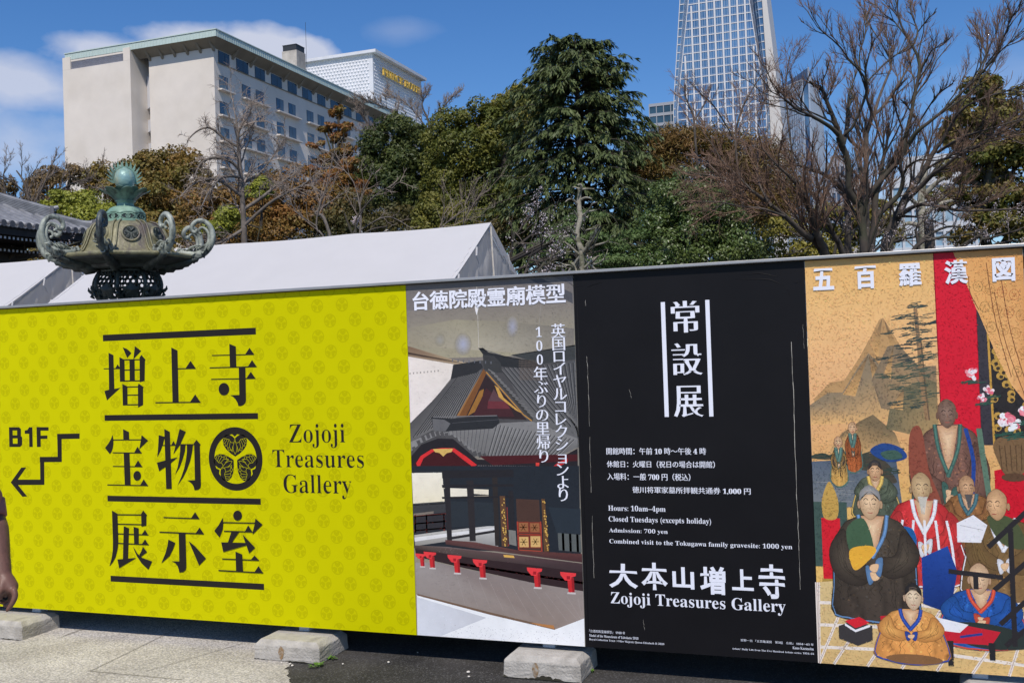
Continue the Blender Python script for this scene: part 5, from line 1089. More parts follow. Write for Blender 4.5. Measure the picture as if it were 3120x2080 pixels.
# scroll arms
for k in range(8):
    a = CORN[k]; d = Vector((cos(a), sin(a), 0)); s_ = Vector((-sin(a), cos(a), 0)); B = lambda r, z, w=0: Vector((LX, LY, 0)) + d * r + s_ * w + Vector((0, 0, z - .062))
    m_arm = (M_bgrey, M_bgrey, M_bgrey, M_bgrey, M_bdark, M_byel, M_bgrey, M_bgrey)[k]
    if k == 0: m_arm = bronze('dark_streaked_bronze', (.06, .075, .075), (.10, .125, .12), (.02, .023, .025), .5, 9, 14)
    pts = [(.585, 2.575), (.640, 2.590), (.690, 2.625), (.728, 2.68), (.745, 2.745), (.735, 2.815), (.700, 2.868), (.648, 2.893), (.598, 2.880), (.568, 2.845), (.566, 2.808), (.588, 2.790), (.606, 2.800)]
    P = curve(pts, 4); n = len(P)
    mb = MB(); mb.tube([B(r, z) for r, z in P], [.030 - .014 * (i / n) for i in range(n)], 9)
    e = P[-1]; mb.lathe([(.001, -.019), (.012, -.015), (.0185, 0), (.012, .015), (.001, .019)], 10, B(e[0], e[1]))
    arm = mb.build('scroll_arm', [m_arm], LAN, smooth=True)
    mb = MB(); P2 = curve([(.675, 2.640), (.705, 2.70), (.712, 2.755), (.698, 2.80), (.664, 2.830), (.632, 2.822), (.622, 2.792), (.638, 2.778)], 4); n = len(P2)
    mb.tube([B(r, z, .006) for r, z in P2], [.017 - .007 * (i / n) for i in range(n)], 8); e = P2[-1]; mb.lathe([(.001, -.014), (.009, -.011), (.014, 0), (.009, .011), (.001, .014)], 8, B(e[0], e[1], .006)); mb.build('inner_scroll', [m_arm], arm, smooth=True)
    # dragon head biting the roof corner
    rr_ = random.Random(50 + k); mb = MB()
    mb.tube([B(.43, 2.60), B(.475, 2.615), B(.53, 2.600), B(.58, 2.592), B(.64, 2.602), B(.69, 2.640)], [.012, .032, .036, .030, .036, .026], 9)
    mb.tube([B(.44, 2.575), B(.50, 2.572), B(.56, 2.566), B(.60, 2.575)], [.010, .020, .018, .022], 7)
    for s2 in (-1, 1):
        mb.tube([B(.52, 2.625, .018 * s2), B(.56, 2.655, .03 * s2), B(.61, 2.672, .034 * s2), B(.65, 2.664, .03 * s2)], [.012, .010, .007, .002], 6)
        mb.lathe([(.001, -.010), (.008, -.006), (.010, 0), (.008, .006), (.001, .010)], 8, B(.50, 2.64, .022 * s2))
        for q in range(6):
            r = rr_.uniform(.54, .70); z = 2.59 + max(0, r - .6) * .5; mb.tube([B(r, z, .02 * s2), B(r + .02, z + rr_.uniform(-.01, .03), .038 * s2), B(r + .045, z + rr_.uniform(0, .055), (.04 + rr_.uniform(-.012, .014)) * s2)], [.014, .010, .002], 5)
    for q in range(7):
        r = .53 + q * .026; mb.tube([B(r, 2.62 + max(0, r - .6) * .4), B(r + .012, 2.648 + max(0, r - .6) * .45, rr_.uniform(-.008, .008)), B(r + .034, 2.664 + max(0, r - .6) * .5)], [.012, .009, .002], 5)
    mb.tube([B(.455, 2.60, .004), B(.435, 2.625, .006), B(.45, 2.648, .004), B(.475, 2.642, 0)], [.012, .017, .014, .006], 7)
    mb.tube([B(.665, 2.575, .018 * cos(t)) + Vector((0, 0, .012 * sin(t))) + d * 0 for t in [2 * pi * i / 10 for i in range(11)]], .005, 5)
    mb.build('dragon_head', [m_arm if k not in (0, 4) else M_bgrey], arm, smooth=True)
# ---------------------------------------------------------------- event tents
M_canvas = mat('white_tent_canvas', (.74, .72, .715), rough=.75, var=.02, scale=3, bump=.05, bscale=14, spec=.2)
M_canvas2 = mat('gable_tent_canvas', (.74, .72, .70), rough=.8, var=.05, scale=5, bump=.1, bscale=10, spec=.2)
M_pole = mat('tent_pole_steel', (.55, .55, .56), rough=.35, var=.08, metal=.6)
M_seam = mat('seam_tape', (.62, .57, .50), rough=.8, var=.2, scale=20)
def canvas(m, k):
    nt = m.node_tree; N = nt.nodes; L = nt.links; b = N['Principled BSDF']; out = N['Material Output']; tr = N.new('ShaderNodeBsdfTranslucent'); tr.inputs[0].default_value = (.86, .83, .79, 1); mx = N.new('ShaderNodeMixShader'); mx.inputs[0].default_value = k
    L.new(b.outputs[0], mx.inputs[1]); L.new(tr.outputs[0], mx.inputs[2]); L.new(mx.outputs[0], out.inputs[0])
canvas(M_canvas, .30); canvas(M_canvas2, .62)
def tent(x0, x1, yr, zr, label, seed, ylen=1.8, slope=.62):
    r = random.Random(seed); t = thing('event_tent', ((x0 + x1) / 2, yr, 0), label, 'tent', 'white event tents'); ze = zr - slope * ylen
    nx, ny = 40, 12
    for s_ in (-1, 1):      # two roof slopes
        vs = []; ph = r.uniform(0, 6)
        for i in range(nx + 1):
            u = i / nx; x = x0 + (x1 - x0) * u
            for j in range(ny + 1):
                v = j / ny; sag = -.018 * sin(pi * ((u * 3) % 1)) * (1 - v * .6) - .02 * sin(pi * v)
                vs.append((x, yr + s_ * ylen * v, zr - slope * ylen * v + sag + .004 * sin(u * 40 + ph + v * 5) * v))
            vs.append((x, yr + s_ * (ylen + .012), ze - .22 + .008 * sin(u * 60)))
        m = ny + 2; fs = [(i * m + j, (i + 1) * m + j, (i + 1) * m + j + 1, i * m + j + 1) for i in range(nx) for j in range(m - 1)]
        mb = MB(); mb.add(vs, fs); mb.build('roof_cloth', [M_canvas], t, smooth=True)
    for x, sg in ((x0, -1), (x1, 1)):      # gable cloths with folds
        vs = []; n, k = 60, 14; ph = r.uniform(0, 6)
        for i in range(n + 1):
            u = i / n * 2 - 1; top = zr - slope * ylen * abs(u) - .012; bot = ze - .30
            for j in range(k + 1):
                v = j / k; y = yr + u * ylen * (.995); z = top + (bot - top) * v
                w = .030 * sin(u * 34 + v * 2.2 + ph) * (.25 + .75 * v) * (1 - abs(u)) + .012 * sin(u * 71 + v * 6 + ph * 2) + .012 * sin(v * 21 + u * 12 + ph)
                vs.append((x - sg * .05 + w * sg * .9, y, z))
        m = k + 1; mb = MB(); mb.add(vs, [(i * m + j, (i + 1) * m + j, (i + 1) * m + j + 1, i * m + j + 1) for i in range(n) for j in range(k)]); g = mb.build('gable_cloth', [M_canvas2], t, smooth=True)
        mb = MB(); mb.tube([(x - sg * .005, yr, zr - .05), (x + sg * .012, yr + .015, zr - .7), (x - sg * .002, yr - .01, ze - .3)], .011, 5); mb.build('gable_seam', [M_seam], g)
        mb = MB()
        for q in (.3, .62):
            for s2 in (-1, 1):
                y = yr + s2 * ylen * q; z = zr - slope * ylen * q - .02; mb.tube([(x + sg * .015, y, z), (x + sg * .02, y + .03 * s2, z - .10), (x + sg * .012, y + .06, z - .20)], [.012, .010, .004], 5)
        mb.build('tie_strap', [M_canvas], g)
    for x in (x0 + .06, (x0 + x1) / 2, x1 - .06):
        for s_ in (-1, 1): mb = MB(); mb.tube([(x, yr + s_ * (ylen - .05), 0), (x, yr + s_ * (ylen - .05), ze - .03)], .021, 8); mb.build('pole', [M_pole], t, smooth=True)
    mb = MB()
    for s_ in (-1, 1): mb.tube([(x0 + .03, yr + s_ * (ylen - .05), ze - .045), (x1 - .03, yr + s_ * (ylen - .05), ze - .045)], .019, 8)
    mb.tube([(x0 + .03, yr, zr - .06), (x1 - .03, yr, zr - .06)], .019, 8)
    for x in (x0 + .06, (x0 + x1) / 2, x1 - .06):
        for s_ in (-1, 1): mb.tube([(x, yr, zr - .06), (x, yr + s_ * (ylen - .05), ze - .06)], .016, 8)
    mb.build('roof_frame', [M_pole], t, smooth=True)
    return t
tent(-10.42, -4.545, 11.85, 3.205, 'long white event tent right behind the yellow and photo panels', 1)
tent(-17.2, -11.12, 11.85, 3.205, 'white event tent at the far left behind the lantern, its creased gable showing', 2)

# ---------------------------------------------------------------- temple hall roof on the far left
M_tile = mat('grey_roof_tile', (.235, .24, .255), rough=.5, var=.22, scale=5, bump=.1, bscale=40, spec=.5, col2=(.16, .165, .18), c2scale=3)
M_tiled = mat('dark_roof_tile', (.10, .10, .11), rough=.55, var=.25, scale=8)
M_wood = mat('dark_old_timber', (.030, .024, .020), rough=.7, var=.3, scale=9)
M_rtip = mat('white_rafter_paint', (.62, .62, .64), rough=.7, var=.1)
TEM = thing('temple_hall', tuple(at(-400, 900, 30).to_tuple()[:2]) + (0,), 'dark timber temple hall with grey tiled eaves and white rafter tips, left of the lantern', 'building')
TD = 29.5
eR = at(304, 690, TD + 2.1)         # far eave corner (right in the photo)
TX = eR.x; TYc = eR.y; TZ = at(150, 694, 29.2).z
cl = onX(0, 662, TX)
ny_ = 40; ylen = 16.0; pitch_t = .295
def eavez(y):                    # y measured back from the far corner; the eave sweeps up near the corner
    s_ = max(0, 1 - (TYc - y) / 3.2); return TZ + .14 * s_ * s_
def slopez(d): return d * .42 + d * d * .018   # height gained going in from the eave
n_roll = int(ylen / pitch_t)
mb = MB(); mr_ = MB(); md_ = MB()
W_ = 9.0
def roofpt(y, d): return Vector((TX - d, y, eavez(y) * 1.0 + slopez(d) - max(0, .14 * max(0, 1 - (TYc - y) / 3.2) ** 2) * min(d / 4, 1)))
def hipd(y): return max(0.05, (TYc - y) * 1.0)
ND = 14; vs = []
for i in range(n_roll + 1):
    y = TYc - i * pitch_t
    for j in range(ND + 1): d = min(W_, hipd(y)) * j / ND; vs.append(roofpt(y, d) - Vector((0, 0, .03)))
m = ND + 1; mb.add(vs, [(i * m + j, i * m + j + 1, (i + 1) * m + j + 1, (i + 1) * m + j) for i in range(n_roll) for j in range(ND)])
mb.build('roof_slope', [M_tiled], TEM)
for i in range(n_roll):
    y = TYc - (i + .5) * pitch_t; D_ = min(W_, hipd(y))
    if D_ < .3: continue
    n = max(4, int(D_ / .3)); path = [roofpt(y, D_ * q / n) + Vector((0, 0, .03)) for q in range(n + 1)]
    rad = [.082 if q % 1 == 0 else .078 for q in range(n + 1)]
    # stepped tile joints
    p2 = []; r2 = []
    for q in range(n): p2 += [path[q], path[q].lerp(path[q + 1], .97)]; r2 += [.078, .086]
    mr_.tube(p2, r2, 8)
    c = path[0] + Vector((.012, 0, 0)); k = 14; md_.add([c + Vector((.02, .098 * cos(2 * pi * q / k), .098 * sin(2 * pi * q / k))) for q in range(k)] + [c + Vector((-.05, .098 * cos(2 * pi * q / k), .098 * sin(2 * pi * q / k))) for q in range(k)], [tuple(range(k))] + [(q, k + q, k + (q + 1) % k, (q + 1) % k) for q in range(k)])
    # pan tile lip between the rolls
    ym = y - pitch_t / 2; e0 = roofpt(ym, 0); mr_.tube([e0 + Vector((.0, pitch_t * .32, .0)), e0 + Vector((.02, 0, -.055)), e0 + Vector((0, -pitch_t * .32, .0))], .028, 5)
mr_.build('roll_tiles', [M_tile], TEM, smooth=True); md_.build('eave_disc', [M_tiled], TEM)
# far slope of the hip so the roof is solid
mb = MB(); vs = []
for i in range(21):
    d = W_ * i / 20
    for j in range(9): q = j / 8; a = roofpt(TYc - d, d) if d > .05 else roofpt(TYc - .05, .05); b = Vector((TX - d - .0, TYc + .02, eavez(TYc) - .14 * min(1, d / 3) )); vs.append(a.lerp(b, q) + Vector((0, .02, -.02)))
mb.add(vs, [(i * 9 + j, (i + 1) * 9 + j, (i + 1) * 9 + j + 1, i * 9 + j + 1) for i in range(20) for j in range(8)]); mb.build('far_slope', [M_tiled], TEM)
# hip ridges: upper long one and lower short one, each a stack of thin ridge tiles with an end tile
def ridge(d0, d1, lift0, lift1, h, name):
    mb = MB(); n = 18; rows = 6
    base = []
    for i in range(n + 1):
        t = i / n; d = d0 + (d1 - d0) * t; p = roofpt(TYc - d, d); up = lift0 + (lift1 - lift0) * t + .05 * max(0, 1 - t * 4) ** 2; base.append(p + Vector((0, 0, up)))
    for k in range(rows):
        z = h * k / rows; w = .15 - .012 * k
        for i in range(n):
            a, b = base[i], base[i + 1]; dv = (b - a).normalized(); s_ = Vector((dv.y, -dv.x, 0)).normalized(); z0, z1 = Vector((0, 0, z)), Vector((0, 0, z + h / rows * .72)); w2 = w
            mb.hexa([a - s_ * w2 + z0, b - s_ * w2 + z0, b + s_ * w2 + z0, a + s_ * w2 + z0, a - s_ * w2 + z1, b - s_ * w2 + z1, b + s_ * w2 + z1, a + s_ * w2 + z1])
    mb.tube([p + Vector((0, 0, h + .01)) for p in base], .075, 8)
    e = base[0]; dv = (base[1] - base[0]).normalized(); mb.tube([e + Vector((0, 0, h + .03)), e - dv * .10 + Vector((0, 0, h + .05)), e - dv * .24 + Vector((0, 0, h + .13))], [.075, .075, .065], 8)
    rd = mb.build(name, [M_tile], TEM)
    mb = MB(); s_ = Vector((dv.y, -dv.x, 0)).normalized(); mb.hexa([e - s_ * .24 - Vector((0, 0, .14)), e - dv * .1 - s_ * .24 - Vector((0, 0, .14)), e - dv * .1 + s_ * .24 - Vector((0, 0, .14)), e + s_ * .24 - Vector((0, 0, .14)), e - s_ * .17 + Vector((0, 0, h + .1)), e - dv * .1 - s_ * .17 + Vector((0, 0, h + .1)), e - dv * .1 + s_ * .17 + Vector((0, 0, h + .1)), e + s_ * .17 + Vector((0, 0, h + .1))]); mb.build('ridge_end_tile', [M_tiled], rd)
ridge(.98, 8.8, -.02, -.02, .30, 'upper_hip_ridge'); ridge(.16, 1.1, .0, .0, .17, 'lower_hip_ridge')
# eaves: rafters in two rows with white tips, boards, beams, wall
mb = MB(); mt_ = MB(); kk = .15
for i in range(int(ylen / kk)):
    y = TYc - .5 - i * kk; z = eavez(y) - .40
    mb.box((TX - 1.0, y, z + .06), (1.7, .06, .07), rot=Matrix.Rotation(radians(0), 3, 'Y')); mt_.box((TX - .148, y, z + .06), (.012, .062, .070))
    mb.box((TX - 1.9, y, z - .20), (2.2, .06, .07)); mt_.box((TX - .798, y, z - .20), (.012, .062, .070))
mb.build('rafters', [M_wood], TEM); mt_.build('rafter_tip', [M_rtip], TEM)
mb = MB(); N_ = 24
for i in range(N_):
    ya, yb = TYc - .2 - (ylen - .2) * i / N_, TYc - .2 - (ylen - .2) * (i + 1) / N_
    za, zb_ = eavez(ya), eavez(yb)
    mb.hexa([(TX - .16, yb, zb_ - .27), (TX - .05, yb, zb_ - .27), (TX - .05, ya, za - .27), (TX - .16, ya, za - .27), (TX - .16, yb, zb_ - .09), (TX - .05, yb, zb_ - .09), (TX - .05, ya, za - .09), (TX - .16, ya, za - .09)])
    mb.add([(TX - .1, yb, zb_ - .275), (TX - .1, ya, za - .275), (TX - 3.4, ya, za - .15), (TX - 3.4, yb, zb_ - .15)], [(0, 1, 2, 3)])
for (xa, z0, z1) in ((1.55, -.95, -.38), (2.2, -1.6, -.6)):
    mb.box((TX - xa - 3, TYc - xa - .2, TZ + (z0 + z1) / 2), (6.0, .4, z1 - z0)); mb.box((TX - xa, TYc - xa - 7, TZ + (z0 + z1) / 2), (.4, 14, z1 - z0))
mb.build('eave_board', [M_wood], TEM)
mb = MB(); mb.box((TX - 6.2, TYc - 3.2 - 6.2, TZ / 2 - .1), (5.6, 12.4, TZ)); 
for i in range(6): mb.box((TX - 3.3, TYc - 3.1 - i * 2.4, TZ / 2 - .1), (.34, .34, TZ - .1))
for z in (TZ - .7, TZ - 1.3, 3.0, .9): mb.box((TX - 3.26, TYc - 9.2, z), (.2, 12.6, .3))
mb.build('timber_wall', [M_wood], TEM)
mb = MB()
for i in range(6):
    y = TYc - 3.1 - i * 2.4
    for q, (dx, dz) in enumerate(((.3, -.95), (.65, -.72), (1.0, -.5))): mb.box((TX - 3.3 + dx, y, TZ + dz), (.5, .2, .17)); mb.box((TX - 3.3 + dx * 1.3, y, TZ + dz + .12), (.2, .9, .12))
mb.build('bracket_arms', [M_wood], TEM)
# ---------------------------------------------------------------- hotel on the hill to the left
M_hwall = mat('cream_render', (.745, .675, .60), rough=.85, var=.05, scale=.5, bump=.3, bscale=2.2, col2=(.69, .62, .54), c2scale=.16)
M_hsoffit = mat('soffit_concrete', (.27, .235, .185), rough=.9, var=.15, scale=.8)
M_fascia = mat('pale_copper_fascia', (.50, .60, .56), rough=.6, var=.07, scale=2)
M_hglass = mat('hotel_glass', (.035, .075, .13), rough=.12, var=.25, scale=.35, spec=.8)
M_hglassd = mat('hotel_dark_glass', (.015, .018, .026), rough=.1, var=.3, scale=.5, spec=.8)
M_curtain = mat('drawn_curtain', (.10, .165, .23), rough=.5, var=.15, scale=1.5, spec=.6)
M_wframe = mat('dark_window_frame', (.03, .032, .036), rough=.5, var=.1)
M_hwhite = mat('white_parapet', (.66, .66, .69), rough=.7, var=.06, scale=.6)
M_louv = mat('louvre_metal', (.46, .47, .54), rough=.5, var=.06)
M_louvd = mat('louvre_gap', (.05, .055, .075), rough=.7, var=.1)
HX, HY = -73.98, 102.45
HOT = thing('hotel_building', (HX, HY, 0), 'cream hotel with pale green roof edge and rows of windows, rising above the trees', 'building')
YEND = 168.0; ZT = 39.30
mb = MB()
mb.box(((HX - 83.44) / 2 - 0, (HY + YEND) / 2, ZT / 2), (83.44 + HX, YEND - HY, ZT)); mb.build('main_wall', [M_hwall], HOT)
mb = MB(); yt = HY - 1.5
mb.box(((-95.36 - 84.98) / 2, yt + 6, 38.87 / 2), (95.36 - 84.98, 12, 38.87)); 
for xa, xb in ((-95.36, -94.15), (-86.0, -84.98)): mb.box(((xa + xb) / 2, yt + 3.0, 38.87 + .79), (xb - xa, 6.0, 1.56))
mb.build('stair_tower', [M_hwall], HOT)
mb = MB(); mb.box(((-94.15 - 86.0) / 2, yt + .3, 39.36), (8.14, .1, .98)); lv = mb.build('louvre_panel', [M_louvd], HOT)
mb = MB()
for i in range(8): mb.box(((-94.15 - 86.0) / 2, yt + .2, 38.95 + i * .122), (8.12, .13, .05), rot=Matrix.Rotation(radians(35), 3, 'X'))
mb.build('louvre_slats', [M_louv], lv)
mb = MB(); mb.box(((-94.15 - 86.0) / 2, yt + .32, 39.98), (8.14, .4, .24)); mb.build('louvre_lintel', [M_hwall], HOT)
mb = MB(); mb.tube([(-88.4, yt + .5, 40.1), (-88.4, yt + .45, 40.9), (-88.6, yt + .2, 41.05)], .05, 6); mb.build('roof_lamp', [M_hwhite], HOT)
# recess between tower and wing: white parapets and dark openings
mb = MB(); mb.box(((-84.98 - 83.44) / 2, HY + 4, 19.3), (1.6, 1, 38.6)); mb.build('recess_wall', [M_wframe], HOT)
mb = MB(); xr = (-84.98 - 83.40) / 2
for z0, z1 in ((33.5, 37.4), (30.6, 32.1), (26.8, 29.2), (23, 25.4)):
    mb.hexa([(-84.96, HY + 1.4, z0), (-83.46, HY + .3, z0), (-83.46, HY + 3, z0), (-84.96, HY + 3, z0), (-84.96, HY + 1.4, z1), (-83.46, HY + .3, z1 - .2), (-83.46, HY + 3, z1), (-84.96, HY + 3, z1)])
mb.hexa([(-84.96, HY + 1.4, 37.45), (-83.46, HY + .6, 37.3), (-83.46, HY + 3, 37.3), (-84.96, HY + 3, 37.45), (-84.96, HY + 2.2, 38.7), (-83.46, HY + 1.6, 38.3), (-83.46, HY + 3, 38.3), (-84.96, HY + 3, 38.7)])
mb.build('balcony_parapet', [M_hwhite], HOT)
# roof slab with overhang, sloping soffit, brackets
d = 1.35; zf0, zf1 = 40.12, 40.86; xl = -95.0
mb = MB()
mb.box(((xl + HX + d) / 2, (HY - d + YEND + 2) / 2, (zf0 + zf1) / 2 + .05), (HX + d - xl - .1, YEND + 2 - HY + d - .1, zf1 - zf0)); rs = mb.build('roof_slab', [M_fascia], HOT)
mb = MB(); n = 120
mb.box(((xl + HX + d) / 2, HY - d - .02, (zf0 + zf1) / 2), (HX + d - xl + .1, .08, zf1 - zf0)); mb.box((HX + d + .02, (HY - d + YEND + 2) / 2, (zf0 + zf1) / 2), (.08, YEND + 2 - HY + d, zf1 - zf0))
mb.box(((xl + HX + d) / 2, HY - d + .0, zf1 + .09), (HX + d - xl + .2, .26, .12)); mb.box((HX + d, (HY - d + YEND + 2) / 2, zf1 + .09), (.26, YEND + 2 - HY + d + .1, .12))
for i in range(52): x = xl + .3 + i * .44; mb.box((x, HY - d - .07, (zf0 + zf1) / 2), (.03, .04, zf1 - zf0 - .02))
for i in range(150): y = HY - d + .3 + i * .44; mb.box((HX + d + .07, y, (zf0 + zf1) / 2), (.04, .03, zf1 - zf0 - .02))
mb.build('roof_edge', [M_fascia], HOT)
mb = MB()
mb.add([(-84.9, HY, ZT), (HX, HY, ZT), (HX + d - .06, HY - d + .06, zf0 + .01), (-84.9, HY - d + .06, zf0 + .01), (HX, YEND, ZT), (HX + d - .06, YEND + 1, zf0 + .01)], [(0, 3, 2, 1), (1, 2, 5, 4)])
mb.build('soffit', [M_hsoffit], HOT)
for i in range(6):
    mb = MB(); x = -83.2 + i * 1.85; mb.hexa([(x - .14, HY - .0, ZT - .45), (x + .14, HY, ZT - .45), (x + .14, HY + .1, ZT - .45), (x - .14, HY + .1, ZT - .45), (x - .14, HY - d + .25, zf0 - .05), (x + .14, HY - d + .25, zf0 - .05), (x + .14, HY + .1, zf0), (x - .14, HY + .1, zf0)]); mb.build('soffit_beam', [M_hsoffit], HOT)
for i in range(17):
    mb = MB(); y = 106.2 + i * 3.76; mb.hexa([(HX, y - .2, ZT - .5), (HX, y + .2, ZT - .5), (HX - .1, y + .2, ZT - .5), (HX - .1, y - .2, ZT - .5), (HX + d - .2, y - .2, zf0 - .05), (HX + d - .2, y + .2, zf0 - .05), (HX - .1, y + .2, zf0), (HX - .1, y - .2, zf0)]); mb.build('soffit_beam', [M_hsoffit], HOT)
# top floor: recessed dark band with piers
rw = random.Random(9)
mb = MB(); mb.box((HX + .04, (103.2 + YEND) / 2, 37.70), (.16, YEND - 103.2, .09)); mb.build('top_ledge', [M_hsoffit], HOT)
def window(y0, y1, z0, z1, m, top=False, curtains=True):
    mb = MB(); mb.box((HX + .012, (y0 + y1) / 2, (z0 + z1) / 2), (.03, y1 - y0, z1 - z0)); w = mb.build('window', [M_wframe], HOT)
    mb = MB(); ym = y0 + (y1 - y0) * (.5 if not top else .55); a = .05
    for q, (a0, a1) in enumerate(((y0 + a, ym - .03), (ym + .03, y1 - a))):
        mb.box((HX + .032, (a0 + a1) / 2, (z0 + z1) / 2), (.014, a1 - a0, z1 - z0 - .1), q)
    mm = rw.choice([(M_curtain, M_curtain), (M_hglass, M_curtain), (M_curtain, M_hglass), (M_curtain, M_curtain)]) if not top else rw.choice([(M_hglassd, M_hglassd), (M_hglassd, M_hglassd), (M_hglassd, M_hglass)])
    mb.build('pane', list(mm), w)
cols = [(103.32, 105.08)] + [v for k in range(8) for v in ((108.06 + 7.55 * k, 109.81 + 7.55 * k), (110.99 + 7.55 * k, 112.75 + 7.55 * k))]
for f in range(7):
    for (a, b) in cols: window(a, b, 34.76 - 3.13 * f, 36.28 - 3.13 * f, M_hglass)
for k in range(16):
    a = (103.31 if k % 2 == 0 else 106.95) + 7.6 * (k // 2); b = a + (2.24 if k % 2 == 0 else 2.54); window(a, b, 37.80, 39.24, M_hglassd, True)
for f in range(7):
    z = 34.48 - 3.13 * f
    for (a, b) in [(103.1, 105.9)] + [(107.9 + 7.55 * k, 113.45 + 7.55 * k) for k in range(8)]:
        mb = MB(); mb.box((HX + .30, (a + b) / 2, z), (.62, b - a, .16)); mb.build('window_sill', [M_hwall], HOT)
# chimney and sign block on the roof
mb = MB(); cA = at(865, 150, 142); cx, cy = cA.x, cA.y
mb.box((-74.9, 121.8, 42.3), (2.3, 2.3, 3.3)); ch = mb.build('chimney', [mat('stained_render', (.47, .42, .37), rough=.9, var=.2, scale=.9, col2=(.33, .29, .26), c2scale=.7)], HOT)
mb = MB(); mb.box((-74.9, 121.8, 44.35), (2.1, 2.1, .75)); mb.box((-74.9, 121.8, 44.75), (2.2, 2.2, .1)); mb.build('chimney_cap', [M_wframe], ch)
mb = MB(); mb.tube([(-73.4, 122.6, 40.8), (-73.4, 122.6, 48.2)], .03, 4); mb.build('mast', [M_wframe], HOT)
SB = onX(1135, 175, -80.0); SBX, SBY = -80.0, SB.y
zt = onX(1135, 163, SBX).z
yL = onX(1283, 252, SBX).y
mb = MB(); mb.box((SBX - 12, (SBY + yL) / 2, zt / 2 + 14), (24, yL - SBY, zt - 28)); sb = mb.build('sign_block', [M_hwhite], HOT)
mb = MB(); mb.box((SBX - 11.8, (SBY + yL) / 2, zt + .25), (25.4, yL - SBY + 1.2, .5)); mb.build('block_roof', [M_hwhite], sb)
# diamond cladding: small raised points in rows
mb = MB(); zb = zt - 9.5
def stud(p, ux, uz, n, w, h, o):
    a = [p - ux * w, p - uz * h, p + ux * w, p + uz * h, p + n * o - uz * h * .5]; mb.add(a, [(0, 1, 4), (1, 2, 4), (2, 3, 4), (3, 0, 4)])
for r in range(17):
    z = zt - .45 - r * .56
    for c in range(38): stud(Vector((SBX - .9 - c * .62 - (r % 2) * .31, SBY - .005, z)), Vector((1, 0, 0)), Vector((0, 0, 1)), Vector((0, -1, 0)), .26, .24, .17)
    for c in range(int((yL - SBY) / .62) - 1): stud(Vector((SBX + .005, SBY + .5 + c * .62 + (r % 2) * .31, z)), Vector((0, 1, 0)), Vector((0, 0, 1)), Vector((1, 0, 0)), .26, .24, .17)
mb.build('diamond_cladding', [M_hwhite], sb)
# raised gold letters along the side of the block
M_gold = mat('gold_letters', (.78, .50, .09), rough=.4, var=.15, scale=1, metal=.2)
U, F2 = text2d(mathbold('PRINCE HOTEL'), -.004, 0)
pa = onX(1157, 236, SBX); pb = onX(1276, 290, SBX); x0, y0 = U.min(0); x1, y1 = U.max(0); hgt = onX(1163, 210, SBX).z - onX(1161, 231, SBX).z
ztx = onX(1161, 232, SBX).z
def letp(p, o): return (SBX + o, pa.y + (p[0] - x0) / (x1 - x0) * (pb.y - pa.y), ztx + (p[1] - y0) / (y1 - y0) * hgt)
mb = MB(); nU = len(U); mb.add([letp(p, .75) for p in U] + [letp(p, .45) for p in U], F2 + [tuple(i + nU for i in f[::-1]) for f in F2])
ed = {}
for f in F2:
    for i in range(len(f)): ed[(f[i], f[(i + 1) % len(f)])] = 1
mb.add([letp(p, .75) for p in U] + [letp(p, .45) for p in U], [(b, a, a + nU, b + nU) for (a, b) in ed if (b, a) not in ed])
mb.build('roof_sign_letters', [M_gold], sb)

# ---------------------------------------------------------------- glass office tower
M_tglass = mat('blue_curtain_glass', (.055, .145, .31), rough=.22, var=.35, scale=.05, spec=.7, col2=(.095, .215, .40), c2scale=.045, c2lo=.4, c2hi=.6)
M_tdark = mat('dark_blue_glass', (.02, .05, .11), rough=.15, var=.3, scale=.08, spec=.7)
M_tframe = mat('white_mullion', (.66, .66, .68), rough=.5, var=.05)
M_tthin = mat('pale_blue_mullion', (.30, .42, .60), rough=.4, var=.06)
M_twall = mat('white_fin_wall', (.62, .60, .58), rough=.6, var=.03)
TW = at(2200, 300, 450); TWY = TW.y
TOW = thing('glass_tower', (TW.x, TWY, 0), 'tallest blue glass office tower with a white grid and a broad white side fin', 'tower')
def tw(x, y, dy=0): return onY(x, y, TWY + dy)
def ext(x0, y0, x1, y1, y): return x0 + (x1 - x0) * (y - y0) / (y1 - y0)
YT, YBm = -260, 1060
xl_ = lambda y: ext(2097.6, 0, 2073.5, 240, min(y, 330)) + (max(0, y - 330)) * .033      # inner left edge
xr_ = lambda y: ext(2282.4, 0, 2320, 240, min(y, 330)) + (max(0, y - 330)) * .033
cl_ = lambda y: ext(2086, 0, 2065.5, 240, min(y, 330)) + (max(0, y - 330)) * .033
cr_ = lambda y: ext(2307.5, 0, 2332, 240, min(y, 330)) + (max(0, y - 330)) * .033
ol_ = lambda y: ext(2072, 0, 2057.4, 240, min(y, 330)) + (max(0, y - 330)) * .033
or_ = lambda y: ext(2321.5, 0, 2338, 240, min(y, 360)) + (max(0, y - 360)) * .033
fr_ = lambda y: ext(2336, 0, 2366, 240, min(y, 420)) + (max(0, y - 420)) * .033
ys = list(range(YT, YBm + 1, 60))
mb = MB()
for a, b in zip(ys[:-1], ys[1:]):
    mb.add([tw(xl_(b), b), tw(xr_(b), b), tw(xr_(a), a), tw(xl_(a), a)], [(0, 1, 2, 3)])
    mb.add([tw(ol_(b), b, 9), tw(cl_(b), b, 9), tw(cl_(a), a, 9), tw(ol_(a), a, 9)], [(0, 1, 2, 3)])
    mb.add([tw(cr_(b), b, 9), tw(or_(b), b, 9), tw(or_(a), a, 9), tw(cr_(a), a, 9)], [(0, 1, 2, 3)])
mb.build('curtain_wall', [M_tglass], TOW)
mb = MB()
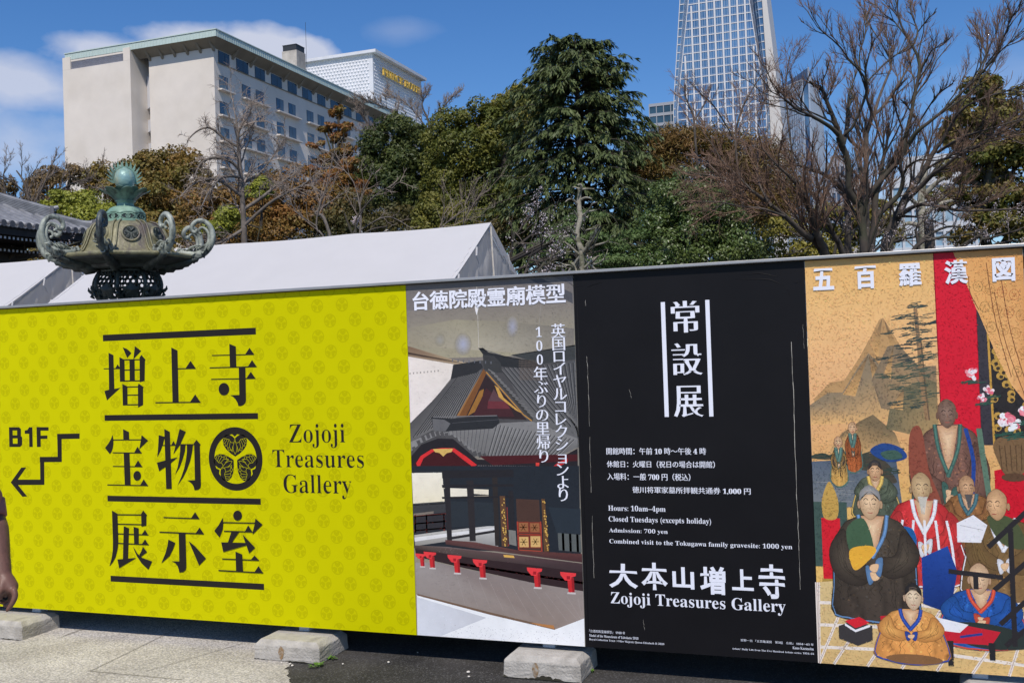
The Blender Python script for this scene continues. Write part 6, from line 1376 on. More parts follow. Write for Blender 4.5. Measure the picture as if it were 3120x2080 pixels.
for a, b in zip(ys[:-1], ys[1:]):
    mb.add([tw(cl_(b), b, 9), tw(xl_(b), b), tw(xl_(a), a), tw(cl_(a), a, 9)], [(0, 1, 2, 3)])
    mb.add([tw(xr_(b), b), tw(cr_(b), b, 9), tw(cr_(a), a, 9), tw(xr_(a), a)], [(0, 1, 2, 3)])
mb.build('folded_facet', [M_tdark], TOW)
mb = MB()
for a, b in zip(ys[:-1], ys[1:]):
    P = [tw(or_(b), b, 8), tw(fr_(b), b, 8), tw(fr_(a), a, 8), tw(or_(a), a, 8)]; Q = [p + Vector((-2, 60, 0)) for p in P]
    mb.add(P + Q, [(0, 1, 2, 3), (1, 5, 6, 2), (4, 0, 3, 7)])
mb.build('fin_wall', [M_twall], TOW)
mb = MB(); mt_ = MB(); FL = 25.2
def bar(mb, p, q, w, o=.35, horiz=True):
    w *= .66; o *= .5
    dv = Vector((0, 0, w / 2)) if horiz else Vector((w / 2, 0, 0)); f = Vector((0, -o, 0))
    mb.add([p - dv, q - dv, q + dv, p + dv, p - dv + f, q - dv + f, q + dv + f, p + dv + f], [(4, 5, 6, 7), (0, 1, 5, 4), (2, 3, 7, 6)])
zfl = [tw(2170, 30).z - 3.62 * k for k in range(-12, 40)]
pz = {}
for zf in zfl:
    # photo row of this floor along the facade is level in the world: solve the photo height at each side
    def row(xf, dy):
        y = 200.0
        for _ in range(12):
            P = tw(xf(y), y, dy); e = P.z - zf; y += e / 450 * FPX
        return y
    for fa, fb, dy in ((xl_, xr_, 0), (ol_, cl_, 9), (cr_, or_, 9)):
        ya, yb = row(fa, dy), row(fb, dy)
        if ya < YT or ya > YBm: continue
        bar(mb, tw(fa(ya), ya, dy), tw(fb(yb), yb, dy), .62); bar(mt_, tw(fa(ya - 4), ya - 4, dy), tw(fb(yb - 4), yb - 4, dy), .22, .2)
    for fa, fb, dya, dyb in ((cl_, xl_, 9, 0), (xr_, cr_, 0, 9)):
        for k in (0, .5):
            zf2 = zf - 3.62 * k
            ya, yb = row(fa, dya), row(fb, dyb)
            if ya < YT or ya > YBm: continue
            off = k * 25; bar(mt_, tw(fa(ya + off), ya + off, dya), tw(fb(yb + off), yb + off, dyb), .32, .25)
for k in range(-1, 9):
    base = 2109.5 + 23.25 * k          # photo x at y = 120
    start = {-1: 172, 0: 20, 8: 142}.get(k, YT)
    p0 = tw(base + (start - 120) * .033, start); xw = p0.x; p1 = Vector((xw, TWY, 0)); bar(mb, p0, p1, 1.15, 1.1, False)
    for q in (1, 2):
        b2 = base + 23.25 * q / 3; s2 = YT
        for yy in range(YT, 700, 10):
            if xl_(yy) + 1 < b2 + (yy - 120) * .033 < xr_(yy) - 1: s2 = yy; break
        else: continue
        p0 = tw(b2 + (s2 - 120) * .033, s2); bar(mt_, p0, Vector((p0.x, TWY, 0)), .26, .3, False)
for a, b in zip(ys[:-1], ys[1:]):
    for f_, dy in ((xl_, 0), (xr_, 0), (ol_, 9), (cl_, 9), (cr_, 9)): bar(mb if f_ in (xl_, xr_, ol_) else mt_, tw(f_(a), a, dy), tw(f_(b), b, dy), .5, .3, False)
    for q in (.33, .66):
        for fa, fb, s_ in ((cl_, xl_, 1), (xr_, cr_, -1)):
            A_ = tw(fa(a), a, 9 if s_ > 0 else 0).lerp(tw(fb(a), a, 0 if s_ > 0 else 9), q); B_ = tw(fa(b), b, 9 if s_ > 0 else 0).lerp(tw(fb(b), b, 0 if s_ > 0 else 9), q); bar(mt_, A_, B_, .26, .25, False)
mb.build('white_grid', [M_tframe], TOW); mt_.build('thin_mullions', [M_tthin], TOW)

# ---------------------------------------------------------------- slanted dark glass tower
def simple_tower(name, label, D, faces, mats, bands=None):
    pass
M_sgl = mat('navy_glass', (.032, .065, .14), rough=.25, var=.4, scale=.03, spec=.25, col2=(.09, .19, .33), c2scale=.03)
M_sln = mat('steel_mullion', (.33, .40, .50), rough=.4, var=.08)
Z2 = zm(2360, 190, 3.09); SD = 640; S0 = at(*Z2((262, 300)), SD); SY = S0.y
ST = thing('slanted_tower', (S0.x, SY, 0), 'dark blue glass tower with a slanted pointed top, right of the white-finned tower', 'tower')
def s2(x, y, dy=0): return onY(*Z2((x, y)), SY + dy)
mb = MB()
mb.add([s2(86, 2600), s2(328, 2600), s2(262, 165), s2(30, 268)], [(0, 1, 2, 3)])                     # left glass face
r0, r1 = s2(272, 900), s2(262, 165); e0, e1 = s2(330, 900, 0) + Vector((0, 20, 0)), s2(318, 52, 0) + Vector((0, 0, 0))
mb.add([s2(328, 2600) + Vector((0, .5, 0)), s2(394, 2600, .5), s2(318, 48, .5), s2(262, 100, .5)], [(0, 1, 2, 3)])
top = s2(318, 48, .5); base = s2(394, 2600, .5)
def rx(x, y): return onX(*Z2((x, y)), top.x)
fy = [rx(378, 190), rx(455, 400)]
mb.add([base, onX(*Z2((526, 2600)), top.x), onX(*Z2((458, 405)), top.x), rx(378, 192), top], [(0, 1, 2, 3, 4)])
mb.add([s2(30, 268), s2(262, 165), s2(262, 165, 40), s2(30, 268, 40)], [(0, 1, 2, 3)])
mb.add([s2(118, 190, 30), s2(318, 48, 30), s2(318, 200, 30), s2(118, 300, 30)], [(0, 1, 2, 3)])
mb.build('glass_faces', [M_sgl], ST)
mb = MB()
for i in range(22):
    x = 40 + i * 10.4; ytop = 268 - (x - 30) * 103 / 232; p = s2(x, ytop); bar(mb, p, Vector((p.x, SY, 0)), .34 if i % 2 else .7, .5, False)
p = s2(264, 165); bar(mb, p, Vector((p.x, SY, 0)), 1.3, .6, False); bar(mb, s2(30, 268), s2(262, 165), 1.6, .5)
p = s2(318, 48, .4); bar(mb, p, Vector((p.x, p.y, 0)), 1.5, .6, False)
for i in range(1, 20):
    t = i / 20; y = 60 + (400 - 60) * t; q = rx(318 + (458 - 318) * t, 48 + 357 * t ** .9); mb.box((q.x + .2, q.y, q.z / 2), (.3, .22, q.z))
mb.build('mullions', [M_sln], ST)
mb = MB()
for k in range(34): 
    z = 4 + k * 4.2; a = s2(30, 600); b = s2(266, 600)
    if z < s2(30, 275).z: bar(mb, Vector((a.x, SY, z)), Vector((b.x, SY, z)), .5, .2)
mb.build('floor_bands', [M_sgl], ST)

# ---------------------------------------------------------------- other distant blocks
M_pgl = mat('pale_sky_glass', (.30, .42, .52), rough=.25, var=.2, scale=.12, spec=.6, col2=(.17, .30, .42), c2scale=.1)
M_pband = mat('pale_spandrel', (.55, .57, .60), rough=.6, var=.08, scale=.2)
def block(px0, px1, pyt, D, depth, fl_h, frac, mg, mb_, label, cols_=0, top=None):
    a = at(px0, pyt, D); b = onY(px1, pyt, a.y); t = thing('office_block', ((a.x + b.x) / 2, a.y + depth / 2, 0), label, 'building', None)
    mb = MB(); mb.box(((a.x + b.x) / 2, a.y + depth / 2, a.z / 2), (b.x - a.x, depth, a.z)); mb.build('glazing', [mg], t)
    mb = MB(); z = a.z
    while z > 2: mb.box(((a.x + b.x) / 2, a.y + depth / 2, z - fl_h * frac / 2), (b.x - a.x + .5, depth + .5, fl_h * frac)); z -= fl_h
    mb.build('floor_band', [mb_], t)
    if cols_:
        mb = MB()
        for i in range(cols_ + 1): mb.box((a.x + (b.x - a.x) * i / cols_, a.y - .2, a.z / 2), (.35, .4, a.z - .2))
        for i in range(1, int(depth / 4)): mb.box((b.x + .2, a.y + i * 4, a.z / 2), (.4, .35, a.z - .2))
        mb.build('pier', [mb_], t)
    if top:
        mb = MB(); mb.box(((a.x + b.x) / 2, a.y + depth / 2, a.z + top / 2), ((b.x - a.x) * .7, depth * .6, top)); mb.build('rooftop_plant', [mb_], t)
    return t
block(1978, 2110, 318, 475, 30, 4.6, .30, mat('teal_glass', (.04, .09, .14), rough=.2, var=.4, scale=.1, spec=.3), mat('grey_band', (.34, .36, .40), rough=.6, var=.08), 'low glass block with white floor bands, left foot of the white-finned tower', 6)
block(2716, 3000, 545, 150, 30, 3.4, .42, M_pgl, M_pband, 'pale blue glass block with light floor bands, seen between the big bare tree limbs', 9, 4)
block(2516, 2574, 498, 260, 40, 3.3, .35, mat('dusk_glass', (.05, .08, .14), rough=.2, var=.3, scale=.1, spec=.6), mat('grey_balcony', (.30, .31, .35), rough=.7, var=.1), 'grey apartment block with stacked balconies behind the left fork of the big bare tree', 4, 3)
block(2592, 2650, 552, 200, 30, 3.2, .5, mat('grey_glass', (.12, .14, .17), rough=.3, var=.3, scale=.1), mat('beige_tile', (.42, .39, .37), rough=.8, var=.08), 'small beige block just right of the mossy tree fork', 3)
# ---------------------------------------------------------------- vegetation tools
NR = np.random.default_rng(77)
def nrm(a): return a / np.maximum(np.linalg.norm(a, axis=-1, keepdims=True), 1e-9)
def tubes_np(P, R, n):
    """P (N,k,3) paths, R (N,k) radii -> verts, quads"""
    N, k, _ = P.shape
    T = np.empty_like(P); T[:, 1:-1] = P[:, 2:] - P[:, :-2]; T[:, 0] = P[:, 1] - P[:, 0]; T[:, -1] = P[:, -1] - P[:, -2]; T = nrm(T)
    ref = np.where(np.abs(T[:, :1, 2:3]) > .9, np.array([1., 0, 0]), np.array([0, 0, 1.])) * np.ones((1, k, 1))
    U = nrm(ref - T * (ref * T).sum(-1, keepdims=True)); B = np.cross(T, U)
    a = np.arange(n) * 2 * pi / n
    V = P[:, :, None, :] + (U[:, :, None, :] * np.cos(a)[None, None, :, None] + B[:, :, None, :] * np.sin(a)[None, None, :, None]) * R[:, :, None, None]
    i, j = np.meshgrid(np.arange(k - 1), np.arange(n), indexing='ij'); q = np.stack([i * n + j, i * n + (j + 1) % n, (i + 1) * n + (j + 1) % n, (i + 1) * n + j], -1).reshape(-1, 4)
    F_ = (q[None] + (np.arange(N) * k * n)[:, None, None]).reshape(-1, 4)
    return V.reshape(-1, 3), F_
class Wood:
    def __init__(s): s.V = []; s.F = []; s.o = 0
    def add(s, P, R, n):
        if len(P) == 0: return
        V, F_ = tubes_np(np.asarray(P, float), np.asarray(R, float), n); s.V.append(V); s.F.append(F_ + s.o); s.o += len(V)
    def build(s, name, m, parent): return np_mesh(name, np.concatenate(s.V), np.concatenate(s.F), m, parent, smooth=True)
def grow(P0, D0, L, R0, k, wig, trop, rng, tip=.35):
    """vectorised branch paths from points P0 in directions D0; trop bends towards +z"""
    N = len(P0); P = np.empty((N, k, 3)); P[:, 0] = P0; d = nrm(D0.copy())
    for i in range(1, k):
        d = nrm(d + rng.normal(0, wig, (N, 3)) + np.array([0, 0, trop])); P[:, i] = P[:, i - 1] + d * (L / (k - 1))[:, None]
    t = np.linspace(0, 1, k)[None]; R = R0[:, None] * (1 - (1 - tip) * t); return P, R
def children(P, R, m, ang_lo, ang_hi, lr, lo, rng, t0=.25, rr=.55, up=0.0):
    """m children per path"""
    N, k, _ = P.shape; t = t0 + (1 - t0) * rng.random((N, m)) ** .85; x = t * (k - 1); i = np.minimum(x.astype(int), k - 2); f = (x - i)[..., None]
    idx = np.arange(N)[:, None]; S = P[idx, i] * (1 - f) + P[idx, i + 1] * f; T = nrm(P[idx, i + 1] - P[idx, i]); rad = R[idx, i]
    rnd = rng.normal(0, 1, (N, m, 3)); side = nrm(rnd - T * (rnd * T).sum(-1, keepdims=True)); side = nrm(side + np.array([0, 0, up]))
    an = rng.uniform(ang_lo, ang_hi, (N, m, 1)); D = nrm(T * np.cos(an) + side * np.sin(an))
    Ln = np.linalg.norm(P[:, -1] - P[:, 0], axis=-1)[:, None] * lr * (lo + (1 - lo) * (1 - t)) * rng.uniform(.6, 1.3, (N, m))
    return S.reshape(-1, 3), D.reshape(-1, 3), Ln.reshape(-1), (rad * rr).reshape(-1)
def leaf_quads(C, Nn, size, asp, rng, jitter=.5):
    """leaf-shaped quads (pointed) centred at C facing roughly Nn"""
    n = len(C); Nn = nrm(Nn + rng.normal(0, jitter, (n, 3))); r = rng.normal(0, 1, (n, 3)); U = nrm(r - Nn * (r * Nn).sum(-1, keepdims=True)); W = np.cross(Nn, U)
    s = (size * rng.uniform(.6, 1.35, n))[:, None]; V = np.stack([C - U * s * .5, C + W * s * asp * .5 + Nn * s * .06, C + U * s * .5, C - W * s * asp * .5 + Nn * s * .06], 1).reshape(-1, 3)
    return V, np.arange(4 * n).reshape(n, 4)
def crown_points(blobs, n, rng, sub=9, subr=.42, shell=.55):
    """blobs: (cx, cy, cz, rx, ry, rz); points gathered in sub-clumps over each blob"""
    blobs = np.asarray(blobs, float); vol = (blobs[:, 3] * blobs[:, 5]) ** 1.0; cnt = np.maximum((n * vol / vol.sum()).astype(int), 30); PC = []; NC = []; TC = []
    for b, c in zip(blobs, cnt):
        ns = max(5, int(sub * rng.uniform(.8, 1.3))); dirs = nrm(rng.normal(0, 1, (ns, 3)) + np.array([0, -.25, .25])); rad = rng.uniform(.6, .95, (ns, 1)); sc = b[:3] + dirs * rad * b[3:6]; sr = subr * rng.uniform(.6, 1.2, ns); tn = rng.random(ns)
        w = rng.integers(0, ns, c); dd = nrm(rng.normal(0, 1, (c, 3))); rr = (shell + (1 - shell) * rng.random((c, 1)) ** .6) * (1 + .22 * rng.normal(0, 1, (c, 1)) * (rng.random((c, 1)) < .25))
        p = sc[w] + dd * rr * sr[w][:, None] * b[3:6]; PC.append(p); NC.append(nrm(dd * .7 + nrm(p - b[:3]) * .6 + np.array([0, 0, .45]))); TC.append(np.clip(tn[w] * .65 + rng.random(c) * .5 - .1, 0, 1))
    return np.concatenate(PC), np.concatenate(NC), np.concatenate(TC)
def blobs_px(L_, D, dj=.35, flat=1.0):
    out = []
    for i, b in enumerate(L_):
        x, y, rx, ry = b[:4]; dd = b[4] if len(b) > 4 else (NR.random() - .5) * 2 * dj * rx / FPX * D
        p = at(x, y, D + dd); k = D / FPX; out.append((p.x, p.y, p.z, rx * k, (rx + ry) / 2 * k * .9, ry * k * flat))
    return out
def leafmat(name, c1, c2, rough=.55, spec=.35, trans=.22, var=.2, gain=2.25):
    c1 = tuple(v * gain for v in c1); c2 = tuple(v * gain for v in c2)
    m = mat(name, c1, rough=rough, var=var, scale=1.2, spec=spec, tint=(*c2, 1)); nt = m.node_tree; N = nt.nodes; L = nt.links; b = N['Principled BSDF']; tr = N.new('ShaderNodeBsdfTranslucent'); mx = N.new('ShaderNodeMixShader'); mx.inputs[0].default_value = trans
    L.new(b.inputs['Base Color'].links[0].from_socket, tr.inputs[0]); L.new(b.outputs[0], mx.inputs[1]); L.new(tr.outputs[0], mx.inputs[2]); L.new(mx.outputs[0], N['Material Output'].inputs[0]); return m
M_bark = mat('grey_brown_bark', (.115, .09, .072), rough=.9, var=.35, scale=3, bump=.5, bscale=14, col2=(.045, .04, .034), c2scale=2.2)
M_barkd = mat('dark_bark', (.058, .046, .037), rough=.9, var=.35, scale=3, bump=.5, bscale=14, col2=(.055, .055, .03), c2scale=1.3)
M_barkp = mat('pale_grey_bark', (.17, .145, .125), rough=.9, var=.3, scale=3, bump=.4, bscale=14, col2=(.11, .09, .075), c2scale=2)
M_twigr = mat('reddish_twigs', (.205, .125, .085), rough=.9, var=.3, scale=1)
M_twigg = mat('grey_twigs', (.27, .215, .175), rough=.9, var=.3, scale=1)
def base_at(px, D): p = at(px, 1100, D); return Vector((p.x, p.y, 0))
def evergreen(name, label, trunk_px, D, blobs, n, leaf, m, bark=M_barkd, asp=.5, group=None, sub=9, subr=.42, cat='tree', seed=0, trunk_r=.3, shell=.55, jit=.55):
    rng = np.random.default_rng(seed + 100); b = base_at(trunk_px, D); t = thing(name, b, label, cat, group); B = np.asarray(blobs_px(blobs, D)); B[:, 3:6] *= 1.10; C, Nn, tn = crown_points(B, int(n * 2.3), rng, int(sub * 1.25), subr * 1.22, shell)
    leaf = leaf * 1.22
    ok = C[:, 2] > .05; V, F_ = leaf_quads(C[ok], Nn[ok], leaf, asp, rng, jit); np_mesh('crown', V, F_, m, t, np.clip(tn[ok], 0, 1))
    # trunk and limbs reaching into every clump
    w = Wood(); top = B[np.argmax(B[:, 2])]; k = 8; P = []; R = []
    s = np.linspace(0, 1, k)[:, None]; tr = np.array(b) * (1 - s) + top[:3] * s; tr[1:-1, :2] += rng.normal(0, .12, (k - 2, 2)); P.append(tr); R.append(trunk_r * (1 - .8 * s[:, 0]))
    w.add(P, R, 8); P = []; R = []
    for q in B:
        z0 = min(max(q[2] - q[5] * 1.3, .4), top[2] * .8); f = z0 / max(top[2], .1); a = np.array(b) * (1 - f) + top[:3] * f; s = np.linspace(0, 1, 6)[:, None]; pth = a * (1 - s) + q[:3] * s; pth[1:-1] += rng.normal(0, .08 * q[3], (4, 3)); P.append(pth); R.append(np.linspace(trunk_r * .45, .03, 6))
    w.add(P, R, 6); w.build('trunk', bark, t); return t
def bare(name, label, paths, D, m_wood, m_twig, levels, seed, trop=.06, wig=.16, group=None, cat='tree', twr=.006, twigs=True, root=None, sc=None, nseg=5, zmax=None):
    """paths: list of ([(px, py, r_px)], D0, D1); side branches grow out of them level by level"""
    rng = np.random.default_rng(seed); r0 = paths[0][0][0]; b = base_at(r0[0], D) if root is None else root; t = thing(name, b, label, cat, group); w = Wood(); LP = []; LR = []; kk = 14
    for pts, d0, d1 in paths:
        n = len(pts); W3 = []; rr = []
        for i, (x, y, r) in enumerate(pts):
            dd = d0 + (d1 - d0) * i / max(n - 1, 1); p = at(x, y, dd); W3.append((p.x, p.y, p.z)); rr.append(r * dd / FPX)
        if pts[0][1] > 740 and W3[0][2] > .3:      # continue the trunk down to the ground
            dv = np.array(W3[0]) - np.array(W3[1]); dv = dv / max(abs(dv[2]), .05) * W3[0][2] * .5; dv[2] = -W3[0][2]; W3.insert(0, tuple(np.array(W3[0]) + dv)); rr.insert(0, rr[0] * 1.25)
        W3 = curve3(W3, 5); rr = np.interp(np.linspace(0, 1, len(W3)), np.linspace(0, 1, len(rr)), rr); q = np.linspace(0, len(W3) - 1, kk); W3 = np.array(W3); P = np.stack([np.interp(q, np.arange(len(W3)), W3[:, c]) for c in range(3)], 1); LP.append(P); LR.append(np.interp(q, np.arange(len(rr)), rr))
    LP = np.array(LP); LR = np.array(LR); w.add(LP, LR, 8)
    tw = Wood(); P, R = LP, LR; first = True
    for (m, alo, ahi, lr, lo, t0, rmin, k) in levels:
        S, Dd, Ln, rad = children(P, R, m, alo, ahi, lr, lo, rng, t0, up=.35)
        if first and sc is not None: Ln = np.minimum(Ln, sc)
        keep = (Ln > .12) & (S[:, 2] > 1.2) & (rad < .16 if first else rad < 9); S, Dd, Ln, rad = S[keep], Dd[keep], Ln[keep], rad[keep]
        rad = np.clip(rad, rmin, np.maximum(Ln * .022, rmin)); P, R = grow(S, Dd, Ln, rad, k, wig, trop, rng); (w if rmin > .011 else tw).add(P, R, 5 if rmin > .011 else 3); first = False
    w.build('trunk', m_wood, t)
    if tw.V: tw.build('twigs', m_twig, t)
    return t, P, R
def curve3(pts, n):
    out = []; m = len(pts)
    for i in range(m - 1):
        p0, p1, p2, p3 = (np.array(pts[j]) for j in (max(i - 1, 0), i, i + 1, min(i + 2, m - 1)))
        for j in range(n): t = j / n; out.append(.5 * ((2 * p1) + (-p0 + p2) * t + (2 * p0 - 5 * p1 + 4 * p2 - p3) * t * t + (-p0 + 3 * p1 - 3 * p2 + p3) * t ** 3))
    out.append(np.array(pts[-1])); return out
# ---------------------------------------------------------------- the grove behind the hoarding
ML_olive = leafmat('olive_brown_leaves', (.075, .068, .014), (.125, .066, .016))
ML_yel = leafmat('yellow_green_leaves', (.135, .140, .016), (.10, .11, .018))
ML_dark = leafmat('dark_evergreen_leaves', (.022, .034, .010), (.050, .056, .012))
ML_camph = leafmat('camphor_leaves', (.040, .052, .010), (.085, .080, .013))
ML_gold = leafmat('golden_top_leaves', (.15, .125, .020), (.11, .10, .018))
ML_cedar = leafmat('cedar_needles', (.030, .046, .014), (.072, .090, .030), trans=.12, gain=1.6)
ML_rust = leafmat('rusty_conifer_sprays', (.115, .046, .014), (.060, .058, .013))
ML_cam = leafmat('glossy_camellia_leaves', (.030, .052, .012), (.055, .070, .018), rough=.38, spec=.5, trans=.08)
ML_hin = leafmat('cypress_sprays', (.055, .066, .010), (.085, .055, .014))
ML_pet = leafmat('cherry_petals', (.70, .58, .58), (.76, .68, .67), trans=.35, gain=1)
GB = 'broadleaved evergreens behind the tents'
evergreen('broadleaf_tree', 'broad olive brown evergreen tree with reddish new leaves, right behind the lantern jewel', 440, 58, [(505, 505, 95, 50), (420, 545, 100, 60), (575, 545, 75, 60), (340, 590, 90, 50), (460, 605, 130, 60), (600, 610, 60, 60), (310, 545, 50, 40), (520, 660, 110, 60), (400, 680, 100, 60)], 15000, .17, ML_olive, group=GB, seed=1, sub=12, subr=.36)
evergreen('broadleaf_tree', 'low bright yellow green tree just above the temple roof ridge', 230, 50, [(200, 612, 50, 30), (255, 625, 60, 34), (300, 650, 60, 34), (160, 640, 50, 26), (250, 700, 90, 50)], 6000, .13, ML_yel, group=GB, seed=2, sub=10, subr=.4)
evergreen('broadleaf_tree', 'small brown leaved tree at the left edge above the tiled roof', 150, 64, [(160, 545, 62, 32), (215, 530, 50, 26), (110, 570, 40, 30), (25, 590, 40, 50), (150, 590, 80, 40)], 4500, .16, leafmat('brown_leaves', (.085, .062, .026), (.12, .075, .03)), group=GB, seed=3, sub=10, subr=.36)
evergreen('broadleaf_tree', 'low olive shrubs with yellow patches under the lantern eaves', 300, 40, [(150, 790, 120, 40), (300, 770, 140, 50), (450, 760, 140, 60), (60, 800, 70, 30)], 6000, .10, leafmat('mixed_shrub_leaves', (.085, .078, .016), (.14, .085, .02)), group=GB, seed=4, cat='shrub', trunk_r=.08)
evergreen('rusty_undergrowth', 'rust and olive shrubs between the weeping tree and the long tent ridge', 760, 46, [(640, 620, 90, 60), (740, 640, 100, 60), (850, 600, 100, 70), (700, 720, 150, 60), (880, 700, 130, 70), (980, 640, 90, 70), (620, 700, 90, 60)], 12000, .14, leafmat('rust_olive_leaves', (.085, .060, .014), (.135, .060, .016)), group='shrubs under the grove', seed=5, cat='shrub', trunk_r=.1)
evergreen('yellow_shrub', 'bright yellow green shrub patch under the weeping bare tree', 780, 42, [(700, 660, 45, 26), (790, 585, 50, 22), (800, 560, 30, 18), (660, 700, 50, 30)], 2600, .12, ML_yel, seed=6, cat='shrub', trunk_r=.06)
evergreen('dark_evergreen', 'dense dark green evergreen tree with flat sprays in front of the hotel', 1215, 50, [(1215, 400, 70, 40), (1165, 450, 60, 50), (1265, 450, 60, 50), (1140, 510, 70, 45), (1220, 510, 90, 55), (1290, 520, 60, 50), (1180, 580, 90, 60), (1270, 590, 90, 60), (1100, 590, 60, 50)], 15000, .14, ML_dark, group=GB, seed=7, sub=13, subr=.36)
evergreen('camphor_tree', 'big dark camphor tree with rounded clumps, left of the tall cedar', 1440, 48, [(1380, 390, 75, 50), (1450, 375, 80, 55), (1340, 450, 70, 60), (1420, 455, 100, 70), (1520, 420, 90, 70), (1560, 350, 80, 60), (1480, 540, 120, 80), (1380, 560, 100, 80), (1560, 520, 90, 90), (1330, 540, 50, 60), (1520, 640, 120, 80), (1400, 650, 110, 70)], 26000, .13, ML_camph, group=GB, seed=8, sub=15, subr=.33, trunk_r=.5)
evergreen('golden_topped_tree', 'evergreen tree with sunlit golden top peeping between camphor and cedar', 1585, 54, [(1585, 300, 50, 36), (1540, 320, 45, 34), (1620, 330, 45, 50), (1580, 360, 70, 50)], 5500, .13, ML_gold, group=GB, seed=9, sub=12, subr=.36)
evergreen('clipped_shrub', 'rounded bright topped evergreen bush in front of the camphor tree', 1340, 36, [(1340, 640, 62, 40), (1300, 680, 50, 40), (1385, 680, 60, 40), (1340, 720, 90, 40)], 6000, .09, leafmat('bush_leaves', (.065, .070, .013), (.10, .085, .016)), seed=10, cat='shrub', trunk_r=.08)
evergreen('dark_undergrowth', 'dark undergrowth filling the gap above the long tent ridge', 1120, 44, [(1060, 660, 100, 60), (1160, 690, 110, 60), (1260, 700, 100, 60), (1000, 720, 100, 50), (1440, 730, 120, 60), (1540, 740, 120, 70), (1660, 720, 120, 90), (1760, 760, 140, 80), (1880, 740, 120, 100)], 15000, .13, leafmat('dark_shrub_leaves', (.028, .030, .009), (.062, .046, .012)), group='shrubs under the grove', seed=11, cat='shrub', trunk_r=.1)
evergreen('camellia_bush', 'glossy leaved dark camellia bush below the reddish twigs, right of the bare trunk', 2110, 30, [(2060, 600, 80, 50), (2140, 620, 90, 60), (2020, 680, 80, 60), (2110, 700, 110, 70), (2200, 690, 80, 60), (2040, 770, 100, 60), (2150, 780, 110, 60), (2240, 760, 80, 70), (2100, 550, 60, 34)], 15000, .085, ML_cam, group=None, seed=12, sub=14, subr=.36, asp=.42, cat='shrub', trunk_r=.12)
evergreen('rusty_thicket', 'rusty brown thicket between the cedar and the big bare tree', 2120, 44, [(1960, 470, 70, 40), (2050, 450, 90, 50), (2150, 440, 90, 50), (2250, 470, 90, 50), (1930, 520, 70, 40), (2030, 520, 90, 40), (2330, 520, 90, 60), (2240, 540, 90, 50), (2380, 600, 80, 60), (2300, 640, 90, 60)], 15000, .20, leafmat('rust_leaves', (.105, .055, .020), (.072, .062, .014)), group='shrubs under the grove', seed=13, cat='shrub', shell=.05, sub=16, subr=.6, trunk_r=.12, asp=.16, jit=1.2)
evergreen('dark_evergreen', 'dark evergreen tree filling the gap between the tall cedar and the bare trees', 2080, 52, [(1980, 560, 90, 60), (2080, 600, 110, 70), (2200, 620, 110, 70), (2320, 680, 100, 80), (1960, 660, 80, 70), (2100, 700, 120, 80), (2240, 740, 120, 80)], 12000, .15, ML_dark, group=GB, seed=17, sub=13, subr=.4)
evergreen('yellow_hedge', 'yellow green shrubs low behind the trunks of the big bare tree', 2500, 40, [(2420, 730, 60, 46), (2510, 650, 50, 40), (2560, 740, 70, 50), (2600, 660, 60, 34), (2690, 640, 50, 30), (2700, 720, 60, 50), (2470, 780, 90, 40), (2380, 690, 50, 34)], 5500, .12, leafmat('yellow_hedge_leaves', (.135, .115, .016), (.095, .085, .018)), group='shrubs under the grove', seed=14, cat='shrub', shell=.2, trunk_r=.08)
evergreen('cypress_tree', 'dark ragged cypress tree with yellow tipped sprays at the right edge', 3010, 36, [(2990, 265, 60, 36), (3060, 300, 70, 40), (2960, 340, 70, 40), (3040, 380, 90, 46), (2930, 420, 70, 40), (3020, 470, 100, 46), (2920, 520, 70, 40), (3090, 480, 70, 60), (2980, 580, 100, 46), (3080, 600, 80, 60), (2900, 610, 60, 36), (3000, 690, 90, 50), (3100, 700, 80, 60), (3170, 420, 80, 120), (3180, 620, 80, 120)], 20000, .13, ML_hin, bark=M_barkd, group=None, seed=15, sub=11, subr=.34, shell=.4)
# conifer with rusty tips (two leaders) in front of the hotel
evergreen('rusty_conifer', 'slender conifer with rust tinged layered sprays in front of the hotel wall', 1030, 46, [(1030, 345, 22, 18), (1000, 390, 24, 14), (1050, 385, 24, 14), (1030, 420, 34, 16), (985, 395, 18, 8), (960, 440, 26, 10), (1040, 460, 40, 18), (1000, 490, 50, 18), (1060, 505, 44, 18), (1020, 540, 70, 22), (940, 520, 34, 14), (960, 575, 60, 26), (1070, 575, 60, 26), (1010, 610, 90, 30)], 9000, .12, leafmat('rust_cedar_sprays', (.075, .062, .013), (.150, .050, .016)), group=None, seed=16, sub=8, subr=.42, shell=.2, trunk_r=.16)

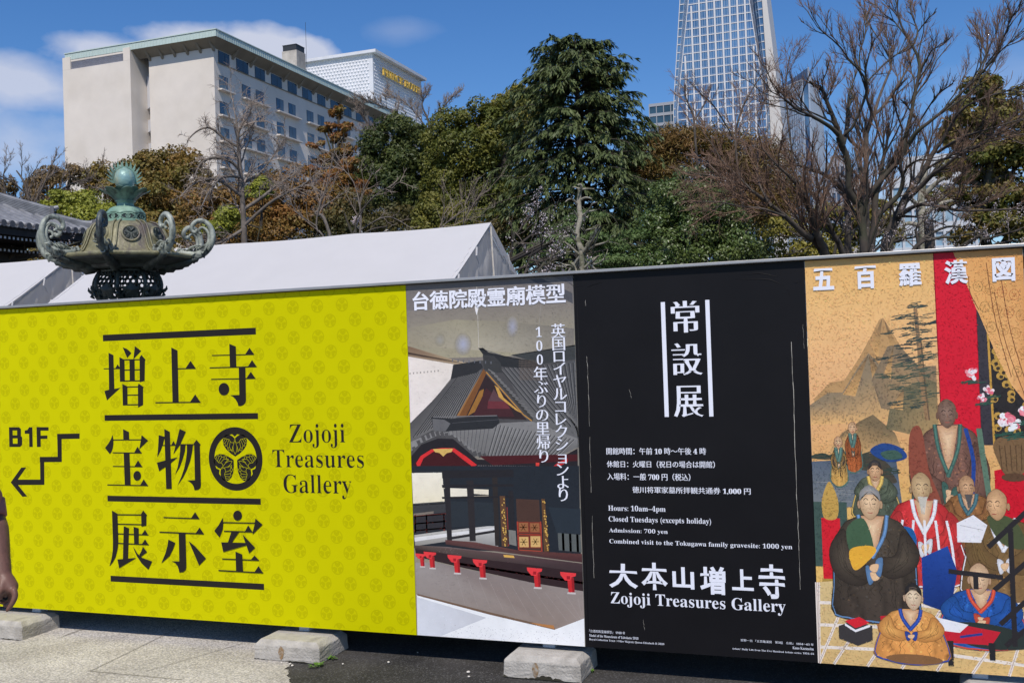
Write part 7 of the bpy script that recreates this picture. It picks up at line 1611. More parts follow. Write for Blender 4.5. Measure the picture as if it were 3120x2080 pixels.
# ---------------------------------------------------------------- tall Himalayan cedar with layered drooping sprays
def cedar(label, apex, D, half, seed, zlo=2.0):
    rng = np.random.default_rng(seed); A_ = at(*apex, D); b = Vector((A_.x, A_.y, 0)); H = A_.z; t = thing('cedar_tree', b, label, 'tree'); w = Wood(); s = np.linspace(0, 1, 10)[:, None]; tr = np.array(b) * (1 - s) + np.array(A_) * s; w.add([tr], [.34 * (1 - .95 * s[:, 0]) + .015], 9)
    zs = []; z = H * .985
    while z > zlo: zs.append(z); z -= .26 + .34 * (1 - z / H) ** .8
    S = []; Dd = []; Ln = []; zz = []
    for z in zs:
        f = (H - z) / H; R = np.interp(f, [x for x, _ in half], [r for _, r in half]); m = 6 if f < .06 else 13
        a0 = rng.random() * 6.28
        for j in range(m):
            a = a0 + 2 * pi * j / m + rng.normal(0, .22); l = R * rng.uniform(.55, 1.22); el = .42 - .25 * min(f * 3, 1) + rng.normal(0, .08); S.append((b.x, b.y, z)); Dd.append((cos(a) * cos(el), sin(a) * cos(el), sin(el))); Ln.append(l); zz.append(f)
    S = np.array(S); Dd = np.array(Dd); Ln = np.array(Ln); P, R = grow(S, Dd, Ln, np.clip(Ln * .012, .008, .06), 7, .05, -.085, rng, .2); w.add(P, R, 4)
    # branchlets left and right along every branch, each a drooping spray
    N = len(P); m = 14; tt = .22 + .78 * rng.random((N, m)) ** .8; x = tt * 6; i = np.minimum(x.astype(int), 5); f = (x - i)[..., None]; idx = np.arange(N)[:, None]
    C = P[idx, i] * (1 - f) + P[idx, i + 1] * f; T = nrm(P[idx, i + 1] - P[idx, i]); side = nrm(np.cross(T, np.array([0, 0, 1.]))) * rng.choice([-1, 1], (N, m, 1)); Dd = nrm(T * .75 + side * rng.uniform(.3, 1.0, (N, m, 1)) + np.array([0, 0, .06])); L2 = (.30 + .24 * Ln[:, None] * (1.1 - .6 * tt)) * rng.uniform(.6, 1.2, (N, m)); L2 = np.minimum(L2, 1.3)
    P2, R2 = grow(C.reshape(-1, 3), Dd.reshape(-1, 3), L2.reshape(-1), np.full(N * m, .006), 5, .06, -.17, rng, .3); w.add(P2, R2, 3)
    # needle tufts
    n2 = len(P2); q = 14; t2 = rng.random((n2, q)); x = t2 * 4; i = np.minimum(x.astype(int), 3); f = (x - i)[..., None]; idx = np.arange(n2)[:, None]; C = (P2[idx, i] * (1 - f) + P2[idx, i + 1] * f); T = nrm(P2[idx, i + 1] - P2[idx, i]); hang = nrm(T * .9 + rng.normal(0, .26, (n2, q, 3)) + np.array([0, 0, -.42])); up = nrm(np.array([0, 0, 1.]) + rng.normal(0, .35, (n2, q, 3))); sd = nrm(np.cross(hang, up)); l = (.27 * rng.uniform(.6, 1.4, (n2, q)))[..., None]; wd = (.034 * rng.uniform(.7, 1.4, (n2, q)))[..., None]
    C = C + rng.normal(0, .02, C.shape); V = np.stack([C - sd * wd * .4, C + hang * l * .5 - sd * wd, C + hang * l, C + hang * l * .5 + sd * wd], 2).reshape(-1, 3); nq = n2 * q; tint = np.clip(.25 + .75 * t2.reshape(-1) * rng.uniform(.4, 1.2, nq), 0, 1)
    np_mesh('crown', V, np.arange(4 * nq).reshape(nq, 4), ML_cedar, t, tint); w.build('trunk', M_barkd, t); return t
cedar('tall dark green cedar with drooping layered branches, highest tree in the middle', (1752, 108), 43, [(0, .2), (.03, .95), (.07, 1.75), (.12, 2.2), (.18, 2.5), (.24, 2.5), (.32, 3.3), (.42, 3.5), (.55, 4.0), (.7, 4.3), (.85, 4.3), (1, 4.0)], 5)
evergreen('cedar_sapling', 'fresh green lower cedar boughs in front of the cedar trunk, behind the bare lopped trunk', 1800, 30, [(1700, 740, 60, 20), (1660, 780, 50, 18), (1830, 730, 70, 18), (1900, 770, 80, 20), (1850, 800, 90, 20), (1720, 690, 50, 16), (1940, 715, 50, 14), (1780, 660, 50, 14)], 5000, .10, leafmat('fresh_cedar_sprays', (.040, .070, .018), (.080, .110, .040)), group=None, seed=31, sub=8, subr=.5, shell=.1, asp=.3, cat='shrub', trunk_r=.05)
# ---------------------------------------------------------------- bare trees
Z4 = zm(2340, 0, 3.0154); Z8 = zm(2340, 430, 3.0154)
def lp(q, pts, d0, d1): return ([(*q((x, y)), r / 3.0154) for x, y, r in pts], d0, d1)
LV = [(11, .25, .75, .50, .5, .22, .012, 7), (9, .25, .8, .52, .5, .15, .0072, 6), (10, .25, .8, .55, .5, .12, .0044, 5)]
A_ = [lp(Z8, [(890, 1060, 42), (872, 850, 35), (845, 600, 36)], 24, 24),
      lp(Z8, [(845, 610, 34), (780, 520, 32), (735, 430, 30), (745, 300, 28), (725, 150, 28), (680, 50, 30), (650, -30, 28)], 24, 23.4),
      lp(Z4, [(690, 1330, 28), (662, 1250, 25), (600, 1080, 20), (550, 960, 18), (510, 850, 16), (470, 790, 13)], 23.4, 23), lp(Z4, [(505, 840, 9), (440, 795, 11), (385, 755, 12)], 23.1, 22.6), lp(Z4, [(508, 850, 7), (500, 760, 5), (540, 660, 5), (558, 590, 4)], 23, 22.8),
      lp(Z4, [(695, 1310, 22), (720, 1200, 20), (732, 1050, 14), (748, 950, 12), (778, 880, 8)], 23.4, 24), lp(Z4, [(735, 1000, 9), (740, 870, 7), (790, 740, 5), (800, 660, 3)], 23.8, 24.2),
      lp(Z4, [(665, 1260, 22), (590, 1180, 19), (480, 1110, 16), (370, 1050, 13), (270, 1010, 10), (180, 930, 8), (100, 880, 6), (0, 830, 4)], 23.4, 21), lp(Z4, [(640, 1150, 10), (560, 1110, 9), (460, 1060, 8), (340, 1010, 7), (230, 980, 6), (130, 900, 4)], 23.4, 22),
      lp(Z4, [(712, 1230, 18), (790, 1150, 14), (860, 980, 12), (905, 850, 12), (905, 760, 11), (850, 660, 10), (760, 570, 8), (660, 430, 7), (560, 340, 6), (470, 270, 4), (415, 190, 3)], 23.4, 22), lp(Z4, [(905, 760, 9), (980, 680, 8), (1090, 570, 8), (1200, 490, 7), (1330, 410, 6)], 22.6, 23.4), lp(Z4, [(850, 660, 8), (840, 500, 7), (890, 330, 6), (905, 150, 4)], 22.6, 23), lp(Z4, [(910, 760, 8), (900, 640, 6), (940, 460, 5), (960, 340, 4)], 22.6, 22.2), lp(Z4, [(600, 1080, 9), (530, 930, 6), (580, 830, 5), (620, 700, 4), (580, 560, 3)], 23.2, 24)]
bare('zelkova_tree', 'big bare tree with a dark mossy forked trunk in the middle of the right half', A_, 24, M_barkd, M_twigr, LV, 21, group='bare zelkova trees', sc=1.7, trop=.10, wig=.12)
B_ = [lp(Z8, [(1085, 1040, 58), (1120, 850, 46), (1195, 680, 40), (1260, 530, 36), (1330, 420, 30), (1450, 240, 26), (1520, 100, 20), (1600, 0, 16)], 27, 26), lp(Z8, [(1200, 690, 28), (1320, 610, 20), (1440, 580, 16), (1600, 610, 14), (1800, 640, 12), (2000, 635, 10), (2352, 622, 7)], 26.6, 23), lp(Z8, [(1230, 690, 14), (1350, 695, 9), (1480, 720, 8), (1620, 770, 5)], 26.6, 25), lp(Z8, [(1265, 535, 26), (1400, 420, 23), (1520, 300, 20), (1600, 250, 17), (1750, 130, 14), (1900, 50, 12), (2100, -60, 9), (2330, -190, 7)], 26.6, 24),
      lp(Z4, [(1600, 1290, 14), (1680, 1160, 13), (1740, 1060, 13), (1850, 960, 11), (2050, 880, 8), (2220, 830, 6), (2352, 780, 5)], 26, 24), lp(Z4, [(1560, 1400, 15), (1700, 1310, 14), (1850, 1240, 10), (2050, 1180, 8), (2352, 1090, 6)], 26, 23), lp(Z4, [(1450, 1560, 12), (1600, 1470, 10), (1800, 1420, 8), (2000, 1310, 7), (2352, 1230, 5)], 26.4, 24)]
bare('zelkova_tree', 'bare tree with the thickest pale trunk and long low limb sweeping right across the cypress', B_, 27, M_bark, M_twigr, LV, 22, group='bare zelkova trees', sc=1.6, trop=.08, wig=.12)
C_ = [lp(Z8, [(935, 1050, 34), (970, 850, 34), (985, 700, 32), (982, 560, 30), (1000, 430, 26), (1040, 330, 20), (1048, 200, 18), (1075, 100, 14), (1095, 0, 12), (1110, -150, 10)], 25, 25), lp(Z8, [(1000, 690, 30), (1100, 590, 26), (1190, 510, 22), (1230, 420, 20), (1242, 320, 18), (1215, 250, 16), (1235, 130, 14), (1270, 20, 13)], 25, 24.4), lp(Z8, [(1240, 320, 13), (1290, 230, 11), (1400, 170, 9), (1540, 180, 7), (1700, 130, 6), (1850, 60, 4)], 24.8, 23),
      lp(Z8, [(855, 600, 28), (930, 490, 26), (1020, 380, 24), (1100, 290, 22), (1200, 180, 23), (1260, 80, 23), (1330, -30, 22)], 25, 24.6), lp(Z4, [(1300, 1310, 22), (1360, 1220, 20), (1420, 1170, 17), (1560, 1060, 14), (1700, 930, 12), (1830, 800, 11), (1950, 690, 10), (2070, 540, 9), (2160, 450, 7), (2260, 360, 5), (2352, 290, 4)], 24.6, 23), lp(Z4, [(1500, 1110, 10), (1650, 1000, 9), (1800, 900, 8), (1920, 780, 8), (2040, 620, 7), (2100, 520, 6), (2150, 380, 5), (2170, 220, 4), (2180, 60, 3)], 24.4, 25), lp(Z4, [(1950, 690, 8), (1990, 560, 7), (2000, 480, 6), (1930, 330, 5), (1900, 250, 3)], 24, 25), lp(Z4, [(2000, 600, 7), (2100, 470, 6), (2170, 330, 5), (2230, 180, 4), (2300, 60, 3)], 24, 22.5),
      lp(Z4, [(1235, 1400, 22), (1262, 1250, 19), (1310, 1080, 17), (1340, 900, 15), (1385, 700, 14), (1390, 560, 13), (1330, 430, 12), (1270, 330, 10), (1210, 200, 8), (1190, 80, 6), (1165, -20, 5)], 24.6, 25), lp(Z4, [(1390, 690, 9), (1430, 600, 7), (1510, 460, 6), (1600, 420, 4), (1690, 330, 3)], 25, 24), lp(Z4, [(1330, 430, 10), (1375, 300, 8), (1345, 200, 6), (1310, 100, 5), (1330, 0, 4)], 25, 26), lp(Z4, [(1300, 380, 8), (1160, 200, 6), (1060, 130, 5), (980, 30, 3)], 25, 26.5), lp(Z4, [(1375, 300, 6), (1450, 200, 5), (1540, 110, 3)], 25.4, 25), lp(Z4, [(1240, 1200, 9), (1190, 1060, 8), (1155, 930, 7), (1150, 870, 5), (1230, 760, 4)], 24.8, 24.2), lp(Z4, [(1350, 1080, 8), (1280, 980, 7), (1225, 920, 6)], 24.9, 24.4), lp(Z4, [(1385, 1130, 9), (1480, 980, 7), (1560, 870, 6), (1700, 770, 5)], 24.8, 23.8)]
bare('zelkova_tree', 'tall bare tree with many slim dark limbs reaching the upper right sky', C_, 25, M_barkd, M_twigr, LV, 23, group='bare zelkova trees', sc=1.7, trop=.10, wig=.12)
D_ = [lp(Z8, [(925, 1060, 26), (908, 850, 26), (905, 650, 26), (897, 400, 25), (902, 180, 24), (900, 20, 22), (905, -100, 22)], 29, 29), lp(Z4, [(905, 1220, 22), (955, 1060, 18), (920, 940, 14), (900, 850, 10), (920, 760, 7)], 29, 28), lp(Z4, [(960, 1060, 18), (1040, 1000, 14), (1150, 850, 12), (1230, 720, 10), (1300, 600, 8), (1340, 500, 6)], 29, 30), lp(Z4, [(975, 1050, 16), (1020, 900, 12), (1090, 720, 11), (1140, 590, 9), (1090, 490, 8), (1020, 360, 7), (940, 250, 5), (900, 150, 3)], 29, 30), lp(Z8, [(885, 140, 18), (830, 60, 16), (750, -10, 13), (735, -70, 8)], 29, 28.4), lp(Z4, [(1140, 590, 7), (1110, 400, 6), (1060, 300, 5), (1050, 200, 3)], 29.8, 31), lp(Z8, [(905, 600, 16), (1010, 470, 14), (1090, 380, 12), (1110, 240, 10), (1180, 100, 9)], 29, 30)]
bare('zelkova_tree', 'pale barked bare tree standing just behind the mossy forked trunk', D_, 29, M_bark, M_twigr, LV, 24, group='bare zelkova trees', sc=1.6, trop=.10, wig=.12)
E_ = [lp(Z8, [(530, 1075, 44), (480, 930, 36), (425, 780, 30), (380, 600, 22), (300, 450, 17), (200, 330, 13), (60, 200, 9), (-60, 60, 6)], 27, 25), lp(Z8, [(500, 1000, 34), (400, 900, 32), (300, 830, 27), (160, 690, 22), (30, 590, 18), (-130, 470, 15), (-300, 380, 12), (-520, 320, 8), (-760, 290, 5)], 27, 24), lp(Z8, [(430, 790, 20), (470, 640, 15), (440, 540, 12), (380, 430, 9), (330, 300, 6)], 26.6, 27.6), lp(Z8, [(-130, 470, 10), (-300, 300, 9), (-420, 180, 7), (-520, 20, 5), (-600, -90, 3)], 24.6, 25.4), lp(Z8, [(150, 690, 12), (-50, 620, 10), (-260, 600, 8), (-450, 560, 6), (-700, 560, 4)], 25, 23), lp(Z8, [(30, 600, 11), (-60, 440, 9), (-100, 280, 7), (-90, 120, 5), (-130, -20, 3)], 25, 26.5), lp(Z8, [(300, 450, 10), (210, 220, 8), (150, 60, 6), (60, -60, 4)], 26, 27), lp(Z8, [(-300, 380, 8), (-420, 330, 7), (-560, 200, 5), (-700, 120, 3)], 24.4, 25)]
bare('maple_tree', 'bare reddish tree leaning far to the left in front of the glass tower foot', E_, 27, M_bark, M_twigr, [(15, .3, .85, .36, .5, .15, .010, 6), (10, .3, .9, .52, .5, .15, .0066, 6), (10, .3, .9, .58, .5, .12, .0042, 5)], 25, group=None, sc=1.8)
F_ = [lp(Z8, [(735, 1070, 32), (735, 800, 30), (728, 560, 28), (735, 480, 25)], 30, 30), lp(Z8, [(695, 1070, 28), (620, 900, 24), (545, 720, 19), (480, 590, 13), (450, 540, 9)], 29, 28), lp(Z8, [(735, 490, 20), (640, 400, 22), (560, 330, 19), (460, 280, 16), (330, 235, 12), (220, 215, 9), (100, 230, 6)], 29.6, 26)]
bare('mossy_tree', 'straight grey trunk with a mossy limb bending left, behind the forked trunk', F_, 30, M_bark, M_twigr, LV[:2] + [(5, .3, 1.0, .5, .5, .15, .0055, 4)], 26, sc=1.5)
G_ = [([(2265, 640, 4), (2255, 560, 3.6), (2240, 420, 3.2), (2262, 330, 2.8), (2300, 260, 2), (2330, 210, 1.2)], 32, 32), ([(2240, 430, 2.4), (2180, 330, 2.1), (2140, 290, 1.6), (2100, 250, 0.96)], 32, 31), ([(2130, 560, 4), (2118, 420, 3.6), (2112, 350, 3.2), (2090, 300, 2.4), (2085, 260, 1.6)], 33, 33), ([(2115, 370, 2.7), (2150, 310, 2.1), (2165, 270, 1.4)], 33, 33.5), ([(2420, 520, 3.2), (2395, 300, 2.4), (2400, 210, 1.9), (2410, 160, 1.1)], 33, 33), ([(2500, 560, 4), (2530, 500, 4), (2560, 430, 2.4), (2590, 380, 1.6)], 31, 31)]
GL = [(11, .35, .9, .40, .5, .25, .009, 5), (9, .35, 1.0, .5, .5, .2, .0065, 5), (8, .3, 1.0, .5, .5, .15, .005, 4)]
for i, (sel, lb) in enumerate((((0, 1), 'slim forked bare stem in front of the right half of the glass tower grid'), ((2, 3), 'slim bare stem standing before the lower left of the glass tower grid'), ((4,), 'thin bare stem rising in front of the white fin of the glass tower'), ((5,), 'dark bare stem curving up beside the slanted tower'))):
    bare('slender_tree', lb, [G_[k] for k in sel], 32, M_bark, M_twigr, GL, 270 + i, sc=1.5, group='slender bare trees', root=base_at(G_[sel[0]][0][0][0], 32))
# fine grey tree in front of the hotel
H_ = [([(1325, 760, 5.6), (1318, 560, 5), (1310, 400, 4.3), (1302, 360, 3.4), (1285, 320, 2.5), (1300, 290, 1.2)], 62, 62), ([(1310, 400, 3.1), (1335, 350, 2.5), (1365, 310, 1.9), (1390, 285, 0.93)], 62, 63), ([(1308, 420, 3.1), (1250, 370, 2.5), (1180, 330, 1.9), (1120, 310, 1.2)], 62, 60), ([(1305, 400, 2.5), (1270, 350, 2.1), (1230, 310, 1.6), (1180, 285, 0.87)], 62, 64), ([(1150, 520, 3.7), (1140, 420, 3.1), (1110, 360, 2.5), (1080, 320, 1.2)], 60, 60), ([(1145, 430, 2.5), (1190, 380, 1.9), (1215, 330, 1.2)], 60, 61), ([(1318, 500, 2.5), (1240, 440, 1.9), (1160, 410, 1.5), (1100, 400, 0.87)], 62, 59)]
HL = [(18, .3, .8, .45, .5, .15, .015, 5), (11, .3, .9, .6, .5, .15, .011, 5), (10, .3, .9, .6, .5, .12, .008, 4)]
bare('fine_bare_tree', 'fine grey bare tree with an airy crown in front of the white hotel sign block', [H_[k] for k in (0, 1, 2, 3, 6)], 62, M_bark, M_twigg, HL, 28, sc=.8)
bare('fine_bare_tree', 'smaller fine grey bare tree before the far end of the hotel window rows', [H_[k] for k in (4, 5)], 60, M_bark, M_twigg, HL, 281, sc=.8)
# left: pale airy trees behind the temple roof
I_ = [([(95, 760, 5), (92, 640, 4.3), (75, 560, 3.1), (50, 520, 1.9)], 55, 55), ([(92, 640, 3.7), (130, 570, 3.1), (150, 520, 2.5), (165, 490, 1.2)], 55, 56), ([(100, 650, 3.7), (170, 590, 3.1), (230, 555, 2.5), (290, 540, 1.2)], 55, 53), ([(80, 590, 2.5), (30, 550, 1.9), (-20, 530, 1.2)], 55, 54), ([(30, 760, 3.7), (20, 620, 3.1), (10, 540, 1.9), (20, 510, 1.2)], 57, 57)]
IL = [(12, .35, .9, .45, .5, .15, .015, 5), (9, .35, 1.0, .5, .5, .2, .011, 5), (8, .3, 1.0, .55, .5, .15, .009, 4)]
bare('fine_bare_tree', 'pale airy bare tree with spreading limbs above the temple roof', I_[:4], 55, M_bark, M_twigg, IL, 29, sc=1.6)
bare('fine_bare_tree', 'thin airy bare tree cut by the left edge above the temple roof', I_[4:], 57, M_bark, M_twigg, IL, 291, sc=1.6)
# weeping bare tree in front of the hotel corner
J_ = [([(745, 760, 9.3), (742, 660, 8.1), (735, 560, 7.4), (730, 500, 6.2), (725, 430, 5), (722, 390, 3.7), (718, 350, 2.5)], 28, 28), ([(733, 520, 5.6), (700, 490, 5), (650, 480, 4.3), (610, 500, 3.1), (590, 550, 1.9)], 28, 27), ([(728, 450, 4.3), (680, 420, 3.7), (640, 390, 3.1), (600, 400, 2.5), (570, 430, 1.2)], 28, 27.4), ([(738, 600, 5.6), (700, 570, 5), (650, 545, 4.3), (590, 560, 3.1), (550, 600, 1.9)], 28, 26.8), ([(740, 640, 5.6), (800, 600, 5), (850, 560, 3.7), (900, 530, 2.5)], 28, 28.6), ([(742, 690, 5.6), (820, 620, 5), (880, 585, 3.7), (930, 560, 3.1), (975, 520, 1.2)], 28, 27), ([(725, 420, 3.1), (760, 390, 2.5), (790, 350, 1.2)], 28, 28.5), ([(735, 560, 5), (790, 530, 3.7), (830, 480, 2.5), (860, 430, 1.2)], 28, 29), ([(722, 390, 2.5), (700, 360, 1.9), (690, 330, 1.2)], 28, 28), ([(740, 700, 5.6), (680, 735, 4.3), (640, 745, 3.1), (560, 735, 1.9)], 28, 26.6), ([(735, 540, 4.3), (680, 540, 3.7), (640, 580, 3.1), (610, 640, 1.9)], 28, 26.5)]
bare('weeping_tree', 'gnarled bare tree with drooping grey twigs in front of the hotel corner', J_, 28, M_barkp, M_twigg, [(14, .5, 1.2, .42, .5, .15, .010, 6), (10, .5, 1.3, .6, .5, .15, .0075, 6), (8, .4, 1.2, .62, .5, .12, .0058, 5)], 30, trop=-.09, wig=.24, sc=1.5)
K_ = [([(1000, 760, 3.3), (965, 700, 2.8), (975, 620, 2.2), (1010, 540, 1.1)], 26, 26), ([(1070, 740, 2.8), (1100, 650, 2.2), (1150, 590, 1.7), (1230, 550, 0.83)], 26, 25), ([(1095, 760, 3.3), (1100, 660, 2.2), (1080, 560, 1.7), (1040, 510, 0.83)], 26, 27), ([(1100, 700, 2.2), (1100, 600, 1.7), (1140, 520, 0.83)], 26, 26), ([(1010, 730, 5.5), (985, 660, 5), (960, 650, 3.3), (1000, 620, 2.2), (1060, 580, 1.1)], 27, 27), ([(1100, 700, 2.2), (1180, 660, 1.7), (1260, 700, 0.83)], 26, 25), ([(965, 690, 2.2), (900, 640, 1.7), (860, 560, 0.83)], 26, 25.5), ([(1290, 780, 2.8), (1350, 690, 2.2), (1400, 650, 1.7), (1450, 620, 0.83)], 27, 27), ([(1415, 770, 2.2), (1412, 680, 1.7), (1440, 620, 0.83)], 27, 26.5)]
KL = [(9, .35, .9, .36, .5, .2, .008, 5), (7, .35, 1.0, .5, .5, .2, .0055, 5)]
for i, (sel, lb) in enumerate((((0, 4, 6), 'pale bare sapling with a cut dark arm above the left half of long tent'), ((1, 2, 3, 5), 'pale bare sapling fanning out before the dark evergreen above the long tent'), ((7, 8), 'thin bare sapling in front of the rounded bush near the tent peak'))):
    bare('bare_sapling', lb, [K_[k] for k in sel], 26, M_barkp, M_twigg, KL, 320 + i, sc=1.2, group='bare saplings above the tents', root=base_at(K_[sel[0]][0][0][0], 26))
# lopped plane tree
Z7b = zm(1560, 430, 3.0154)
def l7(pts, d0=18, d1=18): return ([(*Z7b((x, y)), r / 3.0154) for x, y, r in pts], d0, d1)
L_7 = [l7([(650, 1250, 26), (640, 1080, 26), (640, 1000, 30), (610, 930, 24), (600, 850, 22), (612, 780, 24), (630, 690, 26), (612, 580, 22), (620, 500, 19), (625, 440, 22)])] + [l7(p, 18, d) for p, d in (([(612, 450, 12), (640, 425, 14), (625, 400, 9), (600, 405, 5)], 17.8), ([(630, 445, 12), (690, 438, 8), (755, 440, 6)], 17.7), ([(620, 440, 10), (580, 425, 7), (555, 425, 4)], 18.2), ([(628, 430, 9), (640, 405, 7), (632, 392, 4)], 18.1),
    ([(600, 580, 16), (560, 540, 9), (520, 535, 6), (490, 560, 3)], 17.6), ([(630, 540, 14), (670, 520, 9), (700, 520, 8), (735, 530, 4)], 17.7), ([(635, 690, 14), (680, 660, 9), (720, 610, 8), (740, 575, 7), (785, 560, 4)], 17.6), ([(660, 680, 11), (690, 650, 8), (740, 640, 7), (780, 630, 4)], 18.4), ([(610, 710, 13), (575, 650, 9), (565, 640, 6)], 17.8), ([(575, 665, 5), (530, 668, 4)], 17.6), ([(605, 860, 12), (560, 840, 8), (530, 815, 9), (500, 805, 4)], 17.6), ([(600, 930, 12), (550, 885, 9), (500, 875, 8), (470, 885, 4)], 17.7), ([(640, 800, 9), (665, 820, 9), (640, 780, 5)], 17.8), ([(665, 850, 9), (690, 815, 8), (770, 800, 7), (805, 775, 4)], 17.5),
    ([(645, 1030, 15), (690, 1000, 12), (760, 960, 10), (830, 940, 9), (890, 920, 5)], 17.4), ([(690, 1000, 8), (740, 995, 5)], 17.4), ([(700, 945, 8), (735, 920, 8), (755, 925, 4)], 17.6), ([(620, 1045, 12), (560, 1015, 8), (500, 1020, 7), (465, 1000, 6), (430, 1010, 3)], 17.5), ([(655, 1170, 11), (720, 1140, 9), (800, 1120, 8), (840, 1090, 6), (890, 1080, 4)], 17.4), ([(605, 1230, 12), (570, 1180, 10), (530, 1140, 7), (490, 1145, 4)], 17.6))]
M_plane = mat('lopped_plane_bark', (.34, .31, .24), rough=.85, var=.3, scale=4, bump=.5, bscale=20, col2=(.14, .135, .085), c2scale=5, c2lo=.48, c2hi=.58)
bare('lopped_tree', 'pale lopped trunk with short knobbly stubs in front of the cedar', L_7, 18, M_plane, M_twigg, [(2, .4, 1.1, .3, .5, .3, .012, 4)], 33, wig=.3, sc=.25)
# cherry blossom sprays
def cherry(label, D, stems, seed, n, size=.03, root=None):
    rng = np.random.default_rng(seed); t, P, R = bare('cherry_tree', label, stems, D, M_barkd, M_bark, [(7, .3, 1.0, .35, .5, .1, .006, 5), (4, .3, 1.0, .45, .5, .2, .004, 4)], seed, group='flowering cherry trees', sc=1.0, root=root)
    pts = P.reshape(-1, 3); i = rng.integers(0, len(pts), n // 6); c = pts[i]; C = (c[:, None] + rng.normal(0, size * 1.3, (len(c), 6, 3))).reshape(-1, 3); V, F_ = leaf_quads(C, rng.normal(0, 1, C.shape) + np.array([0, -.6, .5]), size, .9, rng, .4); np_mesh('blossom', V, F_, ML_pet, t, rng.random(len(C))); return t
cherry('cherry boughs in pink white blossom just right of the tent gable', 20, [([(1540, 800, 6), (1590, 740, 4), (1640, 700, 2)], 20, 20), ([(1545, 795, 5), (1620, 772, 3), (1680, 765, 2)], 20, 19.5), ([(1550, 800, 5), (1600, 790, 4), (1660, 800, 2)], 20, 19), ([(1560, 760, 4), (1570, 720, 3), (1585, 700, 2)], 20, 20), ([(1590, 815, 4), (1640, 815, 3), (1690, 800, 2)], 19.5, 19.5)], 41, 1000, .026)
cherry('cherry boughs in pink white blossom low in front of the cypress', 24, [([(2760, 790, 7), (2840, 730, 5), (2920, 720, 3), (3000, 700, 2)], 24, 24), ([(2770, 790, 6), (2860, 700, 4), (2930, 690, 2)], 24, 25), ([(2900, 770, 6), (3000, 730, 4), (3110, 700, 2)], 24, 23), ([(2800, 760, 5), (2790, 700, 3), (2830, 660, 2)], 24, 24), ([(2900, 780, 4), (3020, 760, 3), (3120, 740, 2)], 24, 23.5), ([(2700, 780, 4), (2740, 720, 3), (2760, 680, 2)], 25, 25)], 42, 2600, .028)
cherry('small blossoming cherry sprays low at the left edge below the temple eaves', 30, [([(20, 800, 5), (50, 780, 3), (90, 770, 2)], 30, 30), ([(40, 800, 4), (110, 785, 3), (150, 775, 2)], 30, 29)], 43, 380, .03)
cherry('scattered blossoming cherry shrub above the middle of the tent ridge', 25, [([(1080, 730, 4), (1060, 680, 3), (1050, 650, 2)], 25, 25), ([(1090, 730, 4), (1130, 700, 3), (1180, 690, 2)], 25, 25), ([(1085, 725, 4), (1085, 670, 3), (1110, 630, 2)], 25, 25)], 44, 300, .028)
cherry('blossoming cherry sprays around the foot of the big bare trees', 28, [([(2520, 800, 5), (2480, 740, 4), (2450, 720, 2)], 28, 28), ([(2600, 800, 5), (2660, 730, 4), (2700, 690, 2)], 29, 29), ([(2640, 790, 5), (2720, 740, 4), (2800, 720, 2)], 29, 28), ([(2540, 790, 5), (2560, 720, 3), (2600, 690, 2)], 30, 30)], 45, 700, .03)
cherry('blossoming cherry bough peeping over the photo panel beside the lopped trunk', 17, [([(1590, 860, 4), (1610, 830, 3), (1640, 822, 2)], 17, 17), ([(1630, 850, 4), (1665, 810, 3), (1680, 790, 2)], 17, 17)], 46, 420, .024)
# white lopped trunk behind right tree
bare('lopped_tree', 'pale lopped trunk with stubby crown behind the right side of the big bare trees', [([(2815, 790, 14), (2812, 690, 14), (2806, 620, 12), (2812, 560, 10), (2820, 510, 8)], 33, 33), ([(2810, 640, 9), (2780, 610, 6), (2760, 600, 3)], 33, 32.5), ([(2812, 600, 9), (2850, 560, 7), (2880, 540, 4)], 33, 32.5), ([(2815, 650, 9), (2870, 620, 6), (2900, 610, 3)], 33, 33.5), ([(2812, 690, 9), (2770, 680, 6), (2750, 690, 3)], 33, 33)], 33, M_plane, M_twigg, [(3, .4, 1.2, .35, .5, .3, .012, 4)], 47, wig=.35, sc=.5)
bare('lopped_tree', 'short dark brown cut stump standing between the blossom and the pale trunk', [([(2835, 800, 16), (2833, 740, 15), (2830, 690, 14), (2828, 668, 13)], 28, 28)], 28, M_bark, M_twigr, [(1, .4, 1.2, .2, .5, .6, .012, 4)], 48, sc=.15)
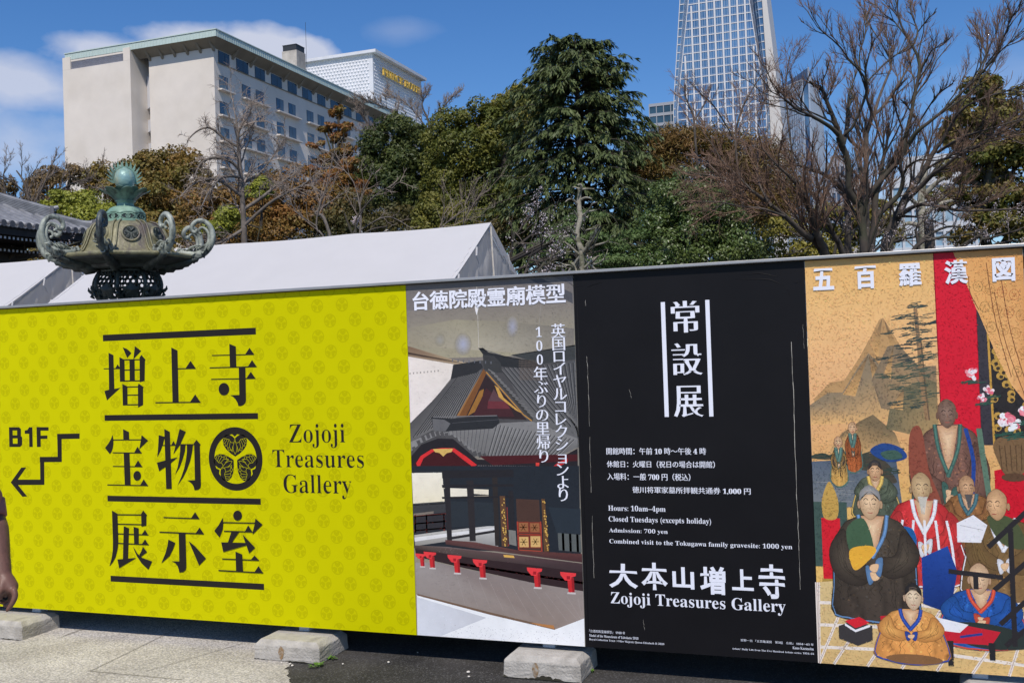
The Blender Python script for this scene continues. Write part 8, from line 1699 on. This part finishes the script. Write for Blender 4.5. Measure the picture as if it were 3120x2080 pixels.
# ---------------------------------------------------------------- passer-by at the left edge (arm and hand reach into the frame)
M_skin = mat('shaded_tan_skin', (.17, .082, .058), rough=.5, var=.12, scale=60, bump=.08, bscale=160)  # tan darkened further: shade on the arm is put into the skin colour
M_shirt = mat('salmon_shirt', (.42, .16, .14), rough=.8, var=.06, scale=20)
M_trou = mat('navy_trousers', (.03, .034, .05), rough=.8, var=.1, scale=20)
M_shoe = mat('black_shoes', (.015, .014, .014), rough=.5, var=.1)
M_hair = mat('dark_hair', (.018, .013, .010), rough=.6, var=.2, scale=80)
WR = at(9, 1752, 3.6); EL = at(-40, 1540, 3.69)
PO = Vector((WR.x, WR.y, 0)) - _r0 * .315 + _f0 * -.03
def BP(x, y, z): return PO + _r0 * x + _f0 * y + Vector((0, 0, z))
def remesh_obj(mb, name, m, parent, voxel, smooth=4):
    o = mb.build(name + '_raw', [m]); md = o.modifiers.new('r', 'REMESH'); md.mode = 'VOXEL'; md.voxel_size = voxel; md.use_smooth_shade = True
    ms = o.modifiers.new('s', 'SMOOTH'); ms.factor = .5; ms.iterations = smooth
    dg = bpy.context.evaluated_depsgraph_get(); me = bpy.data.meshes.new_from_object(o.evaluated_get(dg)); me.name = name; me.materials.clear(); me.materials.append(m)
    for p_ in me.polygons: p_.use_smooth = True
    bpy.data.objects.remove(o); n = bpy.data.objects.new(name, me); COL.objects.link(n)
    if parent is not None: n.parent = parent; n.matrix_parent_inverse = Matrix.Translation(parent.location).inverted()
    return n
def limb(mb, pts, rad, n=14): mb.tube(curve3([tuple(p) for p in pts], 5), list(np.interp(np.linspace(0, 1, (len(pts) - 1) * 5 + 1), np.linspace(0, 1, len(rad)), rad)), n)
PER = thing('person', tuple(PO), 'person in salmon shirt at the left edge, hairy forearm hanging with a finger pointing down', 'person')
mb = MB()
SHR = BP(.185, -.02, 1.40); SHL = BP(-.185, -.02, 1.40)
limb(mb, [BP(0, 0, .90), BP(0, .01, 1.05), BP(0, .0, 1.22), BP(0, -.02, 1.38), BP(0, -.01, 1.47)], [.135, .125, .14, .13, .06])
limb(mb, [SHL, BP(0, -.02, 1.42), SHR], [.055, .075, .055])
limb(mb, [BP(0, -.01, 1.44), BP(0, .01, 1.54)], [.055, .052])
limb(mb, [SHR, BP(.215, -.03, 1.27), EL, EL.lerp(WR, .35) + _r0 * .006, EL.lerp(WR, .75), WR], [.055, .048, .042, .049, .038, .029])
limb(mb, [SHL, BP(-.225, -.03, 1.27), BP(-.25, -.01, 1.12), BP(-.255, .05, .98), BP(-.26, .10, .86)], [.055, .048, .040, .040, .027])
limb(mb, [BP(-.26, .10, .86), BP(-.262, .115, .80), BP(-.262, .125, .76)], [.028, .036, .030])
for i, (dx, dy) in enumerate(((.0, .03), (.0, .01), (.0, -.01), (.0, -.028))): limb(mb, [BP(-.262, .118 + dy, .775), BP(-.262 + .005, .13 + dy, .73), BP(-.245, .135 + dy, .70), BP(-.23, .13 + dy, .685)], [.0095, .009, .008, .0065], 8)
limb(mb, [BP(-.255, .13, .82), BP(-.245, .16, .79), BP(-.24, .165, .76)], [.012, .010, .008], 8)
for s_ in (-1, 1):
    limb(mb, [BP(.09 * s_, 0, .92), BP(.10 * s_, .01, .70), BP(.10 * s_, .015, .50), BP(.10 * s_, -.015, .30), BP(.10 * s_, -.02, .09)], [.095, .080, .058, .056, .038])
    limb(mb, [BP(.10 * s_, -.05, .05), BP(.105 * s_, .05, .045), BP(.115 * s_, .16, .03)], [.038, .036, .026])
# head
hd = MB(); c = BP(0, .02, 1.645)
for k, (r, z, y) in enumerate(((.0, 0, 0),)):
    hd.lathe([(.004, -.125), (.038, -.115), (.055, -.09), (.066, -.05), (.073, 0), (.076, .045), (.066, .085), (.042, .108), (.004, .118)], 20, c)
hd.v = [tuple(c + _r0 * ((Vector(v) - c).x * .98) + _f0 * ((Vector(v) - c).y * 1.22) + Vector((0, 0, (Vector(v) - c).z))) for v in hd.v]
mb.add(hd.v, hd.f)
limb(mb, [BP(0, .10, 1.655), BP(0, .125, 1.625), BP(0, .118, 1.61)], [.010, .014, .010], 8)
for s_ in (-1, 1): limb(mb, [BP(.074 * s_, .01, 1.665), BP(.080 * s_, .0, 1.645), BP(.074 * s_, .01, 1.62)], [.010, .013, .008], 8)
limb(mb, [BP(-.022, .102, 1.585), BP(0, .108, 1.587), BP(.022, .102, 1.585)], [.006, .008, .006], 8)
# right hand: palm, bent fingers round the stick, index pointing down
def HP(x, y, d): return at(x, y, d)
limb(mb, [WR, HP(16, 1770, 3.595), HP(30, 1792, 3.59), HP(34, 1803, 3.59)], [.0275, .033, .031, .020])
limb(mb, [WR.lerp(HP(16, 1770, 3.6), .5) + _f0 * .012, HP(14, 1785, 3.63), HP(18, 1800, 3.635)], [.024, .028, .018])
limb(mb, [HP(40, 1793, 3.57), HP(46, 1812, 3.565), HP(40, 1832, 3.56), HP(28, 1850, 3.56), HP(19, 1862, 3.56)], [.0125, .0112, .0100, .0088, .0062], 10)
limb(mb, [HP(34, 1797, 3.595), HP(38, 1817, 3.60), HP(30, 1835, 3.605), HP(17, 1843, 3.60), HP(9, 1846, 3.595)], [.0120, .0105, .0095, .0085, .0060], 10)
limb(mb, [HP(26, 1798, 3.625), HP(27, 1817, 3.635), HP(17, 1832, 3.635), HP(4, 1834, 3.62), HP(0, 1829, 3.61)], [.0115, .0100, .0092, .0082, .0062], 10)
limb(mb, [HP(16, 1796, 3.65), HP(15, 1812, 3.66), HP(6, 1826, 3.66), HP(-6, 1828, 3.645), HP(-9, 1822, 3.635)], [.0105, .0090, .0080, .0070, .0055], 10)
limb(mb, [HP(8, 1772, 3.575), HP(4, 1795, 3.56), HP(-2, 1813, 3.565), HP(4, 1824, 3.575)], [.017, .0130, .0110, .0080], 10)
BODY = remesh_obj(mb, 'body', M_skin, PER, .0052, 3)
# clothes follow the body
mb = MB()
limb(mb, [BP(0, 0, .86), BP(0, .01, 1.05), BP(0, .0, 1.22), BP(0, -.02, 1.36), BP(0, -.01, 1.455)], [.158, .148, .158, .150, .075])
limb(mb, [SHL, BP(0, -.02, 1.415), SHR], [.068, .088, .068])
limb(mb, [SHR, BP(.215, -.03, 1.27), BP(.222, -.035, 1.20), EL + Vector((0, 0, .015))], [.068, .066, .064, .062]); limb(mb, [SHL, BP(-.225, -.03, 1.27), BP(-.245, -.015, 1.16)], [.068, .064, .060])
remesh_obj(mb, 'shirt', M_shirt, PER, .012, 6)
mb = MB(); cu = EL.lerp(WR, .30); ax = (WR - EL).normalized(); mb.tube([EL + ax * -.01, EL + ax * .03, EL + ax * .05, EL + ax * .053], [.063, .060, .058, .050], 18); mb.build('rolled_cuff', [M_shirt], PER, smooth=True)
mb = MB()
limb(mb, [BP(0, 0, .98), BP(0, 0, .88)], [.155, .15])
for s_ in (-1, 1): limb(mb, [BP(.085 * s_, 0, .92), BP(.10 * s_, .01, .70), BP(.10 * s_, .012, .50), BP(.10 * s_, -.01, .30), BP(.10 * s_, -.015, .08)], [.112, .098, .080, .074, .070])
remesh_obj(mb, 'trousers', M_trou, PER, .014, 5)
for s_ in (-1, 1):
    mb = MB(); limb(mb, [BP(.10 * s_, -.075, .055), BP(.105 * s_, .02, .06), BP(.112 * s_, .12, .045), BP(.116 * s_, .20, .035)], [.040, .050, .046, .028]); limb(mb, [BP(.10 * s_, -.07, .03), BP(.116 * s_, .19, .03)], [.030, .030]); remesh_obj(mb, 'shoe', M_shoe, PER, .010, 3)
mb = MB(); hc = BP(0, .005, 1.672); mb.lathe([(.078, -.045), (.088, 0), (.087, .05), (.076, .088), (.05, .113), (.004, .124)], 20, hc); mb.v = [tuple(hc + _r0 * ((Vector(v) - hc).x * .98) + _f0 * ((Vector(v) - hc).y * 1.2 - .012) + Vector((0, 0, (Vector(v) - hc).z))) for v in mb.v]; remesh_obj(mb, 'hair', M_hair, PER, .010, 3)
# short hairs on the forearm
rng = np.random.default_rng(6); n = 900; t = rng.uniform(.22, .93, n); a = rng.uniform(0, 2 * pi, n); E3, W3 = np.array(EL), np.array(WR); ax_ = (W3 - E3) / np.linalg.norm(W3 - E3); u_ = np.cross(ax_, [0, 1., 0]); u_ /= np.linalg.norm(u_); v_ = np.cross(ax_, u_)
rad = np.interp(t, [0, .35, .75, 1], [.040, .048, .037, .028]); dirn = u_ * np.cos(a)[:, None] + v_ * np.sin(a)[:, None]; S = E3 + (W3 - E3) * t[:, None] + dirn * rad[:, None]
P, R = grow(S, dirn * .6 + ax_ * .8 + rng.normal(0, .25, (n, 3)), rng.uniform(.006, .013, n), np.full(n, .00022), 3, .12, -.1, rng); w = Wood(); w.add(P, R, 3); w.build('arm_hair', M_hair, PER)
mb = MB(); mb.tube([HP(22, 1824, 3.618), HP(-60, 1820, 3.62), HP(-190, 1812, 3.63)], .0058, 10); mb.tube([HP(5, 1829, 3.612), HP(-60, 1831, 3.612)], .0030, 6)
o = mb.build('walking_stick', [M_shoe], smooth=True, origin=tuple(HP(-60, 1820, 3.62))); tag(o, 'thin black stick gripped in the hanging hand at the left edge', 'stick')
